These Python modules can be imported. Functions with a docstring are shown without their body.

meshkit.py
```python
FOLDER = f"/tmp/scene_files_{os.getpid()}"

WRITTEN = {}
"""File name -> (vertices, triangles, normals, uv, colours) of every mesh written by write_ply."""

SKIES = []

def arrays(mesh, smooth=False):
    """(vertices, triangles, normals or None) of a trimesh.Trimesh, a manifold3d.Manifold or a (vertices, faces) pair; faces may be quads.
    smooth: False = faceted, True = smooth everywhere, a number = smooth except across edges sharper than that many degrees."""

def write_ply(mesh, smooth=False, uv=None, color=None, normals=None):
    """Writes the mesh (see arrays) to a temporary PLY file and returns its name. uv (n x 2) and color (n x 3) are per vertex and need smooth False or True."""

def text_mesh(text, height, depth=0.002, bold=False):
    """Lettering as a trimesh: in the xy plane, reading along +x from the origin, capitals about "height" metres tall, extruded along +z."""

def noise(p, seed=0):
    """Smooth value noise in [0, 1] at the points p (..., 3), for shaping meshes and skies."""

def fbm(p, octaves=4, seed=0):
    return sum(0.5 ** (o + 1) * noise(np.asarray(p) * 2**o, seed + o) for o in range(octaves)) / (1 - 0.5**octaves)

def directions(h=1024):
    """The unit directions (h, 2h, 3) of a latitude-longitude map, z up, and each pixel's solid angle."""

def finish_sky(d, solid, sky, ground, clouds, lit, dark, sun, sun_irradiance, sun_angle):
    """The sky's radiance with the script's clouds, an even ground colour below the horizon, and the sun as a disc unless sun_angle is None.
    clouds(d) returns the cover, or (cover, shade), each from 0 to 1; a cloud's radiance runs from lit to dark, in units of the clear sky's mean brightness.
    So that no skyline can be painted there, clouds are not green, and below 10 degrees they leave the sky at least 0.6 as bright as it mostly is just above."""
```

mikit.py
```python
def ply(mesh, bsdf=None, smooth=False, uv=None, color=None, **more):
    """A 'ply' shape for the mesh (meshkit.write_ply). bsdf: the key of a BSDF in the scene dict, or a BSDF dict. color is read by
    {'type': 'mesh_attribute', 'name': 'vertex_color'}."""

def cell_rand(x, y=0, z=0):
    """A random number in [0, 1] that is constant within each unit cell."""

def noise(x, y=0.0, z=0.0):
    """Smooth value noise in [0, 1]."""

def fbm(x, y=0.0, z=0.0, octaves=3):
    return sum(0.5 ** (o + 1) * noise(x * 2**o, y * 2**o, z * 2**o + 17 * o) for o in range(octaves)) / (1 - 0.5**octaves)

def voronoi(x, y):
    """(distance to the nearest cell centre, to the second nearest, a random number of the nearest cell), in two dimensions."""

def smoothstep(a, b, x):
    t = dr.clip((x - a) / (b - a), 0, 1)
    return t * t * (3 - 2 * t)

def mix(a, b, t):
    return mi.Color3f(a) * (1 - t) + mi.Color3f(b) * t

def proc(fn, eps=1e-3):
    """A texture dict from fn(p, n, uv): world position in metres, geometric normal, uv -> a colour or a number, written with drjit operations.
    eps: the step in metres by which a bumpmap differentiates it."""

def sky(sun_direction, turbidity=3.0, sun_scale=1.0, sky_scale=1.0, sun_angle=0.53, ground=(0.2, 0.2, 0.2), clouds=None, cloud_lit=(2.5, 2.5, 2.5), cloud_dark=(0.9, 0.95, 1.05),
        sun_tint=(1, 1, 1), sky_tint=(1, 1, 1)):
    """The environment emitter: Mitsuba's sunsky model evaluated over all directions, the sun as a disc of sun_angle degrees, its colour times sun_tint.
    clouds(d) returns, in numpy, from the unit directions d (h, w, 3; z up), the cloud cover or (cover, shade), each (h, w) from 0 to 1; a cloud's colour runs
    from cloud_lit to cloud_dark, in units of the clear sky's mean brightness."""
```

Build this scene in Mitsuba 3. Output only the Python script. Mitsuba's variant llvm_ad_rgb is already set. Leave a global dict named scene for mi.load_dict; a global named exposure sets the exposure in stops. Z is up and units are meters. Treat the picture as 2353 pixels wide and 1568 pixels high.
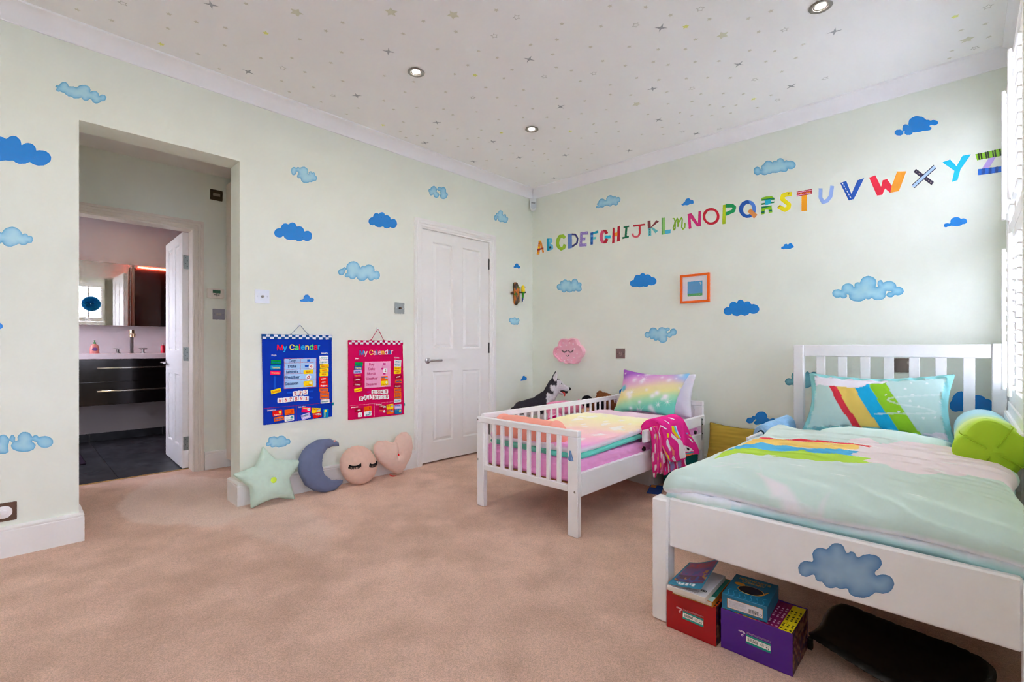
import math, random
import numpy as np, trimesh, shapely, mitsuba as mi, drjit as dr, mikit, meshkit
import manifold3d as m3
from shapely.geometry import Polygon, Point, LineString, box as sbox
from shapely import affinity, union_all
from scipy.spatial import Delaunay
from mikit import proc, noise, fbm, smoothstep, mix
random.seed(7); rng = np.random.default_rng(7)
T = mi.ScalarTransform4f
scene, labels = {}, {}

# ---------------------------------------------------------------- camera, sky, exposure
exposure = 5.9
PSI = 0.76063
EYE = [3.309, -3.792, 1.0]
scene['camera'] = {'type': 'perspective', 'fov': math.degrees(2 * math.atan(1176.5 / 1095.3)), 'fov_axis': 'x', 'near_clip': 0.02, 'far_clip': 200.0,
    'principal_point_offset_y': -0.0084,
    'to_world': T().look_at(origin=EYE, target=[EYE[0] - math.sin(PSI), EYE[1] + math.cos(PSI), 1.0], up=[0, 0, 1])}
def overcast(d):
    n = meshkit.fbm(d * 2.5 + 3.0, 3, seed=4)
    return np.clip(0.86 + 0.14 * n, 0, 1), np.clip(1.6 * (n - 0.45), 0, 1) * 0.5
scene['sky'] = mikit.sky([-0.62, 0.35, 0.70], turbidity=4.0, sun_scale=0.0, sky_scale=1.0, ground=(0.30, 0.31, 0.28), clouds=overcast, cloud_lit=(2.2, 2.19, 2.75), cloud_dark=(1.62, 1.64, 2.1))
LAMP = 9.0          # radiance of the ceiling downlights

# ---------------------------------------------------------------- materials
def lin(h):
    c = np.array([int(h[i:i + 2], 16) for i in (0, 2, 4)]) / 255.0
    return np.where(c <= 0.04045, c / 12.92, ((c + 0.055) / 1.055) ** 2.4)
def rgb(h): return {'type': 'rgb', 'value': [float(x) for x in lin(h)]}
VC = {'type': 'mesh_attribute', 'name': 'vertex_color'}
def two(b): return {'type': 'twosided', 'bsdf': b}
scene['matte'] = two({'type': 'principled', 'base_color': VC, 'roughness': 0.75, 'specular': 0.25})
scene['satin'] = two({'type': 'principled', 'base_color': VC, 'roughness': 0.38, 'specular': 0.5})
scene['gloss'] = two({'type': 'principled', 'base_color': VC, 'roughness': 0.12, 'specular': 0.5})
scene['cloth'] = two({'type': 'principled', 'base_color': VC, 'roughness': 0.95, 'specular': 0.08, 'sheen': 0.25})
scene['metal'] = two({'type': 'principled', 'base_color': VC, 'roughness': 0.28, 'metallic': 1.0})
scene['chrome'] = two({'type': 'principled', 'base_color': VC, 'roughness': 0.08, 'metallic': 1.0})
scene['mirror'] = two({'type': 'conductor', 'material': 'Ag', 'specular_reflectance': 0.9})
scene['glass'] = {'type': 'thindielectric'}
scene['clearplastic'] = {'type': 'principledthin', 'base_color': {'type': 'rgb', 'value': [0.75, 0.76, 0.78]}, 'roughness': 0.35, 'spec_trans': 0.25, 'diff_trans': 0.7}
MINT = (0.755, 0.80, 0.715)
def wall_tex(p, n, uv): return mi.Color3f(MINT) * (0.985 + 0.03 * fbm(p.x * 6, p.y * 6, p.z * 6, 2))
scene['wallpaint'] = two({'type': 'principled', 'base_color': proc(wall_tex), 'roughness': 0.7, 'specular': 0.25})
def carpet_tex(p, n, uv):
    big = fbm(p.x * 1.7 + 3, p.y * 1.7, 0.0, 4)
    mid = fbm(p.x * 7 + 9, p.y * 7, 0.0, 3)
    fine = noise(p.x * 420, p.y * 420)
    wob = 0.16 * (fbm(p.x * 5, p.y * 5, 7.0, 3) - 0.5)
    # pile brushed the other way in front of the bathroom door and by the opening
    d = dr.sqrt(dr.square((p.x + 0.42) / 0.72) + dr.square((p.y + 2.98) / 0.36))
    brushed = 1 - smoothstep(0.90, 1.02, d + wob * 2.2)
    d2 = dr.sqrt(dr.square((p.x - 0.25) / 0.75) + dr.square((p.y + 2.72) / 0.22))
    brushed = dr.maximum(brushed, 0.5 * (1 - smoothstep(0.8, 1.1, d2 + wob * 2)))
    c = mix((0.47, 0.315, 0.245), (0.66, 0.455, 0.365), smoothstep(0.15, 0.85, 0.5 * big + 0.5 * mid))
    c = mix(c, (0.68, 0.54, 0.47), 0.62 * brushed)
    return c * (0.80 + 0.4 * fine)
def carpet_h(p, n, uv): return noise(p.x * 380, p.y * 380) * 0.6 + 0.4 * noise(p.x * 150, p.y * 150)
scene['carpet'] = {'type': 'bumpmap', 'arbitrary': proc(carpet_h, 0.0012), 'scale': 0.0016, 'bsdf': two({'type': 'principled', 'base_color': proc(carpet_tex), 'roughness': 1.0, 'specular': 0.02, 'sheen': 0.3})}
def slate_tex(p, n, uv):
    k = fbm(p.x * 9, p.y * 14, p.z * 9, 4)
    return mix((0.012, 0.014, 0.018), (0.040, 0.044, 0.052), k)
scene['slate'] = two({'type': 'principled', 'base_color': proc(slate_tex), 'roughness': 0.42, 'specular': 0.4})

# ---------------------------------------------------------------- naming and mesh helpers
used = set()
def num(base):
    k, i = base, 0
    while k in used:
        i += 1; k = '%s_%03d' % (base, i)
    used.add(k); return k
def prep(mesh, smooth, col):
    if hasattr(mesh, 'to_mesh'):
        q = mesh.to_mesh(); mesh = trimesh.Trimesh(q.vert_properties[:, :3], q.tri_verts, process=False)
    if isinstance(mesh, tuple): mesh = trimesh.Trimesh(np.asarray(mesh[0], float), np.asarray(mesh[1]), process=False)
    if not isinstance(smooth, bool):
        mesh = trimesh.graph.smooth_shade(mesh, angle=math.radians(smooth), facet_minarea=None); smooth = True
    if col is None: return mesh, smooth, None
    if isinstance(col, str): c = np.tile(lin(col), (len(mesh.vertices), 1))
    elif callable(col): c = col(np.asarray(mesh.vertices))
    else: c = np.asarray(col)
    return mesh, smooth, c
def ply(mesh, bsdf, col=None, smooth=False, **more):
    m, s, c = prep(mesh, smooth, col)
    return mikit.ply(m, bsdf, smooth=s, color=c, **more)
def thing(base, label, cat, group=None):
    k = num(base); labels[k] = {'label': label, 'category': cat}
    if group: labels[k]['group'] = group
    return k
def part(parent, base, mesh, bsdf, col=None, smooth=False, label=None, kind=None, **more):
    k = num(parent + '__' + base); scene[k] = ply(mesh, bsdf, col, smooth, **more)
    if label: labels[k] = {'label': label}
    if kind: labels.setdefault(k, {})['kind'] = kind
    return k
def solo(base, mesh, bsdf, label, cat, col=None, smooth=False, group=None, kind=None):
    k = thing(base, label, cat, group); scene[k] = ply(mesh, bsdf, col, smooth)
    if kind: labels[k]['kind'] = kind
    return k
def struct(base, mesh, bsdf, col=None, smooth=False, label=None):
    k = num(base); labels[k] = {'kind': 'structure'}
    if label: labels[k]['label'] = label
    if mesh is not None: scene[k] = ply(mesh, bsdf, col, smooth)
    return k
def cat(*ms):
    out = []
    for m in ms:
        if m is None: continue
        if isinstance(m, (list,)): m = cat(*m)
        if isinstance(m, tuple): m = trimesh.Trimesh(m[0], m[1], process=False)
        if hasattr(m, 'to_mesh'):
            q = m.to_mesh(); m = trimesh.Trimesh(q.vert_properties[:, :3], q.tri_verts, process=False)
        out.append(m)
    return trimesh.util.concatenate(out) if len(out) > 1 else out[0]
def ccat(pairs):
    """[(mesh, hex or colours)] -> (mesh, vertex colours)"""
    ms, cs = [], []
    for m, c in pairs:
        m = cat(m); ms.append(m)
        cs.append(np.tile(lin(c), (len(m.vertices), 1)) if isinstance(c, str) else c)
    return trimesh.util.concatenate(ms), np.vstack(cs)
def bx(x0, x1, y0, y1, z0, z1, b=0.0):
    if b <= 0:
        m = trimesh.creation.box((x1 - x0, y1 - y0, z1 - z0)); m.apply_translation(((x0 + x1) / 2, (y0 + y1) / 2, (z0 + z1) / 2)); return m
    b = min(b, (x1 - x0) * .49, (y1 - y0) * .49, (z1 - z0) * .49)
    pts = []
    for sx, cx in ((1, x0), (-1, x1)):
        for sy, cy in ((1, y0), (-1, y1)):
            for sz, cz in ((1, z0), (-1, z1)):
                pts += [(cx, cy + sy * b, cz + sz * b), (cx + sx * b, cy, cz + sz * b), (cx + sx * b, cy + sy * b, cz)]
    return cat(m3.Manifold.hull_points(np.array(pts)))
def tf(m, M): m = m.copy(); m.apply_transform(M); return m
def mv(m, x, y, z): m = m.copy(); m.apply_translation((x, y, z)); return m
def rot(m, deg, axis, at=(0, 0, 0)): return tf(m, trimesh.transformations.rotation_matrix(math.radians(deg), axis, at))
def cyl(p0, p1, r, n=18, r1=None):
    p0, p1 = np.array(p0, float), np.array(p1, float); d = p1 - p0; h = np.linalg.norm(d)
    m = cat(m3.Manifold.cylinder(h, r, r if r1 is None else r1, n))
    A = trimesh.geometry.align_vectors([0, 0, 1], d / h); A[:3, 3] = p0; m.apply_transform(A); return m
def tube(pts, r, n=8):
    p = np.asarray(pts, float); t = np.gradient(p, axis=0); t /= np.linalg.norm(t, axis=1, keepdims=True) + 1e-12
    a = np.cross(t, [0, 0, 1.0]); bad = np.linalg.norm(a, axis=1) < .15; a[bad] = np.cross(t[bad], [1.0, 0, 0]); a /= np.linalg.norm(a, axis=1, keepdims=True)
    for i in range(1, len(a)):
        a[i] = a[i - 1] - t[i] * (a[i - 1] @ t[i]); a[i] /= np.linalg.norm(a[i]) + 1e-12
    b = np.cross(t, a); g = np.arange(n) * 2 * np.pi / n; R = np.broadcast_to(r, (len(p),))[:, None, None]
    v = p[:, None] + R * (np.cos(g)[None, :, None] * a[:, None] + np.sin(g)[None, :, None] * b[:, None])
    i, j = np.meshgrid(np.arange(len(p) - 1), np.arange(n), indexing='ij')
    q = np.stack([i * n + j, i * n + (j + 1) % n, (i + 1) * n + (j + 1) % n, (i + 1) * n + j], -1).reshape(-1, 4)
    v = np.vstack([v.reshape(-1, 3), p[:1], p[-1:]]); c0, c1 = len(v) - 2, len(v) - 1; k = np.arange(n); e = (len(p) - 1) * n
    f = np.vstack([q[:, [0, 2, 1]], q[:, [0, 3, 2]], np.stack([k, (k + 1) % n, k * 0 + c0], 1), np.stack([e + (k + 1) % n, e + k, k * 0 + c1], 1)])
    m = trimesh.Trimesh(v, f, process=False); m.fix_normals(); return m
def spline(pts, n):
    from scipy.interpolate import CubicSpline
    p = np.asarray(pts, float); s = np.r_[0, np.cumsum(np.linalg.norm(np.diff(p, axis=0), axis=1))]
    return CubicSpline(s, p)(np.linspace(0, s[-1], n))
def lathe(prof, n=24, at=(0, 0, 0), axis=(0, 0, 1)):
    m = trimesh.creation.revolve(np.array(prof, float), sections=n)
    A = trimesh.geometry.align_vectors([0, 0, 1], np.array(axis, float)); A[:3, 3] = at; m.apply_transform(A); m.fix_normals(); return m
def ball(c, r, s=(1, 1, 1), sub=3):
    m = trimesh.creation.icosphere(sub, 1.0); m.apply_scale(np.array(s, float) * r); m.apply_translation(c); return m
def ext(poly, h):
    ms = [trimesh.creation.extrude_polygon(g, h, engine='earcut') for g in getattr(poly, 'geoms', [poly]) if g.area > 1e-9]
    return cat(*ms)
# frames: u to the viewer's right, v up, w out of the surface
def fL(m, x=0.0, s=1):      # on a wall facing +x
    m = m.copy(); v = np.array(m.vertices); m.vertices = np.stack([x + v[:, 2], v[:, 0], v[:, 1]], 1); return m
def fR(m, y=0.0):           # on a wall facing -y
    m = m.copy(); v = np.array(m.vertices); m.vertices = np.stack([v[:, 0], y - v[:, 2], v[:, 1]], 1); return m
def fT(m, z=0.0):           # on top of something, read from -y
    m = m.copy(); m.apply_translation((0, 0, z)); return m
_txt = {}
def text(s, h, u, v, deg=0, w=0.0, bold=True, align='c', depth=0.0008, fit=None):
    k = (s, bold)
    if k not in _txt:
        m = meshkit.text_mesh(s, 1.0, 1.0, bold=bold); _txt[k] = m
    m = _txt[k].copy(); V = np.array(m.vertices); b0, b1 = V.min(0), V.max(0)
    cx = (b0[0] + b1[0]) / 2 if align == 'c' else b0[0]
    V[:, 0] -= cx; V[:, 1] -= 0.5; sx = h
    if fit and (b1[0] - b0[0]) * h > fit: sx = fit / (b1[0] - b0[0])
    V = V * [sx, h, depth]; a = math.radians(deg); c, s_ = math.cos(a), math.sin(a)
    m.vertices = np.stack([u + c * V[:, 0] - s_ * V[:, 1], v + s_ * V[:, 0] + c * V[:, 1], w + V[:, 2]], 1); return m
def rrect(w, h, r=0.003): return sbox(-w / 2 + r, -h / 2 + r, w / 2 - r, h / 2 - r).buffer(r, quad_segs=3)
def at2(poly, u, v, deg=0): return affinity.translate(affinity.rotate(poly, deg, origin=(0, 0)), u, v)
def mm(l): return [(l[i] / 1000, l[i + 1] / 1000) for i in range(0, len(l), 2)]
def fill(poly, s):
    """points and triangles of a polygon with inner points about s apart; boundary first"""
    ring = poly.exterior; n = max(8, int(ring.length / s)); b = [ring.interpolate(i / n, normalized=True).coords[0] for i in range(n)]
    x0, y0, x1, y1 = poly.bounds; gx, gy = np.meshgrid(np.arange(x0, x1, s), np.arange(y0, y1, s * .866)); gx = gx + (np.arange(gx.shape[0]) % 2)[:, None] * s / 2
    inn = poly.buffer(-s * .55); p = np.stack([gx.ravel(), gy.ravel()], 1); p = p[shapely.contains_xy(inn, p[:, 0], p[:, 1])]
    P = np.vstack([np.array(b), p]); t = Delaunay(P).simplices; c = P[t].mean(1); t = t[shapely.contains_xy(poly.buffer(1e-5), c[:, 0], c[:, 1])]
    a = P[t]; cr = (a[:, 1, 0] - a[:, 0, 0]) * (a[:, 2, 1] - a[:, 0, 1]) - (a[:, 1, 1] - a[:, 0, 1]) * (a[:, 2, 0] - a[:, 0, 0])
    t = np.where((cr > 0)[:, None], t, t[:, ::-1])[np.abs(cr) > 1e-10]
    return P, t, n
def puff(poly, s, thick, prof='soft', r=None, back=1.0):
    """an inflated cushion over the outline: (u, v, w) both faces, welded at the seam; also u,v and the distance to the seam"""
    P, t, n = fill(poly, s); N = len(P)
    if prof == 'soft':
        from scipy.sparse import coo_matrix, diags
        from scipy.sparse.linalg import spsolve
        e = np.vstack([t[:, [0, 1]], t[:, [1, 2]], t[:, [2, 0]]]); e = np.vstack([e, e[:, ::-1]])
        W = coo_matrix((np.ones(len(e)), (e[:, 0], e[:, 1])), shape=(N, N)).tocsr(); W.data[:] = 1
        Lp = diags(np.asarray(W.sum(1)).ravel()) - W; free = np.arange(n, N); u = np.zeros(N)
        u[free] = spsolve(Lp[free][:, free].tocsc(), np.ones(len(free))); h = np.sqrt(np.maximum(u, 0) / u.max())
    else:
        d = shapely.distance(shapely.points(P), poly.exterior); d[:n] = 0
        k = np.clip(d / r, 0, 1); h = np.sqrt(1 - (1 - k) ** 2)
    d = shapely.distance(shapely.points(P), poly.exterior); d[:n] = 0
    inner = np.arange(n, N); idx = np.arange(N); idx2 = idx.copy(); idx2[inner] = N + np.arange(len(inner))
    V = np.vstack([np.c_[P, h * thick / 2], np.c_[P[inner], -h[inner] * thick / 2 * back]])
    F = np.vstack([t, idx2[t][:, ::-1]]); D = np.r_[d, d[inner]]
    return V, F, D

# ---------------------------------------------------------------- measured outlines, in millimetres on their walls
CLOUDS=[('L','l',[-3633,2304,-3636,2291,-3632,2285,-3626,2285,-3621,2289,-3614,2286,-3606,2288,-3602,2281,-3592,2276,-3581,2278,-3572,2274,-3564,2275,-3551,2281,-3541,2289,-3537,2280,-3532,2278,-3527,2277,-3518,2281,-3509,2294,-3500,2290,-3499,2283,-3497,2280,-3488,2278,-3480,2280,-3472,2286,-3464,2299,-3458,2300,-3451,2304,-3445,2315,-3443,2326,-3447,2334,-3456,2336,-3465,2331,-3472,2320,-3473,2331,-3476,2337,-3481,2341,-3486,2342,-3496,2340,-3508,2328,-3506,2340,-3509,2351,-3514,2356,-3526,2358,-3535,2356,-3548,2348,-3561,2330,-3572,2333,-3589,2326,-3594,2340,-3602,2344,-3608,2343,-3619,2333,-3627,2314,-3632,2316,-3638,2311,-3639,2305]),
('L','b',[-3761,1998,-3770,2009,-3777,2012,-3786,2012,-3798,2003,-3808,1989,-3819,1995,-3828,1994,-3837,1989,-3846,1980,-3864,1978,-3885,1966,-3896,1954,-3907,1932,-3909,1910,-3907,1903,-3901,1892,-3891,1884,-3885,1882,-3871,1881,-3854,1887,-3846,1882,-3836,1879,-3825,1881,-3812,1887,-3798,1889,-3785,1894,-3777,1886,-3765,1883,-3745,1889,-3729,1903,-3718,1894,-3701,1892,-3682,1898,-3671,1907,-3658,1924,-3654,1937,-3654,1949,-3662,1964,-3671,1970,-3682,1972,-3695,1970,-3707,1964,-3709,1977,-3713,1986,-3719,1992,-3727,1994,-3736,1993,-3745,1989,-3758,1974,-3759,1987]),
('L','l',[-3823,1539,-3835,1548,-3850,1550,-3859,1546,-3872,1535,-3880,1518,-3881,1500,-3875,1484,-3868,1476,-3855,1471,-3840,1475,-3831,1482,-3821,1498,-3819,1490,-3813,1482,-3803,1478,-3792,1479,-3774,1490,-3766,1498,-3756,1492,-3744,1495,-3738,1500,-3735,1508,-3729,1506,-3723,1509,-3718,1521,-3718,1532,-3722,1540,-3727,1542,-3734,1539,-3738,1548,-3744,1551,-3749,1549,-3755,1543,-3758,1555,-3765,1566,-3779,1575,-3790,1575,-3806,1567,-3815,1557]),
('L','b',[-3838,1114,-3844,1120,-3850,1121,-3853,1119,-3859,1111,-3860,1097,-3857,1089,-3852,1085,-3845,1085,-3839,1081,-3831,1081,-3821,1088,-3819,1100,-3825,1111]),
('L','l',[-3852,512,-3844,501,-3832,494,-3812,491,-3804,494,-3800,500,-3803,530,-3799,541,-3798,555,-3792,545,-3786,541,-3791,534,-3793,525,-3788,511,-3781,503,-3770,496,-3751,490,-3738,489,-3726,491,-3717,496,-3711,504,-3709,517,-3713,526,-3722,536,-3720,544,-3714,535,-3706,532,-3702,518,-3697,510,-3690,503,-3681,499,-3667,498,-3655,503,-3648,514,-3646,523,-3648,533,-3652,541,-3663,552,-3672,556,-3681,557,-3690,556,-3697,552,-3702,562,-3708,566,-3714,565,-3720,558,-3725,571,-3731,579,-3738,584,-3750,587,-3757,585,-3766,576,-3771,563,-3770,548,-3779,545,-3780,547,-3778,562,-3783,575,-3788,578,-3793,575,-3798,559,-3806,575,-3812,580,-3817,583,-3823,582,-3831,576,-3835,564,-3837,552,-3842,550,-3852,556,-3864,559,-3872,558,-3879,555,-3883,549,-3886,543,-3886,536,-3883,528,-3876,519,-3868,514]),
('L','l',[-2446,2225,-2452,2218,-2458,2223,-2463,2224,-2472,2221,-2478,2215,-2482,2208,-2485,2195,-2485,2186,-2482,2174,-2475,2167,-2469,2166,-2463,2168,-2453,2178,-2447,2198,-2438,2197,-2435,2185,-2444,2174,-2446,2167,-2444,2160,-2439,2156,-2435,2155,-2422,2159,-2418,2143,-2411,2136,-2402,2132,-2385,2132,-2368,2140,-2358,2149,-2350,2148,-2344,2150,-2334,2160,-2327,2161,-2317,2165,-2310,2174,-2307,2180,-2306,2187,-2308,2196,-2314,2202,-2321,2204,-2321,2215,-2327,2223,-2334,2222,-2342,2215,-2347,2224,-2356,2224,-2364,2216,-2366,2202,-2372,2203,-2370,2217,-2371,2227,-2376,2236,-2389,2243,-2399,2243,-2410,2240,-2427,2227,-2434,2231,-2440,2230]),
('L','l',[-1342,2319,-1335,2316,-1336,2308,-1335,2302,-1328,2294,-1319,2293,-1312,2295,-1294,2307,-1292,2306,-1289,2293,-1283,2288,-1271,2284,-1258,2286,-1249,2291,-1241,2297,-1236,2305,-1232,2318,-1234,2325,-1241,2334,-1259,2338,-1256,2357,-1251,2360,-1245,2355,-1237,2353,-1223,2356,-1221,2354,-1221,2343,-1216,2328,-1222,2315,-1221,2302,-1215,2296,-1207,2292,-1190,2291,-1172,2296,-1156,2306,-1149,2315,-1144,2328,-1136,2336,-1135,2345,-1136,2349,-1141,2353,-1154,2354,-1155,2377,-1163,2392,-1172,2397,-1182,2399,-1193,2396,-1209,2385,-1223,2389,-1237,2386,-1245,2380,-1252,2367,-1255,2365,-1258,2366,-1267,2377,-1276,2381,-1286,2382,-1303,2377,-1317,2365,-1327,2345,-1338,2344,-1343,2339,-1345,2331,-1345,2325]),
('L','b',[-1869,2001,-1889,1992,-1901,1980,-1907,1966,-1907,1956,-1904,1947,-1897,1940,-1889,1936,-1873,1935,-1856,1942,-1847,1934,-1829,1929,-1816,1930,-1802,1934,-1783,1946,-1770,1936,-1753,1933,-1735,1938,-1716,1951,-1703,1946,-1686,1947,-1670,1957,-1662,1967,-1657,1978,-1655,1990,-1659,2006,-1670,2017,-1680,2021,-1692,2020,-1712,2011,-1719,2028,-1727,2035,-1742,2040,-1753,2038,-1762,2033,-1771,2048,-1779,2053,-1789,2054,-1803,2050,-1812,2043,-1820,2033,-1827,2037,-1835,2038,-1849,2035,-1857,2028,-1863,2020,-1867,2010]),
('L','b',[-2543,1736,-2533,1745,-2531,1736,-2524,1729,-2513,1723,-2498,1721,-2475,1724,-2458,1730,-2446,1724,-2431,1723,-2415,1729,-2403,1739,-2388,1732,-2377,1732,-2361,1739,-2349,1752,-2344,1763,-2342,1780,-2349,1795,-2357,1801,-2366,1805,-2377,1805,-2396,1796,-2400,1811,-2411,1824,-2425,1828,-2436,1826,-2447,1821,-2452,1834,-2459,1841,-2468,1844,-2477,1844,-2491,1838,-2503,1825,-2518,1830,-2527,1828,-2536,1823,-2547,1810,-2553,1790,-2567,1788,-2577,1783,-2585,1776,-2593,1762,-2594,1752,-2591,1739,-2585,1732,-2577,1728,-2562,1727,-2552,1730]),
('L','l',[-544,2283,-558,2274,-566,2259,-566,2242,-560,2232,-555,2228,-548,2227,-541,2228,-534,2232,-526,2242,-523,2250,-523,2269,-515,2272,-513,2271,-516,2263,-516,2250,-511,2239,-507,2235,-497,2228,-483,2225,-460,2228,-444,2235,-435,2229,-423,2226,-413,2227,-399,2232,-385,2243,-382,2250,-382,2256,-373,2267,-371,2277,-373,2287,-380,2293,-389,2296,-401,2293,-401,2307,-404,2311,-410,2315,-416,2316,-424,2314,-436,2303,-450,2307,-447,2321,-450,2333,-456,2338,-469,2342,-483,2341,-496,2333,-506,2321,-509,2305,-524,2305,-533,2301,-542,2292]),
('L','l',[-2112,1582,-2119,1571,-2130,1570,-2137,1567,-2149,1555,-2151,1548,-2150,1537,-2147,1530,-2141,1525,-2134,1523,-2126,1522,-2111,1529,-2101,1542,-2100,1554,-2094,1561,-2091,1570,-2088,1571,-2081,1560,-2083,1552,-2082,1545,-2096,1537,-2101,1528,-2100,1518,-2094,1513,-2083,1511,-2068,1517,-2057,1507,-2048,1503,-2039,1503,-2024,1508,-2008,1523,-1994,1505,-1983,1499,-1969,1497,-1955,1499,-1941,1504,-1929,1512,-1917,1526,-1915,1526,-1907,1514,-1899,1509,-1890,1507,-1881,1508,-1872,1512,-1858,1524,-1845,1521,-1831,1523,-1822,1529,-1815,1537,-1811,1548,-1809,1558,-1813,1574,-1818,1582,-1826,1587,-1840,1590,-1854,1585,-1857,1585,-1857,1601,-1861,1613,-1870,1622,-1881,1628,-1895,1630,-1909,1629,-1922,1623,-1937,1611,-1949,1614,-1961,1611,-1976,1597,-1978,1599,-1981,1611,-1985,1618,-1995,1629,-2009,1636,-2025,1638,-2043,1636,-2066,1624,-2083,1606,-2088,1591,-2089,1580,-2093,1579,-2100,1586,-2106,1586]),
('L','b',[-2358,1343,-2362,1354,-2370,1361,-2380,1362,-2386,1361,-2395,1355,-2399,1348,-2401,1341,-2401,1331,-2424,1322,-2427,1319,-2427,1315,-2419,1311,-2394,1309,-2379,1311,-2366,1315,-2357,1312,-2347,1312,-2334,1317,-2328,1327,-2330,1337,-2340,1343]),
('L','l',[-2629,397,-2629,373,-2639,373,-2643,370,-2646,363,-2643,355,-2637,349,-2629,348,-2623,350,-2618,357,-2617,355,-2619,348,-2616,342,-2610,338,-2602,335,-2589,338,-2564,331,-2534,330,-2518,335,-2513,342,-2505,340,-2497,343,-2491,349,-2489,355,-2490,364,-2497,375,-2505,379,-2516,380,-2521,390,-2528,398,-2537,404,-2547,407,-2562,405,-2575,396,-2588,406,-2598,408,-2621,406,-2627,403]),
('L','b',[-294,1805,-289,1800,-271,1799,-254,1802,-239,1808,-229,1800,-216,1799,-200,1806,-194,1812,-194,1819,-196,1824,-203,1828,-219,1830,-222,1840,-227,1845,-238,1849,-246,1849,-255,1847,-265,1840,-272,1831,-272,1817,-289,1811]),
('L','l',[-346,1247,-332,1243,-332,1234,-330,1230,-317,1224,-277,1223,-252,1226,-242,1223,-232,1224,-224,1228,-220,1233,-218,1240,-222,1251,-209,1260,-205,1268,-205,1274,-209,1282,-217,1288,-224,1289,-234,1288,-248,1280,-258,1292,-273,1297,-290,1294,-303,1284,-322,1289,-337,1287,-346,1284,-353,1279,-358,1272,-359,1265,-358,1258,-353,1252]),
('L','b',[-178,667,-178,660,-189,658,-191,653,-185,649,-179,648,-173,649,-168,653,-148,649,-130,655,-121,650,-110,649,-104,651,-96,656,-92,667,-94,675,-101,682,-110,686,-119,686,-130,698,-143,700,-149,699,-157,693,-160,687,-161,678,-175,671]),
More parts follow.
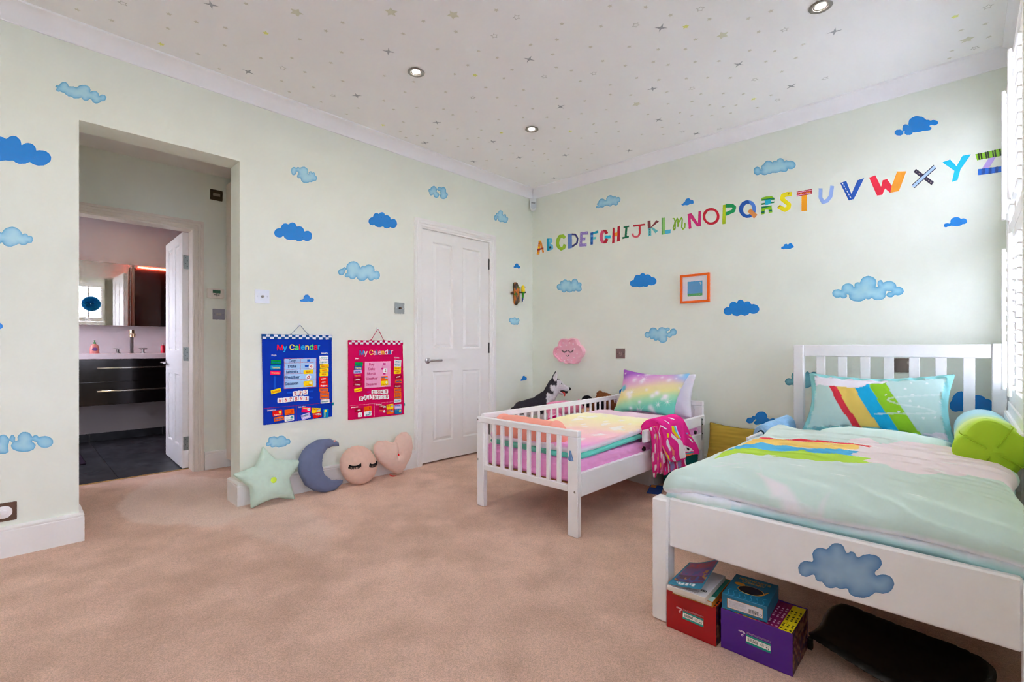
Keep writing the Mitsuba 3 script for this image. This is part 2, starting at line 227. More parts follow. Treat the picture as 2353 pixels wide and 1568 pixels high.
('R','l',[804,2322,797,2320,794,2318,793,2314,795,2308,802,2303,811,2302,822,2297,834,2298,842,2304,859,2297,872,2297,883,2300,893,2307,924,2300,933,2292,942,2288,955,2289,963,2297,975,2299,992,2289,1009,2285,1021,2287,1026,2291,1029,2298,1026,2308,1036,2308,1045,2312,1051,2321,1052,2329,1048,2344,1036,2356,1026,2359,1014,2356,1001,2369,991,2371,981,2370,962,2386,948,2391,934,2392,922,2388,912,2380,905,2369,902,2355,893,2356,878,2371,865,2378,846,2381,834,2377,821,2365,816,2346,805,2346,801,2343,800,2339,802,2335,813,2328]),
('R','b',[1635,2173,1621,2170,1620,2167,1621,2163,1632,2156,1641,2155,1648,2157,1667,2151,1682,2152,1691,2160,1701,2154,1712,2153,1719,2157,1722,2164,1720,2176,1715,2183,1707,2188,1698,2189,1691,2199,1684,2204,1672,2207,1665,2206,1659,2203,1653,2195,1651,2184,1640,2181,1636,2177]),
('R','l',[2212,2267,2220,2273,2229,2261,2245,2253,2257,2252,2268,2257,2276,2254,2286,2253,2296,2259,2315,2252,2329,2250,2341,2250,2353,2254,2367,2246,2379,2243,2389,2245,2394,2248,2396,2252,2396,2262,2413,2254,2424,2252,2433,2254,2443,2262,2447,2275,2443,2289,2437,2299,2429,2306,2413,2314,2398,2315,2394,2321,2388,2325,2381,2324,2377,2317,2369,2334,2362,2342,2354,2347,2346,2350,2338,2349,2331,2344,2324,2333,2315,2341,2307,2341,2302,2337,2299,2330,2290,2342,2281,2349,2272,2353,2262,2354,2253,2352,2247,2346,2242,2339,2240,2331,2232,2332,2225,2326,2222,2311,2227,2296,2224,2293,2215,2314,2209,2321,2201,2326,2193,2328,2186,2327,2179,2323,2175,2316,2172,2308,2173,2293,2177,2283,2186,2271,2193,2266,2205,2264]),
('R','b',[3026,2340,3027,2334,3014,2345,3003,2347,2997,2347,2989,2340,2989,2328,2995,2319,3000,2313,3010,2308,3020,2307,3026,2309,3031,2315,3032,2324,3029,2333,3039,2324,3036,2317,3039,2308,3049,2300,3061,2296,3070,2298,3073,2301,3074,2308,3099,2302,3112,2301,3121,2303,3142,2298,3155,2298,3160,2301,3162,2308,3151,2323,3159,2327,3171,2320,3180,2318,3189,2323,3192,2329,3188,2340,3180,2348,3168,2354,3157,2353,3147,2362,3137,2364,3129,2378,3118,2389,3098,2400,3085,2403,3068,2398,3060,2390,3057,2385,3055,2365,3061,2347,3058,2347,3055,2356,3049,2364,3042,2368,3037,2369,3031,2366,3028,2361]),
('R','b',[3218,1723,3216,1709,3223,1703,3228,1703,3232,1706,3242,1706,3247,1709,3263,1703,3280,1701,3292,1704,3296,1710,3303,1708,3309,1710,3314,1715,3315,1722,3312,1733,3307,1739,3299,1742,3291,1740,3281,1750,3274,1754,3266,1756,3255,1753,3249,1748,3244,1738,3245,1725,3241,1723,3233,1726,3223,1726]),
('R','b',[2377,1697,2397,1692,2414,1692,2422,1696,2432,1697,2434,1701,2435,1706,2428,1715,2424,1725,2418,1730,2411,1732,2407,1731,2398,1722,2390,1730,2381,1731,2373,1726,2370,1715,2360,1714,2354,1708,2356,1701,2361,1696,2371,1694]),
('R','l',[2714,1384,2714,1373,2702,1381,2693,1383,2678,1381,2670,1377,2665,1370,2662,1362,2663,1348,2667,1340,2674,1333,2683,1328,2697,1326,2709,1329,2717,1321,2729,1319,2736,1321,2743,1328,2744,1336,2739,1346,2749,1344,2757,1338,2755,1323,2764,1309,2780,1298,2801,1294,2815,1294,2828,1298,2838,1304,2844,1310,2852,1305,2860,1304,2867,1306,2873,1312,2876,1312,2886,1302,2897,1297,2914,1295,2925,1297,2934,1302,2943,1313,2945,1323,2943,1332,2948,1343,2947,1352,2961,1348,2974,1348,2974,1341,2965,1342,2956,1340,2952,1336,2948,1329,2948,1324,2952,1317,2959,1311,2965,1309,2974,1309,2980,1311,2985,1316,2988,1323,3004,1318,3017,1320,3028,1328,3033,1339,3032,1352,3025,1363,3013,1371,2997,1373,2996,1387,2990,1396,2983,1404,2973,1409,2961,1412,2950,1411,2940,1408,2933,1403,2925,1420,2921,1423,2914,1422,2908,1416,2904,1406,2904,1393,2907,1378,2893,1382,2897,1393,2899,1406,2895,1427,2887,1439,2876,1448,2857,1455,2838,1452,2827,1445,2819,1434,2813,1414,2801,1420,2791,1417,2785,1410,2784,1403,2785,1388,2782,1388,2773,1405,2760,1415,2744,1418,2729,1413,2721,1405,2716,1395]),
('R','b',[2009,1246,2018,1254,2023,1246,2031,1239,2047,1234,2058,1233,2069,1235,2082,1244,2099,1235,2109,1233,2120,1234,2134,1240,2144,1253,2157,1246,2170,1243,2182,1245,2194,1249,2206,1262,2210,1272,2210,1283,2202,1300,2188,1311,2170,1316,2155,1315,2147,1330,2140,1336,2132,1339,2120,1339,2106,1331,2099,1345,2092,1351,2084,1355,2075,1356,2067,1353,2060,1347,2052,1331,2042,1339,2033,1343,2024,1343,2015,1341,2007,1335,2001,1327,1998,1317,1999,1303,1984,1305,1974,1302,1965,1297,1959,1289,1956,1280,1957,1265,1962,1256,1969,1248,1984,1242,1994,1241]),
('R','l',[361,1571,371,1563,384,1561,391,1550,404,1542,414,1539,425,1540,434,1544,445,1554,454,1545,465,1539,484,1534,502,1536,513,1540,520,1547,534,1540,545,1540,551,1542,559,1549,570,1541,580,1537,591,1534,603,1535,613,1538,621,1543,627,1550,628,1559,624,1572,617,1580,624,1589,626,1595,626,1605,622,1612,615,1619,608,1622,598,1622,588,1619,583,1639,575,1650,559,1661,547,1664,529,1662,518,1655,511,1646,506,1629,505,1627,502,1629,495,1646,486,1654,475,1656,461,1649,450,1660,434,1668,423,1669,411,1666,402,1661,394,1652,382,1656,371,1654,365,1648,363,1641,368,1627,353,1631,340,1629,330,1620,325,1608,326,1594,333,1581,345,1573,353,1571]),
('R','b',[1189,1604,1188,1592,1171,1590,1160,1585,1149,1573,1147,1563,1149,1553,1156,1543,1171,1532,1184,1528,1198,1527,1216,1530,1232,1523,1252,1520,1264,1522,1277,1527,1293,1519,1308,1519,1320,1524,1329,1535,1340,1530,1355,1527,1377,1529,1393,1538,1401,1553,1400,1570,1393,1581,1383,1590,1370,1596,1352,1600,1344,1612,1330,1623,1313,1626,1299,1623,1287,1636,1273,1642,1258,1639,1250,1633,1243,1624,1234,1629,1224,1632,1213,1631,1203,1627,1193,1615]),
('R','l',[1334,1127,1332,1125,1322,1129,1313,1130,1301,1125,1295,1119,1290,1108,1290,1100,1293,1092,1301,1082,1309,1078,1322,1077,1330,1080,1340,1086,1344,1073,1350,1067,1361,1065,1372,1071,1379,1057,1391,1051,1405,1053,1416,1063,1424,1047,1433,1039,1445,1034,1458,1032,1477,1036,1487,1042,1495,1052,1499,1068,1497,1080,1493,1088,1495,1089,1497,1089,1504,1080,1510,1077,1524,1076,1533,1082,1539,1093,1555,1092,1568,1097,1577,1107,1580,1121,1577,1134,1568,1145,1559,1150,1545,1151,1536,1148,1529,1143,1523,1136,1520,1122,1510,1121,1499,1115,1493,1121,1493,1133,1505,1132,1515,1136,1518,1139,1520,1146,1517,1155,1510,1159,1500,1161,1492,1158,1484,1151,1471,1162,1452,1166,1439,1165,1427,1160,1418,1151,1412,1139,1410,1139,1399,1154,1389,1161,1372,1165,1360,1164,1350,1159,1341,1151,1336,1141]),
('R','b',[1159,571,1178,562,1193,560,1209,561,1224,565,1237,572,1246,582,1251,592,1251,603,1249,608,1242,617,1231,624,1217,628,1199,629,1190,644,1176,653,1160,659,1141,660,1122,657,1105,649,1092,638,1083,626,1067,623,1052,614,1044,606,1040,596,1040,587,1044,577,1052,570,1067,563,1086,564,1098,567,1107,573,1132,567]),
('R','b',[2157,473,2138,471,2125,462,2120,448,2123,438,2127,432,2141,428,2157,432,2166,439,2170,451,2180,458,2184,468,2193,456,2185,453,2178,447,2175,442,2174,435,2180,426,2190,423,2202,426,2211,434,2227,432,2250,434,2270,440,2281,447,2287,453,2298,451,2308,453,2319,460,2323,469,2319,478,2308,483,2294,482,2282,474,2264,481,2264,497,2257,513,2242,524,2230,526,2211,523,2199,516,2186,501,2181,484,2174,488,2168,488,2161,482]),
('R','t',[2423,776,2422,774,2414,777,2402,778,2390,773,2384,767,2379,755,2379,747,2382,739,2390,730,2398,727,2410,727,2418,730,2426,736,2427,730,2430,726,2441,721,2461,719,2484,724,2497,721,2505,713,2513,712,2521,714,2527,721,2547,727,2564,737,2576,751,2582,766,2583,774,2580,789,2576,796,2565,808,2570,815,2570,822,2564,828,2555,829,2545,827,2538,820,2527,822,2521,829,2514,829,2507,821,2487,815,2478,810,2459,794,2456,805,2450,814,2441,819,2432,817,2424,811,2420,800,2419,788]),
('R','b',[3324,713,3312,732,3302,740,3296,741,3290,742,3278,738,3267,729,3255,708,3251,686,3243,673,3241,661,3242,644,3246,634,3252,627,3260,622,3269,621,3282,627,3290,626,3300,629,3315,627,3332,627,3356,632,3372,639,3383,632,3392,631,3402,634,3414,644,3421,659,3422,677,3419,688,3410,700,3402,705,3390,706,3386,713,3379,720,3364,725,3354,725,3343,720,3335,713,3327,702]),
('F','f',[2979,384,2982,366,2979,360,2960,358,2948,347,2942,332,2944,318,2951,311,2960,310,2967,312,2979,323,2984,324,2986,322,2987,313,2989,309,2995,307,3004,310,3012,300,3020,297,3030,300,3039,306,3046,304,3052,305,3064,312,3067,310,3069,300,3077,295,3089,295,3104,299,3117,308,3130,324,3145,325,3157,332,3165,343,3170,360,3167,371,3163,376,3157,379,3145,378,3132,370,3128,371,3128,380,3138,392,3143,404,3142,415,3136,423,3128,425,3115,424,3102,418,3092,408,3089,406,3086,409,3083,417,3080,419,3073,419,3066,412,3062,412,3056,429,3051,433,3045,434,3035,432,3029,428,3015,408,2999,409,2987,401,2983,395])]
LETTERS=[('A',[('e08a22',[[87,2107,119,2103,94,1962,58,1967]]),('e08a22',[[98,2106,119,2103,158,1977,137,1970]]),('f8d820',[[76,2045,100,2042,97,2025,72,2028]]),('f8d820',[[62,1984,94,1979,93,1969,60,1973]]),('f8d820',[[87,2107,116,2103,115,2092,85,2096]]),('a82c20',[[83,2082,104,2079,104,2071,82,2075]]),('a82c20',[[68,2019,149,2026,152,2012,69,2003]])]),
('B',[('62bde0',[[236,2085,238,2079,215,2064,236,2045,264,2064,266,2066,268,2071,262,2095,259,2101,256,2103,250,2106,246,2107,217,2109,220,2086]]),('62bde0',[[244,2023,246,2011,217,2006,228,1983,268,1990,271,1991,276,1995,277,2000,274,2029,271,2035,266,2039,263,2041,227,2055,218,2033]]),('0f8fb5',[[193,2111,226,2109,230,1981,197,1985]]),('101820',[[226,2022,224,2017,255,2004,257,2009]]),('101820',[[240,2027,234,2027,241,1999,247,1999]]),('101820',[[255,2019,250,2023,226,2007,231,2003]])]),
('C',[('94bf2a',[[415,2114,407,2120,402,2121,362,2123,356,2123,351,2121,347,2118,319,2086,316,2079,311,2037,328,1997,331,1993,335,1989,367,1966,378,1962,383,1961,388,1962,424,1971,430,1977,447,2007,409,2026,394,2000,381,1997,365,2008,354,2035,358,2066,378,2089,393,2089,411,2071,440,2089]])]),
('D',[('2f3178',[[547,2088,570,2053,562,2012,507,1989,519,1973,577,1999,579,2000,581,2003,590,2050,589,2056,561,2098,558,2102,553,2103,512,2111,511,2095]]),('5b83c4',[[459,2113,511,2112,514,1968,464,1968]])]),
('E',[('8f7cc0',[[701,2071,702,2100,612,2106,612,2105,611,2105,600,1969,684,1961,685,1988,632,1993,635,2023,667,2018,673,2047,637,2050,639,2078]]),('cfc4ec',[[628,2091,627,2093,625,2094,623,2094,622,2093,622,2090,624,2089,627,2089]]),('cfc4ec',[[660,2091,659,2093,657,2094,655,2094,654,2093,655,2090,657,2089,659,2089]]),('cfc4ec',[[689,2089,688,2091,686,2092,684,2092,683,2090,683,2088,686,2087,688,2087]]),('cfc4ec',[[625,2062,624,2064,622,2065,619,2065,618,2064,619,2061,621,2060,624,2060]]),('cfc4ec',[[654,2034,653,2036,651,2037,648,2036,648,2035,648,2033,650,2031,653,2032]]),('cfc4ec',[[618,2026,617,2028,615,2029,613,2028,612,2027,613,2025,615,2024,617,2024]]),('cfc4ec',[[622,1993,621,1995,618,1996,616,1996,615,1994,616,1992,618,1991,620,1991]]),('cfc4ec',[[654,1978,653,1980,651,1981,648,1980,648,1979,648,1977,650,1975,653,1976]]),('cfc4ec',[[676,1977,676,1979,673,1980,671,1980,670,1978,671,1976,673,1975,675,1975]])]),
('F',[('1a56a8',[[728,2084,760,2083,757,1967,730,1968]]),('4a90cc',[[729,2059,758,2057,758,2038,730,2040]]),('2f74bc',[[730,2014,758,2012,758,1991,730,1993]]),('1497b5',[[760,2082,814,2090,816,2067,760,2062]]),('5cc4c4',[[760,2035,793,2034,793,2014,758,2014]])]),
('G',[('b5102f',[[884,2059,898,2038,924,2048,906,2076,900,2082,892,2084,865,2088,866,2061]]),('b5102f',[[867,1960,901,1957,908,1960,926,1989,898,2005,886,1985,865,1987]]),('d9507e',[[838,2061,836,2056,831,2026,831,2022,839,1986,858,1963,882,1978,869,1993,864,2019,868,2045,884,2065,856,2084]]),('0cb2d4',[[887,2030,950,2023,949,1995,886,2002]])]),
('H',[('b8102e',[[971,2086,990,2086,990,1948,964,1945]]),('b8102e',[[1023,2092,1048,2094,1047,1957,1016,1954]]),('e08a1c',[[991,2039,1022,2038,1021,2005,991,2006]])]),
('I',[('0b6b46',[[1139,2064,1139,2079,1084,2080,1085,2067,1101,2066,1095,1987,1074,1987,1073,1970,1136,1973,1137,1988,1116,1988,1122,2065]])]),
('J',[('b8202e',[[1234,1996,1224,1977,1241,1968,1252,1990,1252,2062,1234,2065]]),('d25a6a',[[1218,1976,1204,1976,1188,1984,1181,2005,1163,2002,1174,1975,1178,1971,1200,1960,1205,1959,1226,1960,1241,1968,1229,1983]]),('b8142c',[[1180,2076,1295,2069,1294,2054,1180,2061]])]),
('K',[('7a3038',[[1318,2088,1346,2088,1348,2023,1321,2021]]),('7a3038',[[1346,2026,1400,2080,1424,2065,1351,2022]]),('5fbcbf',[[1321,2021,1351,2024,1353,1956,1325,1953]]),('5fbcbf',[[1350,2024,1366,2023,1415,1985,1392,1968]]),('18304a',[[1334,2005,1340,2004,1339,2015,1333,2016]]),('18304a',[[1335,1984,1341,1983,1340,1995,1334,1995]]),('18304a',[[1335,1963,1342,1962,1341,1974,1335,1974]])]),
('L',[('84c46a',[[1447,2089,1477,2088,1477,1947,1447,1947]]),('4a9a4a',[[1447,2089,1456,2089,1456,1947,1447,1947]]),('45bcd8',[[1477,1981,1527,1979,1526,1947,1477,1949]])]),
('M',[('7eb023',[[1555,2059,1560,2040,1560,2032,1543,1989,1550,1969,1552,1966,1554,1965,1559,1965,1570,1974,1571,1976,1572,2027,1584,2048,1584,1992,1586,1988,1588,1987,1591,1986,1594,1987,1595,1988,1600,2019,1620,2047,1621,2041,1616,1980,1628,1961,1633,1957,1636,1958,1653,1970,1654,1972,1655,2006,1653,2011,1651,2013,1647,2013,1644,2010,1643,1977,1634,1971,1627,1982,1633,2039,1627,2061,1624,2064,1620,2066,1617,2064,1596,2035,1596,2048,1590,2062,1587,2065,1583,2066,1581,2065,1569,2047,1564,2065,1551,2072,1548,2073,1545,2072,1543,2069,1545,2064],[1560,1999,1560,1982,1558,1980,1555,1986]])]),
('N',[('c91772',[[1748,1963,1781,1965,1781,2083,1761,2085,1756,1991,1703,2081,1671,2078,1681,1954,1703,1958,1697,2040,1749,1965]])]),
('O',[('c00f2d',[[1924,1998,1925,2007,1924,2024,1919,2041,1915,2050,1904,2065,1898,2071,1883,2082,1866,2089,1858,2091,1841,2092,1833,2090,1825,2088,1818,2084,1812,2079,1806,2073,1802,2067,1798,2059,1796,2051,1795,2043,1794,2034,1797,2016,1801,2008,1810,1991,1823,1977,1838,1966,1846,1962,1863,1958,1872,1957,1888,1960,1896,1962,1902,1966,1908,1971,1914,1977,1918,1983],[1900,1996,1893,1987,1884,1981,1873,1977,1868,1977,1856,1978,1850,1980,1839,1986,1834,1990,1825,2000,1822,2006,1817,2018,1816,2024,1815,2030,1816,2043,1818,2048,1824,2058,1832,2066,1837,2069,1848,2072,1853,2073,1865,2071,1871,2069,1882,2063,1887,2059,1895,2049,1899,2043,1903,2031,1905,2025,1905,2013,1902,2001]])]),
('P',[('0d9e58',[[2016,2064,2021,2058,2017,2047,1966,2034,1976,2007,2036,2023,2040,2028,2048,2054,2049,2060,2046,2066,2044,2069,2028,2086,2023,2090,1968,2099,1969,2071]]),('a9c40c',[[1950,2096,1972,2094,1971,1948,1945,1947]])]),
('Q',[('1553b0',[[2188,2009,2188,2026,2186,2035,2181,2052,2177,2060,2166,2074,2159,2080,2145,2089,2130,2095,2122,2096,2107,2094,2093,2088,2087,2084,2077,2072,2071,2057,2069,2049,2069,2040,2070,2022,2073,2014,2081,1997,2092,1983,2106,1972,2113,1968,2128,1963,2144,1962,2158,1966,2165,1970,2176,1980,2184,1993],[2160,2008,2155,1999,2149,1993,2142,1988,2138,1987,2129,1987,2121,1990,2113,1995,2110,1998,2104,2007,2100,2016,2098,2032,2101,2047,2103,2052,2109,2059,2116,2064,2120,2066,2128,2068,2136,2066,2141,2065,2148,2059,2155,2052,2161,2038,2163,2022]]),('4a82d4',[[2188,2018,2186,2035,2184,2043,2177,2060,2172,2067,2159,2080,2152,2085,2145,2089,2136,2093,2145,2062,2155,2052,2161,2038,2163,2022,2160,2008,2185,1997,2188,2009]]),('d98d45',[[2129,2011,2152,2027,2198,1973,2174,1950]])]),
('R',[('84c41e',[[2225,2091,2255,2095,2294,2090,2311,2072,2311,2043,2292,2020,2297,1971,2275,1970,2272,1997,2248,2000,2245,1970,2224,1969]]),('0c7a4c',[[2225,2080,2311,2075,2311,2062,2225,2071]]),('e4ecf0',[[2225,2069,2311,2059,2311,2046,2225,2052]]),('0c7a4c',[[2225,2050,2309,2046,2309,2037,2225,2040]]),('e4ecf0',[[2225,2039,2308,2036,2294,2022,2225,2027]]),('0c7a4c',[[2225,2026,2294,2020,2280,2017,2225,2012]]),('0c7a4c',[[2224,1990,2246,1989,2246,1978,2224,1980]]),('0c7a4c',[[2274,1991,2295,1990,2296,1979,2275,1980]]),('12a8c0',[[2249,2071,2287,2067,2290,2039,2267,2031,2250,2033]])]),
('S',[('eadf0c',[[2394,2097,2390,2098,2363,2093,2359,2092,2356,2089,2354,2086,2346,2061,2347,2054,2350,2047,2371,2022,2390,2003,2389,1996,2378,1991,2343,2017,2331,1992,2372,1961,2378,1959,2384,1959,2408,1969,2413,1972,2415,1979,2418,2002,2417,2010,2415,2014,2389,2041,2376,2058,2378,2063,2397,2067,2421,2061,2421,2091]]),('7a3c18',[[2408,2090,2406,2092,2398,2075,2400,2074]]),('7a3c18',[[2355,2007,2354,2010,2330,2002,2331,1999]])]),
('T',[('f0a41c',[[2482,2059,2515,2054,2514,1941,2481,1942]]),('b01a38',[[2453,2086,2545,2084,2545,2049,2453,2052]]),('f0b8cc',[[2453,2081,2545,2078,2545,2074,2453,2076]]),('f0b8cc',[[2453,2061,2545,2058,2545,2054,2453,2057]]),('f0a41c',[[2467,2066,2466,2070,2456,2070,2457,2066]]),('f0a41c',[[2484,2065,2484,2069,2474,2069,2475,2065]]),('f0a41c',[[2502,2064,2501,2069,2492,2069,2492,2065]]),('f0a41c',[[2519,2064,2519,2068,2509,2068,2510,2064]]),('f0a41c',[[2536,2063,2536,2067,2526,2068,2527,2063]])]),
('U',[('94b4ea',[[2583,2017,2585,2010,2600,1975,2604,1969,2607,1968,2613,1967,2639,1972,2663,2004,2672,2074,2651,2083,2643,2018,2626,1996,2615,1994,2605,2015,2606,2074,2585,2080]])]),
('V',[('1450b4',[[2706,2087,2740,2092,2775,1975,2753,1961]]),('1450b4',[[2801,2082,2835,2087,2780,1964,2753,1961,2768,2001]]),('e4ecf4',[[2721,2073,2725,2074,2721,2085,2716,2083]]),('e4ecf4',[[2729,2053,2733,2055,2729,2066,2724,2064]]),('e4ecf4',[[2737,2033,2742,2035,2737,2046,2733,2044]]),('e4ecf4',[[2746,2013,2750,2015,2745,2026,2741,2024]]),('e4ecf4',[[2754,1994,2758,1996,2754,2006,2749,2004]]),('e4ecf4',[[2762,1974,2766,1976,2762,1987,2757,1985]])]),
('W',[('e3173c',[[2861,2085,2893,2091,2922,2011,2930,2051,2952,2054,2975,2005,2967,1963,2942,1998,2927,1959,2901,1961]]),('f2a026',[[3001,2088,3045,2078,3010,1966,2967,1963,2975,2005]])]),
('X',[('2a2440',[[3162,1966,3172,1983,3090,2082,3079,2065]]),('2a2440',[[3183,2062,3171,2084,3070,1988,3083,1966]]),('a8c8f0',[[3181,2066,3173,2080,3072,1984,3081,1970]]),('c8b4a8',[[3095,2062,3093,2066,3091,2066,3090,2063,3092,2060,3094,2060]]),('c8b4a8',[[3108,2047,3106,2051,3103,2051,3103,2048,3104,2045,3106,2045]]),('c8b4a8',[[3141,2008,3139,2011,3136,2011,3136,2008,3137,2006,3139,2005]]),('c8b4a8',[[3151,1995,3150,1999,3147,1998,3147,1995,3148,1993,3150,1993]]),('c8b4a8',[[3161,1983,3159,1987,3157,1986,3156,1984,3158,1981,3160,1981]])]),
('Y',[('0cc0e6',[[3209,2090,3243,2097,3271,2050,3296,2105,3331,2103,3287,2027,3275,1969,3251,1964,3262,2027]])]),
('Z',[('b8a0e0',[[3404,2064,3433,2062,3400,1998,3373,2003]]),('86c41a',[[3349,2098,3454,2101,3455,2061,3356,2062]]),('1f6fd6',[[3360,2010,3456,2002,3456,1970,3360,1976]]),('1c3010',[[3359,2099,3363,2062,3369,2062,3365,2099]]),('1c3010',[[3369,2099,3373,2062,3379,2062,3375,2099]]),('1c3010',[[3388,2099,3392,2062,3398,2062,3394,2099]]),('1c3010',[[3397,2100,3400,2062,3406,2062,3402,2100]]),('1c3010',[[3416,2100,3419,2062,3425,2062,3421,2100]]),('1c3010',[[3424,2100,3428,2062,3434,2062,3430,2100]]),('1c3010',[[3444,2101,3447,2061,3453,2061,3449,2101]]),('1848a0',[[3376,2008,3375,1975,3387,1975,3388,2007]]),('1848a0',[[3403,2006,3402,1974,3414,1973,3415,2005]]),('1848a0',[[3430,2004,3429,1972,3440,1971,3441,2003]])])]
STARS=[('d',2175,-1489),('d',1506,-1756),('d',2355,-880),('d',2815,-840),('d',1868,-983),('d',2514,-409),('d',1305,-1205),('d',1702,-568),('d',1810,-160),('d',1269,-232),('d',827,-520),('d',570,-1140),('d',509,-757),('d',156,-973),('d',413,-155),('d',509,-1648),('b',1476,-2286),('b',2383,-1211),('b',1700,-878),('o',1691,-2059),('o',1509,-2035),('o',2376,-1487),('o',2092,-1598),('o',1693,-1383),('o',1457,-1562),('o',2051,-814),('o',2372,-647),('o',2631,-1035),('o',2403,-285),('o',2687,-364),('o',961,-1699),('o',1967,-118),('o',1746,-265),('y',2271,-1411),('y',1163,-1861),('y',2293,-406),('y',733,-1203),('y',1132,-862),('s',1653,-2163),('s',1388,-2197),('s',1824,-1864),('s',2069,-1806),('s',2190,-1681),('s',2252,-1545),('s',1957,-1713),('s',1353,-2005),('s',1730,-1783),('s',1598,-1848),('s',1823,-1608),('s',1978,-1464),('s',2081,-1333),('s',2190,-1233),('s',2265,-1275),('s',2381,-1383),('s',2524,-1255),('s',2529,-1109),('s',2620,-1234),('s',2444,-974),('s',2543,-875),('s',2611,-722),('s',2671,-831),('s',1631,-1700),('s',1384,-1892),('s',1209,-1960),('s',1363,-1748),('s',1083,-1953),('s',1267,-1718),('s',1570,-1587),('s',1615,-1500),('s',1586,-1370),('s',1801,-1451),('s',1871,-1323),('s',2008,-1245),('s',2057,-1159),('s',2181,-1078),('s',2284,-992),('s',2478,-800),('s',2514,-626),('s',1856,-1161),('s',1944,-1049),('s',2073,-948),('s',2170,-867),('s',2270,-772),('s',1695,-1206),('s',1265,-1538),('s',1110,-1724),('s',884,-1864),('s',1076,-1587),('s',1093,-1424),('s',1149,-1316),('s',1358,-1309),('s',1470,-1157),('s',1636,-1108),('s',1730,-1010),('s',1915,-883),('s',2065,-709),('s',2173,-615),('s',2265,-518),('s',2391,-377),('s',1982,-653),('s',1853,-736),('s',2053,-528),('s',2110,-439),('s',2181,-403),('s',1509,-955),('s',1351,-1027),('s',1240,-1028),('s',1142,-1151),('s',1016,-1267),('s',868,-1369),('s',835,-1554),('s',683,-1640),('s',701,-1735),('s',1465,-751),('s',1325,-837),('s',1685,-694),('s',1860,-564),('s',1902,-465),('s',2004,-368),('s',2115,-314),('s',2273,-267),('s',1080,-988),('s',1397,-606),('s',1260,-706),('s',1668,-440),('s',1787,-412),('s',1619,-321),('s',1498,-436),('s',1122,-704),('s',914,-827),('s',836,-944),('s',654,-1338),('s',543,-1477),('s',434,-1582),('s',329,-1412),('s',462,-1309),('s',545,-1266),('s',301,-1270),('s',358,-1160),('s',490,-1009),('s',627,-990),('s',705,-910),('s',533,-864),('s',695,-794),('s',718,-672),('s',932,-619),('s',1128,-547),('s',1244,-357),('s',1011,-394),('s',882,-374),('s',663,-554),('s',536,-618),('s',367,-830),('s',255,-907),('s',337,-609),('s',474,-522),('s',653,-358),('s',771,-121),('s',432,-327),('s',197,-174),('s',1200,-2173),('d',689,-3132),('d',988,-2348),('d',211,-2817),('d',429,-2237),('d',161,-1500),('o',395,-3425),('o',400,-2692),('o',318,-2344),('b',932,-2828),('b',1271,-2509),('y',152,-3231),('y',661,-2874),('y',186,-1896),('s',179,-3570),('s',818,-3018),('s',202,-3444),('s',466,-3256),('s',496,-3148),('s',553,-3033),('s',333,-3235),('s',390,-2991),('s',195,-3071),('s',120,-2946),('s',904,-2666),('s',1027,-2636),('s',1332,-2361),('s',1176,-2377),('s',737,-2730),('s',976,-2500),('s',655,-2520),('s',794,-2525),('s',410,-2814),('s',537,-2693),('s',451,-2584),('s',524,-2381),('s',325,-2475),('s',253,-2641),('s',761,-2235),('s',836,-2075),('s',184,-2360),('s',158,-2558),('s',502,-2081),('s',695,-2044),('s',583,-1875),('s',446,-1970),('s',288,-2149),('s',149,-2163),('s',337,-1820),('s',189,-1747),('s',135,-1661),('s',225,-1620),('s',312,-1538),('y',3271,-561),('o',3387,-546),('o',3346,-148),('b',3315,-275),('s',3382,-382),('s',3292,-400),('s',3255,-201),('s',3242,-117),('s',3398,-227)]
CAL_BLUE=[('t',-2587,898,-2,'0a9a3c','Monday','0a78a8'),('t',-2591,863,0,'0f93c8','Tuesday','f2e08c'),('t',-2593,828,-3,'f01464','Thursday','f8e070'),('t',-2589,707,12,'f8d818','Sunday','d03018'),('t',-2376,826,2,'f8d818','May','d06018'),('p',-2377,745,2,'f8d818','Spring','d08018'),('t',-2265,923,0,'f0f0f2','January','1596a8'),('t',-2265,892,2,'f0f0f2','February','1596a8'),('t',-2262,863,3,'f8d818','March','d86018'),('t',-2263,834,3,'f8d818','April','d86018'),('t',-2265,805,1,'f8d818','May','d86018'),('t',-2270,774,3,'e01818','June','f0f0f2'),('t',-2268,750,-2,'e01818','July','f0f0f2'),('t',-2266,726,-2,'e01818','August','f0f0f2'),('t',-2267,695,-4,'f26a12','September','3a5fa0'),('t',-2260,665,-4,'f26a12','October','3a5fa0'),('t',-2260,640,-3,'f26a12','November','3a5fa0'),('t',-2257,612,0,'f0f0f2','December','1596a8'),('n',-2464,682,4,'f0f0f2','2','c01c28'),('n',-2432,684,-14,'f0f0f2','2','c01c28'),('n',-2396,687,0,'f0f0f2','3','c01c28'),('n',-2563,643,0,'f0f0f2','5','c01c28'),('n',-2527,644,4,'f0f0f2','6','c01c28'),('n',-2495,646,5,'f0f0f2','7','c01c28'),('n',-2459,646,3,'f0f0f2','8','c01c28'),('n',-2424,646,0,'f0f0f2','9','c01c28'),('n',-2390,642,-4,'f0f0f2','1','c01c28'),('n',-2355,864,-10,'f0f0f2','4','c01c28'),('n',-2375,789,-40,'f0f0f2','0','c01c28'),('p',-2580,561,6,'e01818','Summer','f8e8d0'),('p',-2503,562,5,'f26a12','Autumn','d03018'),('t',-2571,523,5,'f26a12','Saturday','3a5fa0'),('p',-2504,519,3,'f0f0f2','Winter','1596a8'),('p',-2390,565,-8,'f01464','Windy','f8e070'),('p',-2322,553,-8,'f8d818','Cloudy','d03018'),('p',-2314,521,8,'e01818','Foggy','f8d8c8'),('p',-2393,520,14,'cbbcf0','Snowing','1596a8'),('p',-2250,527,90,'0f93c8','Sunny','f2e08c')]
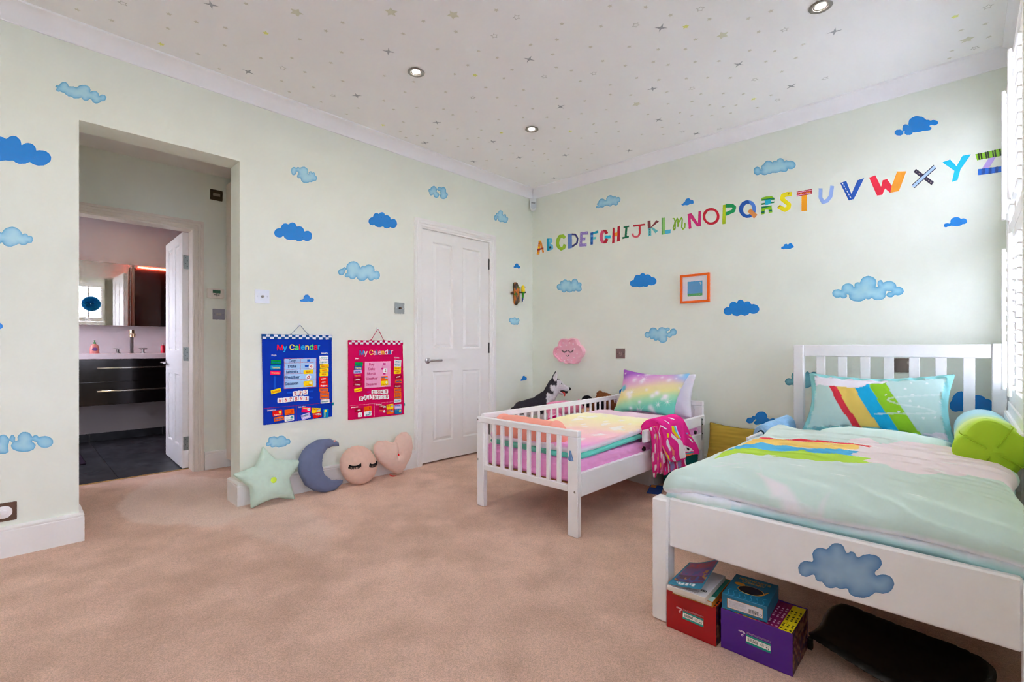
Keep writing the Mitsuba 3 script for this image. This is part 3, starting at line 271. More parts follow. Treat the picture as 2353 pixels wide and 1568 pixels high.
CAL_PINK=[('t',-1997,870,-2,'0a9a3c','Monday','0a8a7a'),('t',-2002,842,-2,'1a5fa8','Tuesday','f2e08c'),('t',-2007,813,0,'cbbcf0','Wednesday','2080b8'),('t',-2007,785,2,'d0105c','Thursday','f0a030'),('t',-2007,755,3,'a80c2c','Friday','f0f0f2'),('t',-2007,718,-2,'a80c2c','Friday','f0f0f2'),('t',-2001,677,8,'f8d818','Sunday','d05018'),('t',-1659,881,-6,'f0f0f2','January','1596a8'),('t',-1662,854,-3,'f0f0f2','February','1596a8'),('t',-1662,826,-2,'f8d818','March','d86018'),('t',-1663,797,0,'f8d818','April','d86018'),('t',-1655,760,12,'a80c2c','June','f0f0f2'),('t',-1652,723,-2,'f26a12','Saturday','3a5fa0'),('t',-1661,685,0,'a80c2c','August','f0f0f2'),('t',-1661,655,0,'f26a12','September','3a5fa0'),('t',-1659,624,0,'f26a12','October','3a5fa0'),('t',-1659,596,0,'f26a12','November','3a5fa0'),('t',-1662,567,1,'f0f0f2','December','1596a8'),('n',-1875,651,0,'f0f0f2','2','b01c30'),('n',-1839,650,0,'f0f0f2','3','b01c30'),('n',-1800,649,0,'f0f0f2','4','b01c30'),('n',-1765,649,0,'f0f0f2','5','b01c30'),('n',-1980,609,180,'f0f0f2','2','b01c30'),('n',-1944,615,145,'f0f0f2','6','b01c30'),('n',-1910,617,195,'f0f0f2','7','b01c30'),('n',-1867,611,0,'f0f0f2','8','b01c30'),('n',-1831,608,0,'f0f0f2','9','b01c30'),('n',-1792,608,0,'f0f0f2','1','b01c30'),('n',-1758,606,0,'f0f0f2','0','b01c30'),('n',-1773,814,0,'f0f0f2','1','b01c30'),('n',-1987,489,2,'f0f0f2','1','b01c30'),('p',-1781,752,3,'f26a12','Raining','3a5fa0'),('p',-1779,716,3,'f8d818','Spring','d08018'),('t',-1997,526,-3,'a80c2c','July','f0f0f2'),('p',-1924,529,0,'f26a12','Autumn','d03018'),('p',-1924,492,3,'f0f0f2','Winter','1596a8'),('p',-1796,529,-3,'a80c2c','Foggy','f0c8c8'),('p',-1730,527,4,'f8d818','Cloudy','d03018'),('p',-1657,520,0,'cbbcf0','Snowing','3060b8'),('p',-1800,492,-4,'d0105c','Windy','f0a030'),('p',-1729,488,2,'f26a12','Raining','3a5fa0'),('p',-1657,481,2,'1a6fb0','Sunny','60c0a0')]
DUVET=[('red',[2584,-1238,2615,-1242,2688,-1302,2748,-1285,2801,-1284,2893,-1276,2950,-1252,2976,-1272,3023,-1247,3016,-1318,2978,-1313,2929,-1302,2807,-1357,2767,-1349,2698,-1306,2660,-1301,2575,-1310,2585,-1474]),
('yel',[2575,-1310,2660,-1301,2698,-1306,2767,-1349,2807,-1357,2929,-1302,2982,-1315,2991,-1383,2938,-1434,2883,-1453,2813,-1464,2772,-1466,2739,-1438,2702,-1464,2628,-1410,2606,-1470,2565,-1557]),
('blu',[2606,-1470,2628,-1410,2702,-1464,2739,-1438,2772,-1466,2813,-1464,2883,-1453,2949,-1429,2974,-1451,3004,-1423,2987,-1538,2936,-1538,2866,-1567,2822,-1544,2758,-1583,2701,-1591,2630,-1557,2601,-1619,2557,-1671,2561,-1545]),
('grn',[2601,-1619,2630,-1557,2701,-1591,2758,-1583,2822,-1544,2866,-1567,2936,-1538,2998,-1540,3049,-1537,3034,-1607,3068,-1642,3008,-1664,2875,-1703,2760,-1718,2737,-1690,2708,-1718,2622,-1702,2607,-1762,2572,-1835,2557,-1671]),
('cld',[2926,-1116,2986,-1059,3038,-1168,3067,-1110,3118,-1030,3261,-1021,3415,-1057,3457,-1347,3449,-1481,3421,-1526,3397,-1514,3332,-1541,3251,-1600,3187,-1688,3120,-1668,3101,-1627,3068,-1642,3033,-1603,3049,-1537,2984,-1517,3004,-1423,2949,-1429,2990,-1378,2982,-1315,3016,-1318,3023,-1247,2975,-1259,2930,-1225]),
('sw1',[2745,-1868,2753,-1849,2802,-1996,2848,-2043,2894,-2066,2896,-2134,2856,-2135,2812,-2051,2761,-1978,2787,-1982]),
('sw2',[2609,-1975,2698,-1842,2738,-1850,2705,-1866,2626,-1986]),
('sw3',[2801,-2000,2896,-2055,2948,-2122,2985,-2130,3014,-2003,3010,-2216,2967,-2209,2904,-2164,2830,-2067])]
BLANKET=[('f2eef2',[-905,411,-891,397,-866,367,-844,338,-855,325,-894,343,-922,376,-924,401]),
('f0d020',[-833,484,-811,480,-800,449,-733,401,-748,389,-800,416,-833,450]),
('48c0c8',[-808,481,-793,479,-778,443,-729,400,-737,396,-800,449]),
('b8d4f4',[-789,481,-774,479,-759,441,-725,396,-733,396,-778,441]),
('f4eef0',[-841,438,-786,395,-741,388,-714,371,-706,343,-698,309,-679,289,-675,265,-756,262,-771,294,-767,353,-793,383,-841,415]),
('f4eef0',[-691,346,-624,324,-559,297,-534,280,-624,284,-679,296,-698,329]),
('181820',[-617,311,-585,299,-596,291,-612,300]),
('48b0c0',[-679,286,-624,273,-542,274,-532,265,-624,267,-675,277]),
('f08050',[-667,263,-663,270,-551,261,-517,253,-583,253]),
('f0d020',[-908,447,-880,442,-875,414,-894,421,-907,418]),
('f08878',[-862,364,-841,351,-819,324,-819,295,-833,298,-833,323,-855,350]),
('f0d020',[-936,327,-908,307,-898,276,-915,276,-933,304]),
('f2eef2',[-826,293,-804,247,-815,249,-837,272]),
('f0c060',[-600,398,-559,391,-542,375,-575,384]),
('f4eef0',[-592,371,-575,369,-534,342,-542,338]),
('88b0e8',[-624,413,-600,410,-608,402]),
('f4eef0',[-991,514,-970,505,-905,475,-919,473]),
('f4eef0',[-894,527,-877,520,-851,501,-862,502]),
('f4eef0',[-808,533,-778,528,-759,517,-800,526]),
('a898d8',[-866,238,-822,232,-800,214,-822,195,-851,194,-826,212,-841,224]),
('f0d020',[-811,235,-789,231,-789,208,-804,211]),
('88c0e0',[-908,272,-873,265,-887,249,-901,254])]
STAR=[(-2685,369),(-2645,309),(-2611,270),(-2545,257),(-2449,241),(-2490,190),(-2539,140),(-2526,70),(-2512,2),(-2580,22),(-2628,39),(-2700,27),(-2780,4),(-2778,68),(-2779,131),(-2820,175),(-2870,226),(-2801,238),(-2740,251),(-2713,303)]
MOON=[(-2253,356),(-2186,321),(-2182,291),(-2232,298),(-2277,286),(-2308,246),(-2317,185),(-2303,119),(-2258,75),(-2171,58),(-2178,36),(-2235,-2),(-2311,-1),(-2383,25),(-2443,77),(-2475,152),(-2481,213),(-2464,271),(-2418,326),(-2342,359)]
HEART=[(-1736,257),(-1722,296),(-1671,325),(-1622,321),(-1581,277),(-1573,202),(-1597,132),(-1645,68),(-1686,13),(-1728,11),(-1818,68),(-1894,141),(-1923,215),(-1918,263),(-1885,288),(-1817,283),(-1765,261)]
FACE=[(-1905,112),(-1907,151),(-1920,190),(-1944,224),(-1975,251),(-2012,270),(-2051,278),(-2090,276),(-2126,264),(-2155,243),(-2177,214),(-2190,181),(-2192,144),(-2185,107),(-2168,73),(-2143,42),(-2110,19),(-2073,4),(-2034,-2),(-1996,3),(-1961,18),(-1933,43),(-1914,75)]
# ---------------------------------------------------------------- the room shell
W, YR, H = 3.53, -5.4, 2.64
def holed(outer, holes, h): return ext(Polygon(outer, holes), h)
def rect(a, b, c, d): return [(a, c), (b, c), (b, d), (a, d)]
struct('floor', bx(-1.302, W + .1, YR - .1, .1, -.12, 0), 'carpet', label='beige pink carpet with brushed pile')
CEIL = 'e9e9e8'
ceil = struct('ceiling', bx(-.18, W + .1, YR - .1, .1, H, H + .12), 'matte', CEIL, label='white ceiling papered with small stars')
wl = struct('wall_left', mv(fL(holed(rect(YR - .1, .15, 0, H), [rect(-3.551, -2.80, -.01 + .01, 2.169), rect(-1.422, -.628, 0, 2.003)], .18)), -.18, 0, 0), 'wallpaint', label='pale mint wall with the lobby opening and the white door')
struct('wall_left', bx(-.24, -.185, -1.7, -.4, 0, 2.3), 'matte', '6a5a4a')
struct('wall_back', bx(-.2, W + .22, 0, .15, 0, H), 'wallpaint', label='pale mint wall carrying the alphabet stickers')
WIN = [(-1.06, -.10, .70, 2.37), (-3.42, -2.43, .70, 2.34), (-5.1, -4.05, .70, 2.34)]
struct('wall_right', mv(fL(holed(rect(YR - .1, .0, 0, H), [rect(a, b, c, d) for a, b, c, d in WIN], .2)), W, 0, 0), 'wallpaint', label='window wall')
struct('wall_front', bx(-.2, W + .22, YR - .15, YR, 0, H), 'wallpaint')
PAINT = 'e6e6e4'
def ringmesh(loops, closed=False):
    """loops: (n profile points) x (m path points, 3) -> swept surface with end caps left open"""
    A = np.array(loops); n, m = A.shape[:2]; v = A.reshape(-1, 3); f = []
    for i in range(n):
        for j in range(m - 1):
            a, b, c, d = i * m + j, i * m + j + 1, ((i + 1) % n) * m + j + 1, ((i + 1) % n) * m + j
            f += [(a, b, c), (a, c, d)]
    for j, fl in ((0, False), (m - 1, True)):
        t = trimesh.creation.triangulate_polygon
    c0 = len(v); v = np.vstack([v, A[:, 0].mean(0), A[:, -1].mean(0)])
    for i in range(n):
        k = (i + 1) % n; f += [(i * m, k * m, c0), (k * m + m - 1, i * m + m - 1, c0 + 1)]
    q = trimesh.Trimesh(v, f, process=False); q.fix_normals(); return q
arc = [(.066 - .058 * math.cos(a), 2.556 + .072 * math.sin(a)) for a in np.linspace(0, math.pi / 2, 9)]
COVE = [(-.01, H + .01), (-.01, 2.549), (.006, 2.549), (.008, 2.5535)] + arc + [(.068, 2.6285), (.0755, 2.630), (.0755, H + .01)]
cs = [(0, YR), (W, YR), (W, 0), (0, 0)]
for i, (a, b) in enumerate(((3, 0), (2, 3), (1, 2), (0, 1))):
    sg = [(1, 1), (-1, 1), (-1, -1), (1, -1)]
    L = [[(cs[k][0] + sg[k][0] * d, cs[k][1] + sg[k][1] * d, z) for k in (a, b)] for d, z in COVE]
    struct('trim_%d' % (i + 1), ringmesh(L), 'matte', 'ebebee', smooth=35, label=('white coving along the left wall', 'white coving along the back wall', None, None)[i])
SK = [(-.005, -.01), (.020, -.01), (.020, .123), (.0172, .1255), (.0172, .1285), (.0195, .132), (.0195, .138), (.015, .144), (-.005, .146)]
def skirt(name, pts, normals, label=None, z0=0):
    """pts: the wall line; normals: the miter offset direction at each point"""
    L = [[(p[0] + n[0] * d, p[1] + n[1] * d, z + z0) for p, n in zip(pts, normals)] for d, z in SK]
    return struct(name, ringmesh(L), 'satin', PAINT, label=label)
skirt('baseboard_left', [(0, YR), (0, -3.551), (-.18, -3.551)], [(1, 0), (1, 1), (0, 1)], 'white skirting board at the left edge, turning into the opening')
skirt('baseboard_left', [(-.18, -2.80), (0, -2.80), (0, -1.492)], [(0, -1), (1, -1), (1, 0)], 'white skirting board behind the plush cushions')
skirt('baseboard_left', [(0, -.555), (0, 0)], [(1, 0), (1, -1)])
skirt('baseboard_back', [(0, 0), (W, 0)], [(1, -1), (-1, -1)])
skirt('baseboard_right', [(W, 0), (W, YR)], [(-1, -1), (-1, 1)])
skirt('baseboard_front', [(W, YR), (0, YR)], [(-1, 1), (1, 1)])
ARCH = [(-.004, -.002), (-.004, .011), (.006, .013), (.012, .018), (.030, .018), (.034, .022), (.050, .022), (.055, .017), (.062, .019), (.072, .019), (.074, -.002)]
def architrave(u0, u1, vt, x):
    L = [[(x + w, u0 - d, 0), (x + w, u0 - d, vt + d), (x + w, u1 + d, vt + d), (x + w, u1 + d, 0)] for d, w in ARCH]
    return ringmesh(L)
def panel(u0, u1, v0, v1, z0=0.0):
    """a fielded door panel, sunk into the leaf's face (w = z0)"""
    loops = [(0, 0.0), (.006, -.004), (.010, -.012), (.014, -.012), (.036, -.004)]
    v, f = [], []
    for d, w in loops: v += [(u0 + d, v0 + d, z0 + w), (u1 - d, v0 + d, z0 + w), (u1 - d, v1 - d, z0 + w), (u0 + d, v1 - d, z0 + w)]
    for i in range(len(loops) - 1):
        for j in range(4):
            a, b = i * 4 + j, i * 4 + (j + 1) % 4; f += [(a, b, b + 4), (a, b + 4, a + 4)]
    k = (len(loops) - 1) * 4; f += [(k, k + 1, k + 2), (k, k + 2, k + 3)]
    return trimesh.Trimesh(v, f, process=False)
def leaf(w, h, cols, rows, th, both=False):
    """u from 0 to w, v from 0 to h, front face at w = 0"""
    holes = [rect(a, b, c, d) for a, b in cols for c, d in rows]
    fr = mv(holed(rect(0, w, 0, h), holes, th), 0, 0, -th)
    ps = [panel(a, b, c, d) for a, b in cols for c, d in rows]
    core = bx(.02, w - .02, .02, h - .02, -th + (.014 if both else 0), -.0135)
    return fr, ps, core
def lever(g, flip=1):
    rose = lathe([(0, 0), (.026, 0), (.026, .006), (.020, .009), (.010, .010), (.010, .045), (0, .047)], 24)
    arm = cyl((0, 0, .040), (.125 * flip, 0, .040), .0095, 16)
    return g(cat(rose)), g(arm)
# door 1: closed, in the left wall
d1 = struct('door_1', None, None, label='closed white panelled door in the left wall')
Y0, Y1 = -1.414, -.634
fr, ps, core = leaf(Y1 - Y0, 1.98, [(.120, .342), (.455, .675)], [(.163, .775), (.970, 1.887)], .04)
P1 = lambda m: fL(mv(m, Y0, .015, 0), -.006)
part(d1, 'leaf', P1(cat(fr, core)), 'satin', PAINT)
for p in ps: part(d1, 'panel', P1(p), 'satin', PAINT)
r_, a_ = lever(lambda m: fL(mv(m, -1.352, .882, 0), -.006))
hk = part(d1, 'handle', a_, 'chrome', 'c8c8cc', 30, label='chrome lever handle'); part(hk, 'rose', r_, 'chrome', 'c8c8cc', 30)
for z in (.21, .99, 1.79): part(d1, 'hinge', cat(cyl((.003, -.6335, z - .05), (.003, -.6335, z + .05), .006, 12), bx(-.006, .000, -.642, -.628, z - .05, z + .05)), 'metal', '5c5a58')
part(d1, 'architrave', architrave(-1.420, -.630, 2.002, 0), 'satin', PAINT, 25)
part(d1, 'lining', cat(bx(-.18, 0, -1.424, -1.4155, 0, 2.0), bx(-.18, 0, -.6325, -.626, 0, 2.0), bx(-.18, 0, -1.424, -.626, 1.997, 2.006)), 'satin', PAINT)

# the lobby and the bathroom beyond it
LH = 2.41
struct('ceiling', bx(-3.5, -.18, -4.6, -1.9, LH, LH + .1), 'matte', 'dedcd8')
struct('wall_left', mv(fL(holed(rect(-4.6, -1.9, 0, LH), [rect(-3.53, -2.785, 0, 1.945)], .13)), -1.30, 0, 0), 'wallpaint', label='mint lobby wall around the bathroom door')
struct('wall_left', bx(-1.3, -.18, -4.2, -4.1, 0, LH), 'wallpaint')
struct('wall_left', bx(-1.3, -.18, -2.44, -2.34, 0, LH), 'wallpaint')
skirt('baseboard_left', [(-1.17, -2.712), (-1.17, -2.45)], [(1, 0), (1, 0)])
cb = thing('built_in_cupboard', 'cream built-in cupboard side in the lobby, right of the light switches', 'cupboard')
part(cb, 'door', bx(-1.16, -.19, -2.556, -2.53, .068, 2.35, .002), 'satin', 'd9cfc2')
part(cb, 'plinth', bx(-1.10, -.19, -2.52, -2.50, .0, .068), 'satin', 'd9cfc2')
part(cb, 'carcass', bx(-1.165, -.19, -2.529, -2.45, .068, 2.35), 'satin', 'cfc6b8')
# door 2: open into the bathroom
d2 = struct('door_2', None, None, label='white panelled door standing open into the bathroom')
fr, ps, core = leaf(.722, 1.922, [(.118, .315), (.400, .606)], [(.165, .762), (.955, 1.848)], .044, True)
ang = 178.2
def P2(m):
    # leaf in the x-z plane, hinge at (-1.302, -2.788), front facing -y
    m = m.copy(); v = np.array(m.vertices); m.vertices = np.stack([-v[:, 0], .044 * -1 - v[:, 2], v[:, 1]], 1)
    m.apply_transform(trimesh.transformations.rotation_matrix(math.radians(180 - ang) * -1, (0, 0, 1))); return mv(m, -1.303, -2.789, .010)
part(d2, 'leaf', P2(cat(fr, core)), 'satin', PAINT)
for p in ps: part(d2, 'panel', P2(p), 'satin', PAINT)
def flipb(m): v = np.array(m.vertices); m = m.copy(); m.vertices = np.stack([v[:, 0], v[:, 1], -.044 - v[:, 2]], 1); m.invert(); return m
for p in ps: part(d2, 'panel', P2(flipb(p)), 'satin', PAINT)
r_, a_ = lever(lambda m: P2(mv(m, .665, .845, 0)), -1)
hk = part(d2, 'handle', a_, 'chrome', 'c8c8cc', 30, label='chrome lever handle'); part(hk, 'rose', r_, 'chrome', 'c8c8cc', 30)
for z in (.21, .94, 1.69):
    hh = part(d2, 'hinge', bx(-1.3025, -1.2985, -2.826, -2.788, z - .055, z + .055), 'metal', '8f9a98')
    part(hh, 'screw', cat(*[cyl((-1.2985, -2.806 + s, z + o), (-1.297, -2.806 + s, z + o), .004, 8) for o, s in ((-.035, .006), (-.012, -.006), (.012, .006), (.035, -.006))]), 'metal', '4a504f')
part(d2, 'architrave', architrave(-3.522, -2.790, 1.937, -1.17), 'satin', 'dcd4c8', 25)
part(d2, 'lining', cat(bx(-1.30, -1.17, -2.790, -2.780, 0, 1.945), bx(-1.30, -1.17, -3.535, -3.522, 0, 1.945), bx(-1.30, -1.17, -3.535, -2.78, 1.937, 1.948)), 'satin', 'dcd4c8')
struct('trim_5', cat(cyl((-1.304, -3.52, -.001), (-1.304, -2.785, -.001), .008, 10)), 'metal', 'c8a878', 30, label='brass threshold strip between carpet and slate')
# bathroom floor of slate tiles
fb = struct('floor', bx(-3.5, -1.305, -4.6, -1.9, -.12, -.008), 'matte', '7d7a76', label='dark slate bathroom floor')
xs = [-1.312, -1.728, -2.30, -2.885, -3.352]; ys = [-4.45, -3.84, -3.228, -2.60, -2.0]
for i in range(4):
    for j in range(4):
        part(fb, 'tile', bx(xs[i + 1] + .002, xs[i] - .002, ys[j] + .002, ys[j + 1] - .002, -.008, 0.0, .0015), 'slate')
BW = 'c9c0c0'
wb = struct('wall_left', bx(-3.5, -3.35, -4.6, -1.9, 0, LH), 'matte', BW, label='pale bathroom wall behind the basin')
for j in range(4): part(wb, 'skirting_tile', bx(-3.352, -3.34, ys[j] + .002, ys[j + 1] - .002, .001, .085, .001), 'slate')
struct('wall_back', bx(-3.5, -1.3, -2.0, -1.9, 0, LH), 'matte', '2a2626')
wbw = struct('wall_front', cat(bx(-3.5, -2.75, -4.6, -4.45, 0, LH), bx(-1.75, -1.3, -4.6, -4.45, 0, LH), bx(-2.75, -1.75, -4.6, -4.45, 0, 1.0), bx(-2.75, -1.75, -4.6, -4.45, 2.05, LH)), 'matte', BW)
wn = struct('window_4', bx(-2.75, -1.75, -4.56, -4.555, 1.0, 2.05), 'glass')
part(wn, 'frame', cat(bx(-2.75, -2.70, -4.57, -4.53, 1.0, 2.05), bx(-1.80, -1.75, -4.57, -4.53, 1.0, 2.05), bx(-2.75, -1.75, -4.57, -4.53, 1.0, 1.05), bx(-2.75, -1.75, -4.57, -4.53, 2.0, 2.05)), 'satin', PAINT)
# dark shower wall seen in the bathroom mirror
for j, z in enumerate(np.arange(0, 2.05, .3)):
    part(wb, 'shower_tile', bx(-1.315, -1.302, -2.66, -2.02, z + .002, z + .298, .001), 'gloss', '17100f')
sl = thing('shower_light', 'red glowing strip light over the dark shower, seen in the bathroom mirror', 'light')
part(sl, 'holder', bx(-1.36, -1.318, -2.575, -2.05, 2.105, 2.135), 'satin', 'b8a8a8')
part(sl, 'tube', bx(-1.40, -1.362, -2.57, -2.05, 2.100, 2.118), 'matte', 'ff4020', emitter={'type': 'area', 'radiance': {'type': 'rgb', 'value': [0.7, .06, .03]}})
sf = thing('shower_screen', 'glass shower screen with pale frame, seen in the bathroom mirror', 'shower screen')
part(sf, 'frame', cat(bx(-1.50, -1.47, -2.655, -2.625, 0, 2.15), bx(-1.50, -1.47, -2.655, -2.03, 2.13, 2.16)), 'satin', 'c9beb4')
part(sf, 'pane', bx(-1.487, -1.483, -2.625, -2.03, .02, 2.13), 'glass')

# ---------------------------------------------------------------- windows and plantation shutters
def ellipse_louver(y0, y1, z, tilt, wd=.063, th=.010, xc=3.489):
    g = np.linspace(0, 2 * np.pi, 13)[:-1]; c, s = np.cos(g) * wd / 2, np.sin(g) * th / 2
    a = math.radians(tilt); X, Z = c * math.cos(a) - s * math.sin(a), c * math.sin(a) + s * math.cos(a)
    n = len(g); v = np.vstack([np.c_[xc + X, np.full(n, y0), z + Z], np.c_[xc + X, np.full(n, y1), z + Z]]); i = np.arange(n); j = (i + 1) % n
    f = np.vstack([np.c_[i, j, j + n], np.c_[i, j + n, i + n], np.c_[np.zeros(n - 2, int), i[2:], i[1:-1]], np.c_[np.full(n - 2, n), n + i[1:-1], n + i[2:]]])
    m = trimesh.Trimesh(v, f, process=False); m.fix_normals(); return m
WH = 'f2f3f4'
def shutter(y0, y1, z0, z1, label, tilt, group, hinge_y):
    k = thing('window_shutter', label, 'shutter', group); st, rl = .042, .075
    part(k, 'stile', bx(3.475, 3.503, y0, y0 + st, z0, z1, .002), 'satin', WH); part(k, 'stile', bx(3.475, 3.503, y1 - st, y1, z0, z1, .002), 'satin', WH)
    part(k, 'rail', bx(3.476, 3.502, y0 + st, y1 - st, z0, z0 + rl, .002), 'satin', WH); part(k, 'rail', bx(3.476, 3.502, y0 + st, y1 - st, z1 - rl, z1, .002), 'satin', WH)
    n = int(round((z1 - z0 - 2 * rl) / .0515)); zs = [z0 + rl + (i + .5) * (z1 - z0 - 2 * rl) / n for i in range(n)]; yc = (y0 + y1) / 2
    for z in zs: part(k, 'louver', ellipse_louver(y0 + st + .001, y1 - st - .001, z, tilt), 'satin', WH)
    part(k, 'tilt_rod', cat(bx(3.440, 3.454, yc - .013, yc + .013, zs[0] - .03, zs[-1] + .03, .003), *[bx(3.453, 3.462, yc - .006, yc + .006, z - .006 - math.sin(math.radians(tilt)) * .03, z + .006 - math.sin(math.radians(tilt)) * .03) for z in zs]), 'satin', WH)
    for z in (z0 + .12, z1 - .12): part(k, 'hinge', bx(3.4725, 3.4765, hinge_y - .012, hinge_y + .012, z - .03, z + .03), 'metal', 'c8c8c8')
    return k
for i, (a, b, c, d) in enumerate(WIN):
    w = struct('window_%d' % (i + 1), None, None, label=('bright window behind white shutters by the bed', None, None)[i])
    part(w, 'pane', bx(3.672, 3.676, a + .04, b - .04, c + .04, d - .04), 'glass')
    fr = [bx(3.655, 3.70, a, a + .05, c, d), bx(3.655, 3.70, b - .05, b, c, d), bx(3.655, 3.70, a, b, c, c + .05), bx(3.655, 3.70, a, b, d - .05, d), bx(3.66, 3.69, (a + b) / 2 - .02, (a + b) / 2 + .02, c, d)]
    part(w, 'frame', cat(*fr), 'satin', WH)
    f2 = [bx(3.470, 3.532, a - .035, a + .010, c - .035, d + .035), bx(3.470, 3.532, b - .010, b + .035, c - .035, d + .035), bx(3.470, 3.532, a + .010, b - .010, c - .035, c + .010), bx(3.470, 3.532, a + .010, b - .010, d - .010, d + .035)]
    part(w, 'shutter_frame', cat(*f2), 'satin', WH)
    part(w, 'sill', bx(3.455, 3.66, a - .06, b + .06, c - .075, c - .036, .006), 'satin', WH)
    mid, yc = (1.565 if i == 0 else 1.53), (a + b) / 2
    nm = [('far', 'near'), ('far', 'near'), ('far', 'near')][i]
    for (p0, p1, hy, who) in ((yc + .001, b - .011, b - .010, 'by the corner'), (a + .011, yc - .001, a + .010, 'nearer the camera')):
        for z0, z1, tier in ((c + .012, mid - .002, 'lower'), (mid + .002, d - .012, 'upper')):
            lab = 'white louvred window shutter, %s tier, the panel %s above the green bolster' % (tier, who) if i == 0 else 'white louvred window shutter, only seen bright in the bathroom mirror'
            shutter(p0, p1, z0, z1, lab, -14 if i == 0 else 3, 'window shutters' if i == 0 else 'shutters of the other windows', hy)

# ceiling downlights
def downlight(x, y, z, label, group='ceiling downlights', warm=(1.0, .89, .76), power=1.0):
    k = thing('ceiling_downlight', label, 'downlight', group)
    part(k, 'rim', lathe([(.030, .0015), (.0355, .0005), (.048, -.0025), (.0495, -.006), (.048, -.0075), (.041, -.0085), (.033, -.006), (.029, .002)], 32, (x, y, z)), 'metal', '8e8a86', 40)
    part(k, 'bezel', lathe([(.030, .002), (.026, -.003), (.023, -.002), (.022, .0015)], 24, (x, y, z)), 'metal', 'd8d4d0', 40)
    part(k, 'bulb', tf(lathe([(0, 0), (.0215, 0.0), (.0215, .0006), (0, .0006)], 24), np.array([[1, 0, 0, x], [0, 1, 0, y], [0, 0, 1, z - .0022], [0, 0, 0, 1.0]])), 'matte', 'ffffff', emitter={'type': 'area', 'radiance': {'type': 'rgb', 'value': [LAMP * power * c for c in warm]}})
downlight(.937, -2.128, H, 'round steel ceiling downlight, the left one of the three in view')
downlight(.946, -1.093, H, 'round steel ceiling downlight nearest the room corner')
downlight(2.804, -1.108, H, 'round steel ceiling downlight above the big bed, top right')
for x, y in ((2.80, -2.15), (.94, -3.2), (2.80, -3.25), (.94, -4.25), (2.80, -4.3)): downlight(x, y, H, 'round steel ceiling downlight over the %s part of the room, above the picture' % {(2.80, -2.15): 'foot of the big bed', (.94, -3.2): 'opening', (2.80, -3.25): 'camera', (.94, -4.25): 'front left', (2.80, -4.3): 'front right'}[(x, y)])
downlight(-2.75, -2.93, LH, 'round downlight over the bathroom basin', 'bathroom downlights', (1, .74, .46), .8)
downlight(-2.10, -3.5, LH, 'round downlight over the bathroom floor', 'bathroom downlights', (1, .74, .46), .5)
# stars printed on the ceiling paper
def star_poly(kind, r):
    if kind in 'sby': q = [(r * (1 if i % 2 == 0 else .52) * math.cos(math.pi / 5 * i), r * (1 if i % 2 == 0 else .52) * math.sin(math.pi / 5 * i)) for i in range(10)]; return Polygon(q)
    if kind == 'o': p = star_poly('s', r); return p.difference(affinity.scale(p, .72, .72))
    q = [(r * (1 if i % 2 == 0 else .26) * math.cos(math.pi / 4 * i), r * (1 if i % 2 == 0 else .26) * math.sin(math.pi / 4 * i)) for i in range(8)]; return Polygon(q)
SR_ = {'s': .013, 'b': .032, 'y': .017, 'o': .021, 'd': .033}; SC_ = {'s': 'cfcdc2', 'b': 'd0d0bd', 'y': 'd9dc86', 'o': 'c2c2bc', 'd': '9fa2a4'}
for k_, x, y in STARS:
    m = ext(affinity.rotate(star_poly(k_, SR_[k_]), float(rng.uniform(0, 72)), origin=(0, 0)), .0007)
    part(ceil, 'star', mv(m, x / 1000, y / 1000, H - .0006), 'matte', SC_[k_])
# ---------------------------------------------------------------- stickers on the walls
FR = {'L': lambda m: fL(m), 'R': lambda m: fR(m), 'F': lambda m: fR(m, -2.150)}
def gradient_decal(poly, rim, core, s, depth=.0012):
    P, t, n = fill(poly, s); d = shapely.distance(shapely.points(P), poly.exterior); d[:n] = 0
    R = max(1e-4, min(.035, .45 * math.sqrt(poly.area) * .35))
    k = 1 - np.exp(-d / R * 1.6)
    nz = meshkit.fbm(np.c_[P * 22, np.zeros(len(P))], 3, seed=3)
    k = np.clip(k + (nz - .5) * .55, 0, 1)[:, None]
    c = lin(rim) * (1 - k) + lin(core) * k
    V = np.vstack([np.c_[P, np.full(len(P), depth)], np.c_[P[:n], np.zeros(n)]]); i = np.arange(n); j = (i + 1) % n; N = len(P)
    F = np.vstack([t, np.c_[i, i + N, j + N], np.c_[i, j + N, j]])
    return trimesh.Trimesh(V, F, process=False), np.vstack([c, c[:n]])
CNAME = ['light blue knobbly cloud sticker above the lobby opening', 'big flat blue cloud sticker cut by the left picture edge', 'light blue cloud sticker on the left edge, below the big blue cloud', 'tip of a small blue cloud sticker on the far left edge, above the socket',
 'light blue long cloud sticker low on the wall left of the opening', 'light blue cloud sticker high up between the opening and the white door', 'light blue cloud sticker just above the left corner of the door frame', 'flat blue cloud sticker left of the top of the white door', 'flat blue cloud sticker above the white dimmer plate',
 'light blue tilted cloud sticker to the upper right of the door', 'wide light blue cloud sticker above the pink calendar', 'small blue cloud sticker right of the white dimmer plate', 'light blue cloud sticker behind the star cushion', 'tiny blue cloud sticker above the parrot ornament', 'tiny light blue cloud sticker below the parrot ornament', 'tiny blue cloud sticker above the husky toy',
 'light blue cloud sticker high above the letters H to K', 'small blue cloud sticker above the letter N', 'light blue cloud sticker above the letter S', 'flat blue cloud sticker high above the letters X and Y', 'small blue cloud sticker below the letter Z', 'small blue twin-hump cloud sticker below the letter S', 'largest light blue cloud sticker, above the headboard', 'flat blue cloud sticker right of the orange picture frame',
 'light blue cloud sticker above the pink cloud lamp', 'flat blue cloud sticker left of the orange picture frame', 'light blue cloud sticker below the orange picture frame', 'blue cloud sticker peeping out behind the pastel pillow', 'flat blue cloud sticker above the mustard cushion', 'teal cloud sticker behind the left headboard post', 'dark blue cloud sticker behind the right headboard slats', 'large blue cloud sticker on the footboard of the big bed']
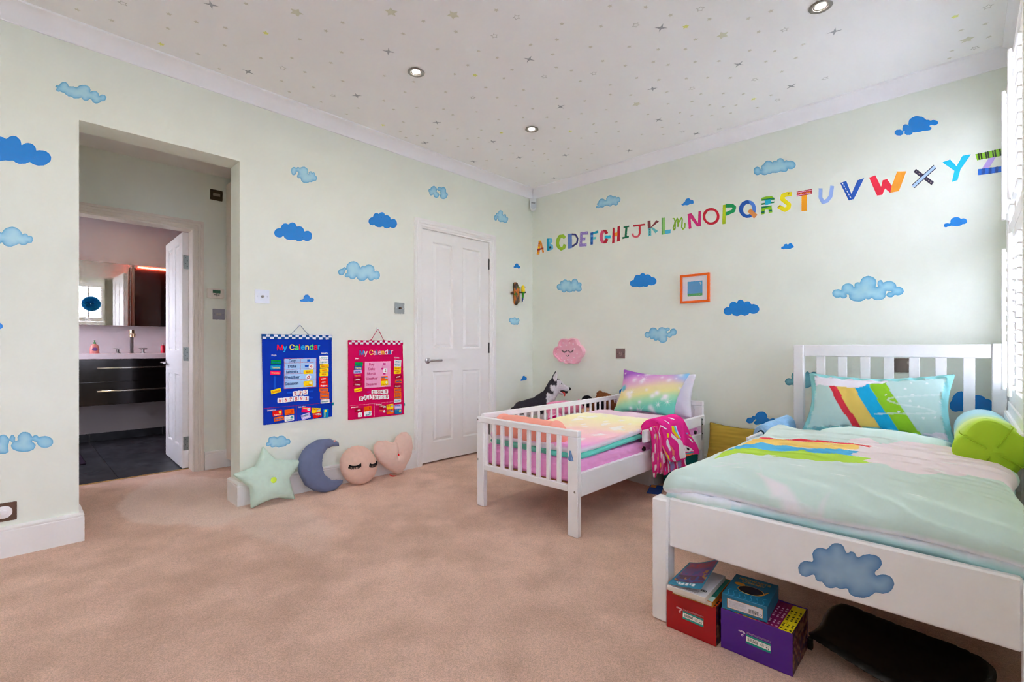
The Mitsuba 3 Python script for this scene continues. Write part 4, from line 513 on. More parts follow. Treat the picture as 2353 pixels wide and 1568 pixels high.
for (w_, kd, pts), lab in zip(CLOUDS, CNAME):
    poly = Polygon(mm(pts)).buffer(0)
    if poly.geom_type != 'Polygon': poly = max(poly.geoms, key=lambda g: g.area)
    poly = poly.buffer(.0015).buffer(-.0015)
    k = thing('cloud_sticker', lab, 'wall sticker', {'b': 'flat blue cloud stickers', 't': 'light blue cloud stickers'}.get(kd, 'light blue cloud stickers'))
    if kd == 'b': m = ext(poly, .0012); c = np.tile(lin('0f7fd2'), (len(m.vertices), 1))
    else:
        rim, core = {'l': ('4fa6cd', 'a9d6e6'), 't': ('2f8296', '6fb2be'), 'f': ('3f78ac', '93b4d0')}[kd]
        m, c = gradient_decal(poly, rim, core, max(.003, math.sqrt(poly.area) / 34))
    scene[k] = ply(FR[w_](m), 'satin', c)
LCOL = {'A': 'orange striped', 'B': 'teal and light blue', 'C': 'lime green', 'D': 'blue and navy', 'E': 'lavender dotted', 'F': 'blue and teal', 'G': 'pink and crimson', 'H': 'crimson with orange bar', 'I': 'dark green', 'J': 'red', 'K': 'maroon and turquoise', 'L': 'green and light blue', 'M': 'lime green handwritten', 'N': 'magenta', 'O': 'crimson ring', 'P': 'lime and green', 'Q': 'blue with orange tail', 'R': 'green striped', 'S': 'yellow', 'T': 'amber with crimson bar', 'U': 'pale blue', 'V': 'blue with stitched line', 'W': 'red and orange', 'X': 'navy and light blue crossed', 'Y': 'cyan', 'Z': 'lime, lavender and blue striped'}
for ch, pieces in LETTERS:
    k = thing('letter_sticker', '%s letter %s sticker of the alphabet on the wall' % (LCOL[ch], ch), 'letter sticker', 'alphabet letter stickers')
    L = []
    for i, (colr, rings) in enumerate(pieces):
        p = Polygon(mm(rings[0]), [mm(r) for r in rings[1:]]).buffer(0)
        if p.area < 1e-7: continue
        L.append((ext(p, .0010 + .0004 * i), colr))
    m, c = ccat(L); scene[k] = ply(fR(m), 'satin', c)

# ---------------------------------------------------------------- switches, sockets and wall fittings
def plate(frame, u, v, w, h, hexc, bsdf, base, label, catg, extras, t=.006):
    k = thing(base, label, catg)
    part(k, 'plate', frame(mv(cat(ext(rrect(w, h, .004), t)), u, v, 0)), bsdf, hexc)
    for nm, m, b, c, sm in extras: part(k, nm, frame(mv(m, u, v, t)), b, c, sm)
    return k
scr = lambda d: cat(*[mv(cyl((0, 0, -.0005), (0, 0, .0012), .0028, 10), s * d, 0, 0) for s in (-1, 1)])
knob = lambda: lathe([(0, 0), (.0085, 0), (.0085, .003), (.0075, .003), (.0070, .017), (.0055, .019), (0, .019)], 20)
plate(fL, -2.669, 1.326, .087, .088, 'dfe8f4', 'satin', 'dimmer_switch', 'white dimmer switch with a steel knob above the blue calendar', 'light switch', [('knob', knob(), 'metal', '9a9894', 30), ('screw', scr(.030), 'satin', 'b8c0c8', False)])
plate(fL, -1.633, 1.311, .088, .088, '9a9e9e', 'metal', 'dimmer_switch', 'brushed steel dimmer switch between the calendars and the door', 'light switch', [('knob', knob(), 'metal', '6a5850', 30), ('screw', scr(.030), 'metal', 'd0d0d0', False)])
LB = lambda m: fL(m, -1.17)
plate(LB, -2.608, 1.269, .088, .087, '8a8a92', 'metal', 'light_switch', 'steel double rocker switch in the lobby under the thermostat', 'light switch', [('rocker', bx(-.018, -.002, -.012, .012, 0, .004, .001), 'metal', 'a09a90', False), ('rocker', bx(.002, .018, -.012, .012, 0, .004, .001), 'metal', 'a09a90', False), ('screw', scr(.030), 'metal', '3a3a3a', False)])
plate(LB, -2.625, 2.250, .090, .086, '57503e', 'metal', 'isolator_switch', 'dark bronze isolator switch high in the lobby', 'light switch', [('rocker', bx(-.026, .026, -.010, .014, 0, .006, .002), 'satin', '8f887c', False), ('screw', scr(.034), 'metal', '1c1a16', False)])
k = thing('thermostat', 'white wall thermostat with a green display in the lobby', 'thermostat')
part(k, 'body', LB(mv(cat(ext(rrect(.122, .080, .010), .020), mv(ext(rrect(.116, .074, .009), .004), 0, 0, .02)), -2.6335, 1.438, 0)), 'satin', 'dcd6cc')
part(k, 'display', LB(mv(ext(rrect(.056, .026, .001), .0012), -2.6285, 1.452, .024)), 'gloss', '1f5a38')
part(k, 'buttons', LB(mv(cat(*[ext(at2(rrect(.012, .006, .002), a, b), .002) for a, b in ((-.014, 0), (0, 0), (.014, 0), (0, .008), (0, -.009))]), -2.628, 1.426, .024)), 'satin', '3a4038')
plate(fL, -3.817, .214, .088, .087, '7a6a62', 'metal', 'wall_socket', 'brown metal wall socket with a white safety cover above the left skirting', 'socket', [('safety_cover', lathe([(0, 0), (.0295, 0), (.0295, .004), (.026, .006), (.013, .0065), (.012, .011), (.009, .013), (0, .013)], 28), 'satin', 'e9e9ec', 40)])
plate(fR, 1.054, .940, .091, .090, '8b7d78', 'metal', 'wall_socket', 'brown metal aerial outlet on the wall above the small bed', 'socket', [('outlet', cat(bx(-.010, .012, .010, .015, 0, .003), bx(.008, .012, -.014, .015, 0, .003), bx(-.006, .012, -.018, -.014, 0, .003), bx(-.010, -.006, -.008, .012, 0, .0015)), 'metal', 'c9bdb4', False), ('screw', scr(.030), 'metal', '3a3632', False)])
plate(fR, 3.020, .885, .146, .086, '857a76', 'metal', 'wall_socket', 'brown metal double socket behind the headboard slats', 'socket', [('rocker', bx(.030, .045, .008, .026, 0, .004, .001), 'satin', 'b8b0aa', False), ('screw', scr(.060), 'metal', '3a3632', False)])
# motion sensor in the corner
k = thing('motion_sensor', 'white motion sensor in the room corner under the coving', 'motion sensor')
cap = lambda w, h: sbox(-w / 2, -h / 2 + w / 2, w / 2, h / 2 - .012).union(Point(0, -h / 2 + w / 2).buffer(w / 2, quad_segs=10)).union(at2(rrect(w, .03, .010), 0, h / 2 - .015))
def corner(m):
    m = m.copy(); v = np.array(m.vertices); a = math.sqrt(.5); m.vertices = np.stack([.045 + a * v[:, 0] + a * v[:, 2], -.045 + a * v[:, 0] - a * v[:, 2], 2.474 + v[:, 1]], 1); return m
part(k, 'body', corner(mv(cat(ext(cap(.066, .128), .034), mv(ext(cap(.058, .120), .005), 0, 0, .034)), 0, 0, -.005)), 'satin', 'd9dfe2')
part(k, 'lens', corner(mv(ext(Point(0, -.022).buffer(.026).union(sbox(-.026, -.022, .026, .006)), .003), 0, 0, .034)), 'satin', 'c6d0d8')
part(k, 'slot', corner(mv(ext(at2(rrect(.042, .007, .003), 0, .014), .0035), 0, 0, .034)), 'matte', '5c666c')
part(k, 'bracket', cat(bx(.002, .05, -.05, -.002, 2.44, 2.50)), 'satin', 'd9dfe2')

# ---------------------------------------------------------------- orange picture frame (the print is left plain: sky, grass, butterfly)
k = thing('picture_frame', 'small square orange picture frame on the back wall', 'picture')
u0, u1, v0, v1 = 1.617, 1.852, 1.354, 1.583; fw = .017
part(k, 'frame', fR(mv(cat(ext(Polygon(rect(u0, u1, v0, v1), [rect(u0 + fw, u1 - fw, v0 + fw, v1 - fw)]), .022)), 0, 0, 0)), 'satin', 'e8610c')
part(k, 'mount', fR(bx(u0 + fw, u1 - fw, v0 + fw, v1 - fw, .004, .010)), 'matte', 'e6e4ea')
pm, pc = ccat([(bx(1.676, 1.796, 1.407, 1.526, .010, .0112), '1794cc'), (bx(1.676, 1.796, 1.407, 1.428, .0112, .0116), '0fa04a'), (ext(at2(affinity.scale(Point(0, 0).buffer(.006), .6, 1), 1.779, 1.511, 20), .0122), 'eef4f6'), (ext(at2(affinity.scale(Point(0, 0).buffer(.005), .7, 1), 1.784, 1.500, -35), .0122), 'cfeee6'), (ext(Point(1.783, 1.506).buffer(.0022), .0126), '3a3038')] + [(ext(Point(a, b).buffer(.0013), .0119), 'dff0e0') for a, b in ((1.764, 1.422), (1.745, 1.413), (1.774, 1.414), (1.690, 1.413))])
part(k, 'print', fR(pm), 'matte', pc)
part(k, 'glass', fR(bx(u0 + fw, u1 - fw, v0 + fw, v1 - fw, .0165, .0175)), 'glass')

# ---------------------------------------------------------------- pink cloud night lamp
k = thing('cloud_lamp', 'pink cloud-shaped wall lamp with a sleeping face and little bulbs', 'lamp')
cl = union_all([Point(a, b).buffer(r) for a, b, r in ((-.112, -.012, .062), (-.045, .060, .066), (.052, .062, .066), (.112, -.002, .066), (.075, -.062, .058), (-.010, -.068, .054), (-.075, -.055, .052))] + [sbox(-.09, -.07, .09, .06)]).buffer(-.004).buffer(.008).buffer(-.004).simplify(.0008)
cm_ = lambda m: fR(mv(m, .494, .955, 0))
part(k, 'shell', cm_(cat(ext(cl.difference(cl.buffer(-.012)), .055))), 'satin', 'eeb4c4', 30)
part(k, 'face', cm_(ext(cl.buffer(-.011), .034)), 'satin', 'edb0c2')
def lash(cx, cy, r=.024):
    g = np.radians(np.linspace(200, 340, 12)); a = LineString([(cx + r * math.cos(t), cy + .012 + r * .9 * math.sin(t)) for t in g]).buffer(.0028)
    return union_all([a] + [LineString([(cx + r * math.cos(t), cy + .012 + r * .9 * math.sin(t)), (cx + (r + .010) * math.cos(t), cy + .012 + (r * .9 + .010) * math.sin(t))]).buffer(.0024) for t in np.radians((200, 225, 250, 275, 300, 325, 340))])
part(k, 'eyelash', cm_(mv(ext(lash(-.048, .004), .0012), 0, 0, .034)), 'matte', '141418'); part(k, 'eyelash', cm_(mv(ext(lash(.028, .004), .0012), 0, 0, .034)), 'matte', '141418')
part(k, 'mouth', cm_(mv(ext(LineString([(-.012 + .017 * math.cos(t), -.036 + .012 * math.sin(t)) for t in np.radians(np.linspace(190, 350, 9))]).buffer(.0028), .0012), 0, 0, .034)), 'matte', '141418')
for a, b in ((-.063, .082), (.018, .082), (.058, .072), (-.026, .060), (-.090, .046), (.074, .024), (-.127, .018), (-.143, -.028), (-.122, -.068), (-.082, -.068), (-.046, -.092), (-.006, -.084), (.038, -.094), (.070, -.060), (.104, -.022)):
    part(k, 'bulb', cm_(ball((a, b, .036), .0062, sub=2)), 'satin', 'fbeef0', True)

# ---------------------------------------------------------------- parrot ornament
k = thing('parrot_ornament', 'yellow and green parrot on a tree bark wall ornament beside the door', 'ornament')
def hullchain(L):
    out = []
    for (a, ra), (b, rb) in L:
        s1 = m3.Manifold.sphere(ra, 16).translate(a); s2 = m3.Manifold.sphere(rb, 16).translate(b); out.append(m3.Manifold.batch_hull([s1, s2]))
    return m3.Manifold.batch_boolean(out, m3.OpType.Add)
def blob(L, edge=.012, it=12, lam=.5):
    m = cat(hullchain(L).refine_to_length(edge)); m.merge_vertices(); trimesh.smoothing.filter_taubin(m, lamb=lam, nu=.53, iterations=it); return m
V3 = lambda u, v, w: (w, u, v)
bk = blob([((V3(-.285, 1.640, .012)), .024), ] and [(((V3(-.285, 1.625, .020)), .028), ((V3(-.275, 1.53, .022)), .032)), (((V3(-.275, 1.53, .022)), .034), ((V3(-.275, 1.445, .018)), .024)), (((V3(-.31, 1.545, .022)), .018), ((V3(-.342, 1.535, .020)), .010)), (((V3(-.25, 1.600, .020)), .018), ((V3(-.235, 1.46, .016)), .012))], .007, 4)
bv = np.array(bk.vertices); bv[:, 0] = np.maximum(bv[:, 0], .0005); nz = meshkit.fbm(bv * 55, 3, 5); bv[:, 0] += (nz - .5) * .008 * (bv[:, 0] > .004); bk.vertices = bv
n2 = meshkit.fbm(bv * np.array([60, 60, 18]), 3, 9)[:, None]; bc = np.where(n2 > .56, lin('c8701c'), np.where(n2 > .44, lin('6a4a30'), lin('3c2c24')))
bc[(meshkit.fbm(bv * 30, 2, 21) > .62)] = lin('5a7a1c')
part(k, 'bark', bk, 'satin', bc, True)
part(k, 'perch', cat(tube([V3(-.305, 1.552, .035), V3(-.25, 1.548, .048), V3(-.158, 1.553, .045)], .0055, 8), tube([V3(-.20, 1.551, .047), V3(-.172, 1.560, .052)], .004, 6)), 'satin', '3a2c26', True)
pb = blob([((V3(-.206, 1.608, .050), .016), (V3(-.204, 1.575, .050), .021)), ((V3(-.204, 1.575, .050), .021), (V3(-.196, 1.535, .044), .013)), ((V3(-.196, 1.535, .044), .013), (V3(-.200, 1.463, .036), .006))], .005, 4)
z = np.array(pb.vertices)[:, 2]; pc = np.where((z > 1.556)[:, None], lin('f2dc10'), np.where((z > 1.495)[:, None], lin('2f9a20'), lin('173a86')))
part(k, 'parrot', pb, 'satin', pc, True)
part(k, 'beak', cyl(V3(-.192, 1.610, .060), V3(-.186, 1.600, .068), .006, 10, .001), 'satin', 'b8a040')
part(k, 'eye', ball(V3(-.198, 1.616, .064), .0022, sub=1), 'gloss', '101010', True)

# ---------------------------------------------------------------- fabric calendars
def calendar(corners, base_hex, label, title_cols, table, t_hex, t_line, t_text, words, patches, patch_hex, heads, tags, check_hex, seps, sep_hex, cord_hex, hook, s1, s2, tab, titl):
    k = thing('fabric_calendar', label, 'wall calendar', 'fabric wall calendars')
    TL, TR, BR, BL = corners; n, mr = 44, 52; U, Vv = np.meshgrid(np.linspace(0, 1, n), np.linspace(0, 1, mr))
    top = [np.array(TL) * (1 - U[..., None]) + np.array(TR) * U[..., None]][0]; bot = np.array(BL) * (1 - U[..., None]) + np.array(BR) * U[..., None]
    P = top * (1 - Vv[..., None]) + bot * Vv[..., None]; wv = .011 + .004 * meshkit.fbm(np.stack([U * 5, Vv * 3, U * 0], -1), 2, 8) + .003 * np.sin(U * 9) * Vv * 0
    P = np.concatenate([P, wv[..., None]], -1).reshape(-1, 3); i, j = np.meshgrid(np.arange(mr - 1), np.arange(n - 1), indexing='ij'); a = (i * n + j).ravel()
    F = np.vstack([np.c_[a, a + n, a + 1], np.c_[a + 1, a + n, a + n + 1]]); back = P.copy(); back[:, 2] = .002
    e = np.r_[np.arange(n), np.arange(1, mr) * n + n - 1, (mr - 1) * n + np.arange(n - 2, -1, -1), np.arange(mr - 2, 0, -1) * n]; N = len(P); e2 = np.roll(e, -1)
    sk = np.vstack([np.c_[e, e2, e + N], np.c_[e2, e2 + N, e + N]])
    m = trimesh.Trimesh(np.vstack([P, back]), np.vstack([F, F[:, ::-1] + N, sk]), process=False)
    part(k, 'cloth', fL(m), 'cloth', base_hex, 50)
    wd = TR[0] - TL[0]; nc = 20; L = []
    for r in range(2):
        for q in range(nc):
            if (r + q) % 2 == 0: continue
            L.append(bx(TL[0] + wd * q / nc, TL[0] + wd * (q + 1) / nc, TL[1] - .0145 * (r + 1), TL[1] - .0145 * r, .012, .0172))
    part(k, 'checked_band', fL(ccat([(bx(TL[0] - .002, TR[0] + .002, TL[1] - .030, TL[1] + .002, .004, .0165), check_hex), (cat(*L), 'dfe6f2')])[0]), 'cloth', ccat([(bx(TL[0] - .002, TR[0] + .002, TL[1] - .030, TL[1] + .002, .004, .0165), check_hex), (cat(*L), 'dfe6f2')])[1])
    # title, a letter at a time
    (u0, v0), (u1, v1) = titl; M, C, x = [], [], 0.0; adv = []
    chars = 'My Calendar'; ws = {'M': .95, 'y': .70, ' ': .38, 'C': .86, 'a': .72, 'l': .36, 'e': .72, 'n': .74, 'd': .76, 'r': .52}
    tot = sum(ws[c] for c in chars); q = 0
    for ch in chars:
        if ch != ' ': M.append((text(ch, .038 if ch not in 'MC' else .036, u0 + (u1 - u0) * (x + ws[ch] / 2) / tot, v0 + .017 + (v1 - v0) * x / tot, 0, .0160), title_cols[q])); q += 1
        x += ws[ch]
    mt, ct = ccat(M); part(k, 'title', fL(mt), 'cloth', ct, label='title reading My Calendar')
    (tu0, tv1), (tu1, tv0) = table[:2]; L = [(bx(tu0, tu1, tv0, tv1, .010, .0165), t_hex)]
    ln_ = lambda a, b, c, d: (bx(a, b, c, d, .0165, .0169), t_line)
    if t_line:
        L += [ln_(tu0, tu1, v - .0008, v + .0008) for v in table[3]] + [ln_(table[2], table[2] + .002, table[3][2], tv1)] + [ln_(tu0, tu1, tv1 - .002, tv1), ln_(tu0, tu1, tv0, tv0 + .002), ln_(tu0, tu0 + .002, tv0, tv1), ln_(tu1 - .002, tu1, tv0, tv1)]
    L += [(text(s, .019, u, v, 0, .0166), t_text) for s, u, v in words]
    mt, ct = ccat(L); part(k, 'table', fL(mt), 'cloth', ct, label='table for day, date, month, weather and season')
    for u, v, w, h in patches: part(k, 'velcro_strip', fL(bx(u - w / 2, u + w / 2, v - h / 2, v + h / 2, .012, .0172)), 'cloth', patch_hex)
    for s, u, v in heads: part(k, 'heading', fL(text(s, .010, u, v, 0, .0158)), 'cloth', 'f4f0f4', label='heading reading ' + s)
    for a, b, c, d in seps: part(k, 'ribbon', fL(bx(a, b, c, d, .012, .0160)), 'cloth', sep_hex)
    for i, tg in enumerate(tags):
        kd, u, v, deg, hx, s, tx = tg; u, v = u / 1000, v / 1000; lift = .0172 + .0005 * (i % 3)
        if kd == 'n': sh, w, h = rrect(.033, .033, .003), .033, .033
        elif kd == 'p': sh, w, h = rrect(.062, .037, .004), .062, .037
        else: sh, w, h = rrect(.064, .027, .003), .064, .027
        L = [(mv(ext(at2(sh, u, v, deg), .0026), 0, 0, lift - .0026 + .0012), hx)]; zt = lift + .0012; a = math.radians(deg); c, s_ = math.cos(a), math.sin(a); R2 = lambda p, q: (u + c * p - s_ * q, v + s_ * p + c * q)
        if kd == 'n': L.append((text(s, .021, u, v, deg, zt), tx))
        elif kd == 't': L.append((text(s, .0115, u, v, deg, zt, fit=.052), tx))
        else:
            cx, cy = R2(.0, -.010) if s in ('Summer', 'Autumn', 'Winter', 'Spring') else R2(-.006, .010)
            L.append((text(s, .0095, cx, cy, deg, zt, fit=.046), tx))
            px, py = R2(.017, .004); disc = lambda r, hx_, q=0: L.append((mv(ext(Point(px + q, py).buffer(r), .0004), 0, 0, zt), hx_))
            if s in ('Summer', 'Sunny'): disc(.0095, 'f8e038')
            elif s == 'Spring': disc(.0100, 'f4eeb0')
            elif s == 'Autumn': L.append((mv(ext(at2(star_poly('s', .012), px, py, 20), .0004), 0, 0, zt), 'd83018'))
            elif s == 'Winter': L.append((mv(ext(union_all([at2(rrect(.022, .004, .001), px, py, g) for g in (0, 60, 120)]), .0004), 0, 0, zt), '18a0b0'))
            elif s == 'Windy': disc(.0105, 'f0f4f8'); disc(.0055, '3aa0d8')
            elif s == 'Snowing': L.append((mv(ext(union_all([Point(*R2(g, -.006)).buffer(.0045) for g in (-.018, -.006, .006, .018)]), .0004), 0, 0, zt), 'f4f4fc'))
            else: L.append((mv(ext(union_all([Point(px + g, py + f).buffer(.006) for g, f in ((-.008, -.004), (0, 0), (.007, -.003))]), .0004), 0, 0, zt), 'b4b8bc'))
        mt, ct = ccat(L); part(k, 'tag', fL(mt), 'cloth', ct, label='%s reading %s' % ('number tag' if kd == 'n' else 'word tag', s))
    part(k, 'cord', fL(cat(tube([(s1[0], s1[1], .010), (hook[0] - .003, hook[1], .012), (hook[0] + .003, hook[1], .012), (s2[0], s2[1], .010)], .0022, 6), *[ball((q[0], q[1], .012), .006, sub=2) for q in (s1, s2)])), 'cloth', cord_hex, True)
    part(k, 'hook', fL(cat(bx(hook[0] - .007, hook[0] + .007, hook[1] - .012, hook[1] + .016, 0, .004, .001), cyl((hook[0], hook[1] - .006, .003), (hook[0], hook[1] - .004, .016), .0022, 8))), 'satin', 'e4e8e8')
    part(k, 'side_tab', fL(bx(tab[0] - .010, tab[0] + .006, tab[1] - .010, tab[1] + .010, .006, .010)), 'cloth', '1f8f9a')
Rd, Cy, Ye, Gn = 'ee1c3c', '30b0ea', 'f8dc68', '66e878'
calendar(((-2.672, 1.080), (-2.206, 1.084), (-2.202, .499), (-2.662, .491)), '1438b0', 'blue quilted fabric My Calendar with word tags, left of the two', [Rd, Cy, Ye, Gn, Rd, Cy, Ye, Gn, Rd, Cy],
    ((-2.537, .921), (-2.319, .718), -2.431, (.891, .847, .817, .775)), 'a6cdf4', 'd01c44', '16306e', [('Day', -2.483, .906), ('Date', -2.484, .868), ('Month', -2.485, .831), ('Weather', -2.486, .794), ('Season', -2.488, .752)],
    [(-2.373, .905, .019, .015), (-2.386, .867, .026, .014), (-2.596, .765, .013, .085), (-2.502, .690, .030, .012), (-2.358, .690, .034, .010), (-2.358, .645, .030, .010)], '1c56c8', [('Days', -2.601, .945), ('Months', -2.260, .954), ('Seasons', -2.616, .585), ('Weather', -2.417, .588)],
    CAL_BLUE, '1d4f96', [(-2.665, -2.203, .599, .6006), (-2.457, -2.4554, .500, .599)], 'c81c48', '8f9ea8', (-2.430, 1.146), (-2.491, 1.082), (-2.374, 1.083), (-2.195, .587), ((-2.582, .978), (-2.290, .984)))
Bl, Pp = '2a86cc', 'f6c8dc'
calendar(((-2.076, 1.047), (-1.611, 1.038), (-1.596, .452), (-2.076, .459)), 'd00f58', 'crimson quilted fabric My Calendar with word tags, beside the white door', [Bl, 'f8e4ee', 'f8c850', Pp, Bl, Pp, 'f8c850', 'f8e4ee', Bl, Pp],
    ((-1.947, .886), (-1.725, .686), -1.833, ()), 'f0a8cc', None, 'c01c6c', [('Day', -1.889, .866), ('Date', -1.889, .830), ('Month', -1.891, .794), ('Weather', -1.891, .757), ('Season', -1.893, .714)],
    [(-1.780, .866, .020, .014), (-1.797, .828, .020, .014), (-1.780, .789, .020, .014), (-1.915, .654, .028, .012), (-2.008, .738, .018, .010), (-2.008, .690, .018, .010)], 'c01c80', [('Days', -2.010, .913), ('Months', -1.668, .913), ('Seasons', -2.030, .551), ('Weather', -1.830, .552)],
    CAL_PINK, 'b8104e', [(-2.072, -1.598, .5625, .564), (-1.867, -1.8655, .462, .5625)], 'f0b0cc', 'b81850', (-1.832, 1.134), (-1.892, 1.050), (-1.781, 1.048), (-1.592, .531), ((-1.990, .938), (-1.700, .944)))
# ---------------------------------------------------------------- cushions propped against the left wall
def propped(base, pts, a, b, s, thick, hexc, label, catg, grp='plush cushions by the skirting', crease=None, noise_=.004):
    poly = Polygon([(y / 1000, z / 1000) for y, z in pts]).buffer(0).buffer(.006).buffer(-.012).buffer(.006)
    z0 = poly.bounds[1]; V, F, D = puff(poly, s, thick, 'soft')
    wr = (meshkit.fbm(np.c_[V[:, :2] * 16, V[:, 2] * 0], 3, 11) - .5) * noise_ * np.minimum(D / .03, 1) + (meshkit.fbm(np.c_[V[:, :2] * 45, V[:, 2] * 0], 2, 12) - .5) * noise_ * .4 * np.minimum(D / .02, 1)
    w = V[:, 2] + wr * np.sign(V[:, 2])
    if crease: w = np.where(V[:, 2] > 0, w - crease(V[:, 0], V[:, 1]), w)
    v = np.maximum(V[:, 1], .003) if z0 < .03 else V[:, 1]
    X = a - b * v + w; X = np.maximum(X, np.where(v < .147, .0215, .002))
    m = trimesh.Trimesh(np.c_[X, V[:, 0], v], F, process=False)
    k = thing(base, label, catg, grp); nz = meshkit.fbm(np.c_[V[:, :2] * 60, V[:, 2] * 9], 2, 4)[:, None]
    part(k, 'cover', m, 'cloth', lin(hexc) * (.93 + .14 * nz), True)
    def surf(u, v_, off=0.0):
        i = np.argmin((V[:, 0] - u) ** 2 + (V[:, 1] - v_) ** 2 + (V[:, 2] < 0) * 9); return np.array([X[i] + off, u, v_])
    return k, surf
gauss = lambda u, v, c, r: np.exp(-((u - c[0]) ** 2 + (v - c[1]) ** 2) / r ** 2)
k, sf_ = propped('star_cushion', STAR, .135, .2, .009, .12, 'c3dccd', 'pale mint star-shaped cushion with a lime button leaning on the wall', 'cushion', crease=lambda u, v: .018 * gauss(u, v, (-2.651, .158), .030))
part(k, 'button', lathe([(0, 0), (.017, 0), (.020, .004), (.017, .010), (0, .013)], 24, sf_(-2.651, .158, -.003), (1, 0, .2)), 'satin', 'c8e838', 40, label='lime green button')
k, sf_ = propped('moon_cushion', MOON, .125, .15, .009, .11, '6d7896', 'blue grey crescent moon cushion beside the star cushion', 'cushion')
part(k, 'patch', tf(bx(-.001, .002, -.012, .012, -.006, .006, .0008), trimesh.transformations.translation_matrix(sf_(-2.223, .332, .0)) @ trimesh.transformations.rotation_matrix(math.radians(40), (1, 0, 0))), 'cloth', 'd8a8a8', label='small pink label')
k, sf_ = propped('face_cushion', FACE, .13, .15, .009, .13, 'dfbcab', 'round pale pink cushion with two black embroidered sleeping lashes', 'cushion')
for (cu, cv) in ((-2.105, .154), (-1.953, .140)):
    L = [tube([sf_(cu + .040 * math.cos(t), cv + .018 * math.sin(t) + .012, .001) for t in np.radians(np.linspace(195, 345, 9))], .0055, 6)]
    for t in np.radians(np.linspace(195, 345, 11)):
        p = sf_(cu + .040 * math.cos(t), cv + .012 + .018 * math.sin(t), .001); q = sf_(cu + .044 * math.cos(t) - .006, cv + .012 + .018 * math.sin(t) - .018, .006); L.append(tube([p, (p + q) / 2 + [.003, 0, 0], q], .0026, 5))
    part(k, 'eyelash', cat(*L), 'cloth', '1c1a1e', True, label='black yarn eyelash')
k, sf_ = propped('heart_cushion', HEART, .12, .10, .009, .11, 'e0c2b4', 'pale pink heart cushion with a red button beside the door frame', 'cushion', crease=lambda u, v: .022 * gauss(u, v, (-1.726, .159), .028) + .014 * np.exp(-((u + 1.726) / .012) ** 2) * (v > .159))
part(k, 'button', lathe([(0, 0), (.013, 0), (.0155, .004), (.013, .008), (0, .010)], 24, sf_(-1.726, .159, -.002), (1, 0, .1)), 'satin', 'e81020', 40, label='red button')
part(k, 'thread', cat(tube([(.085, -1.775, .010), (.105, -1.765, .004), (.125, -1.742, .003)], .0022, 5), tube([(.085, -1.775, .010), (.115, -1.775, .003), (.13, -1.760, .003)], .0022, 5)), 'cloth', 'e03038', True, label='loose red thread')

# ---------------------------------------------------------------- the small white bed
def bolt(x, y, z): return lathe([(0, 0), (.0065, 0), (.0060, .0015), (.0035, .0015), (.003, .0006), (0, .0006)], 14, (x, y, z), (0, -1, 0))
WB = 'e8e8ea'; B_ = .003
sb = thing('toddler_bed', 'small white wooden toddler bed with barred ends', 'bed')
x0, x1, ya, yb = 1.070, 1.847, -1.762, -.105
for xa, xb in ((x0, x0 + .062), (x1 - .066, x1)):
    part(sb, 'leg', bx(xa, xb, ya, ya + .034, .001, .5235, B_), 'satin', WB); part(sb, 'leg', bx(xa, xb, yb - .034, yb, .001, .545, B_), 'satin', WB)
part(sb, 'end_rail', bx(x0, x1, ya, ya + .034, .5245, .558, B_), 'satin', WB); part(sb, 'end_rail', bx(x0 + .062, x1 - .066, ya + .004, ya + .030, .231, .266, B_), 'satin', WB)
part(sb, 'end_rail', bx(x0, x1, yb - .034, yb, .546, .580, B_), 'satin', WB); part(sb, 'end_panel', bx(x0 + .062, x1 - .066, yb - .028, yb - .008, .231, .546, B_), 'satin', WB)
for x in (1.141, 1.2105, 1.281, 1.352, 1.425, 1.4955, 1.567, 1.640, 1.713): part(sb, 'bar', bx(x - .0115, x + .0115, ya + .008, ya + .026, .262, .528, .002), 'satin', WB)
part(sb, 'side_rail', bx(x0 + .004, x0 + .030, ya + .034, yb - .034, .541, .575, B_), 'satin', WB); part(sb, 'side_rail', bx(x0 + .004, x0 + .030, ya + .034, yb - .034, .231, .266, B_), 'satin', WB)
for i in range(22): part(sb, 'bar', cyl((x0 + .017, -1.688 + .0725 * i, .262), (x0 + .017, -1.688 + .0725 * i, .545), .0095, 10), 'satin', WB, 30)
part(sb, 'side_board', bx(x1 - .022, x1, ya + .034, yb - .034, .210, .335, B_), 'satin', WB)
part(sb, 'slatted_base', cat(*[bx(x0 + .028, x1 - .024, y, y + .06, .252, .263) for y in np.arange(ya + .045, yb - .09, .1)], bx(x0 + .03, x1 - .024, ya + .032, ya + .044, .24, .263), bx(x0 + .028, x0 + .05, ya + .034, yb - .03, .235, .252), bx(x1 - .045, x1 - .023, ya + .034, yb - .03, .235, .252)), 'satin', 'b08a50', kind=None)
for x, z in ((x0 + .010, .541), (x0 + .010, .290), (x1 - .018, .238)): part(sb, 'bolt', bolt(x, ya + .0005, z), 'metal', '8f8c86')
gr_ = part(sb, 'guard_rail', bx(x1 + .004, x1 + .026, -1.094, -.150, .403, .482, .006), 'satin', WB)
for y in (-1.010, -.215):
    br = part(sb, 'guard_bracket', cat(bx(x1 + .026, x1 + .029, y - .009, y + .009, .301, .462, .001), bx(x1 - .052, x1 - .049, y - .009, y + .009, .32, .45)), 'metal', 'aab0b4')
    part(br, 'screw', cat(*[cyl((x1 + .028, y, z), (x1 + .032, y, z), .0055, 10) for z in (.452, .418, .348)]), 'metal', '4a4e50')
    part(br, 'clamp_knob', cyl((x1 - .045, y - .012, .352), (x1 - .012, y - .012, .352), .014, 12), 'satin', '1a1a1a')
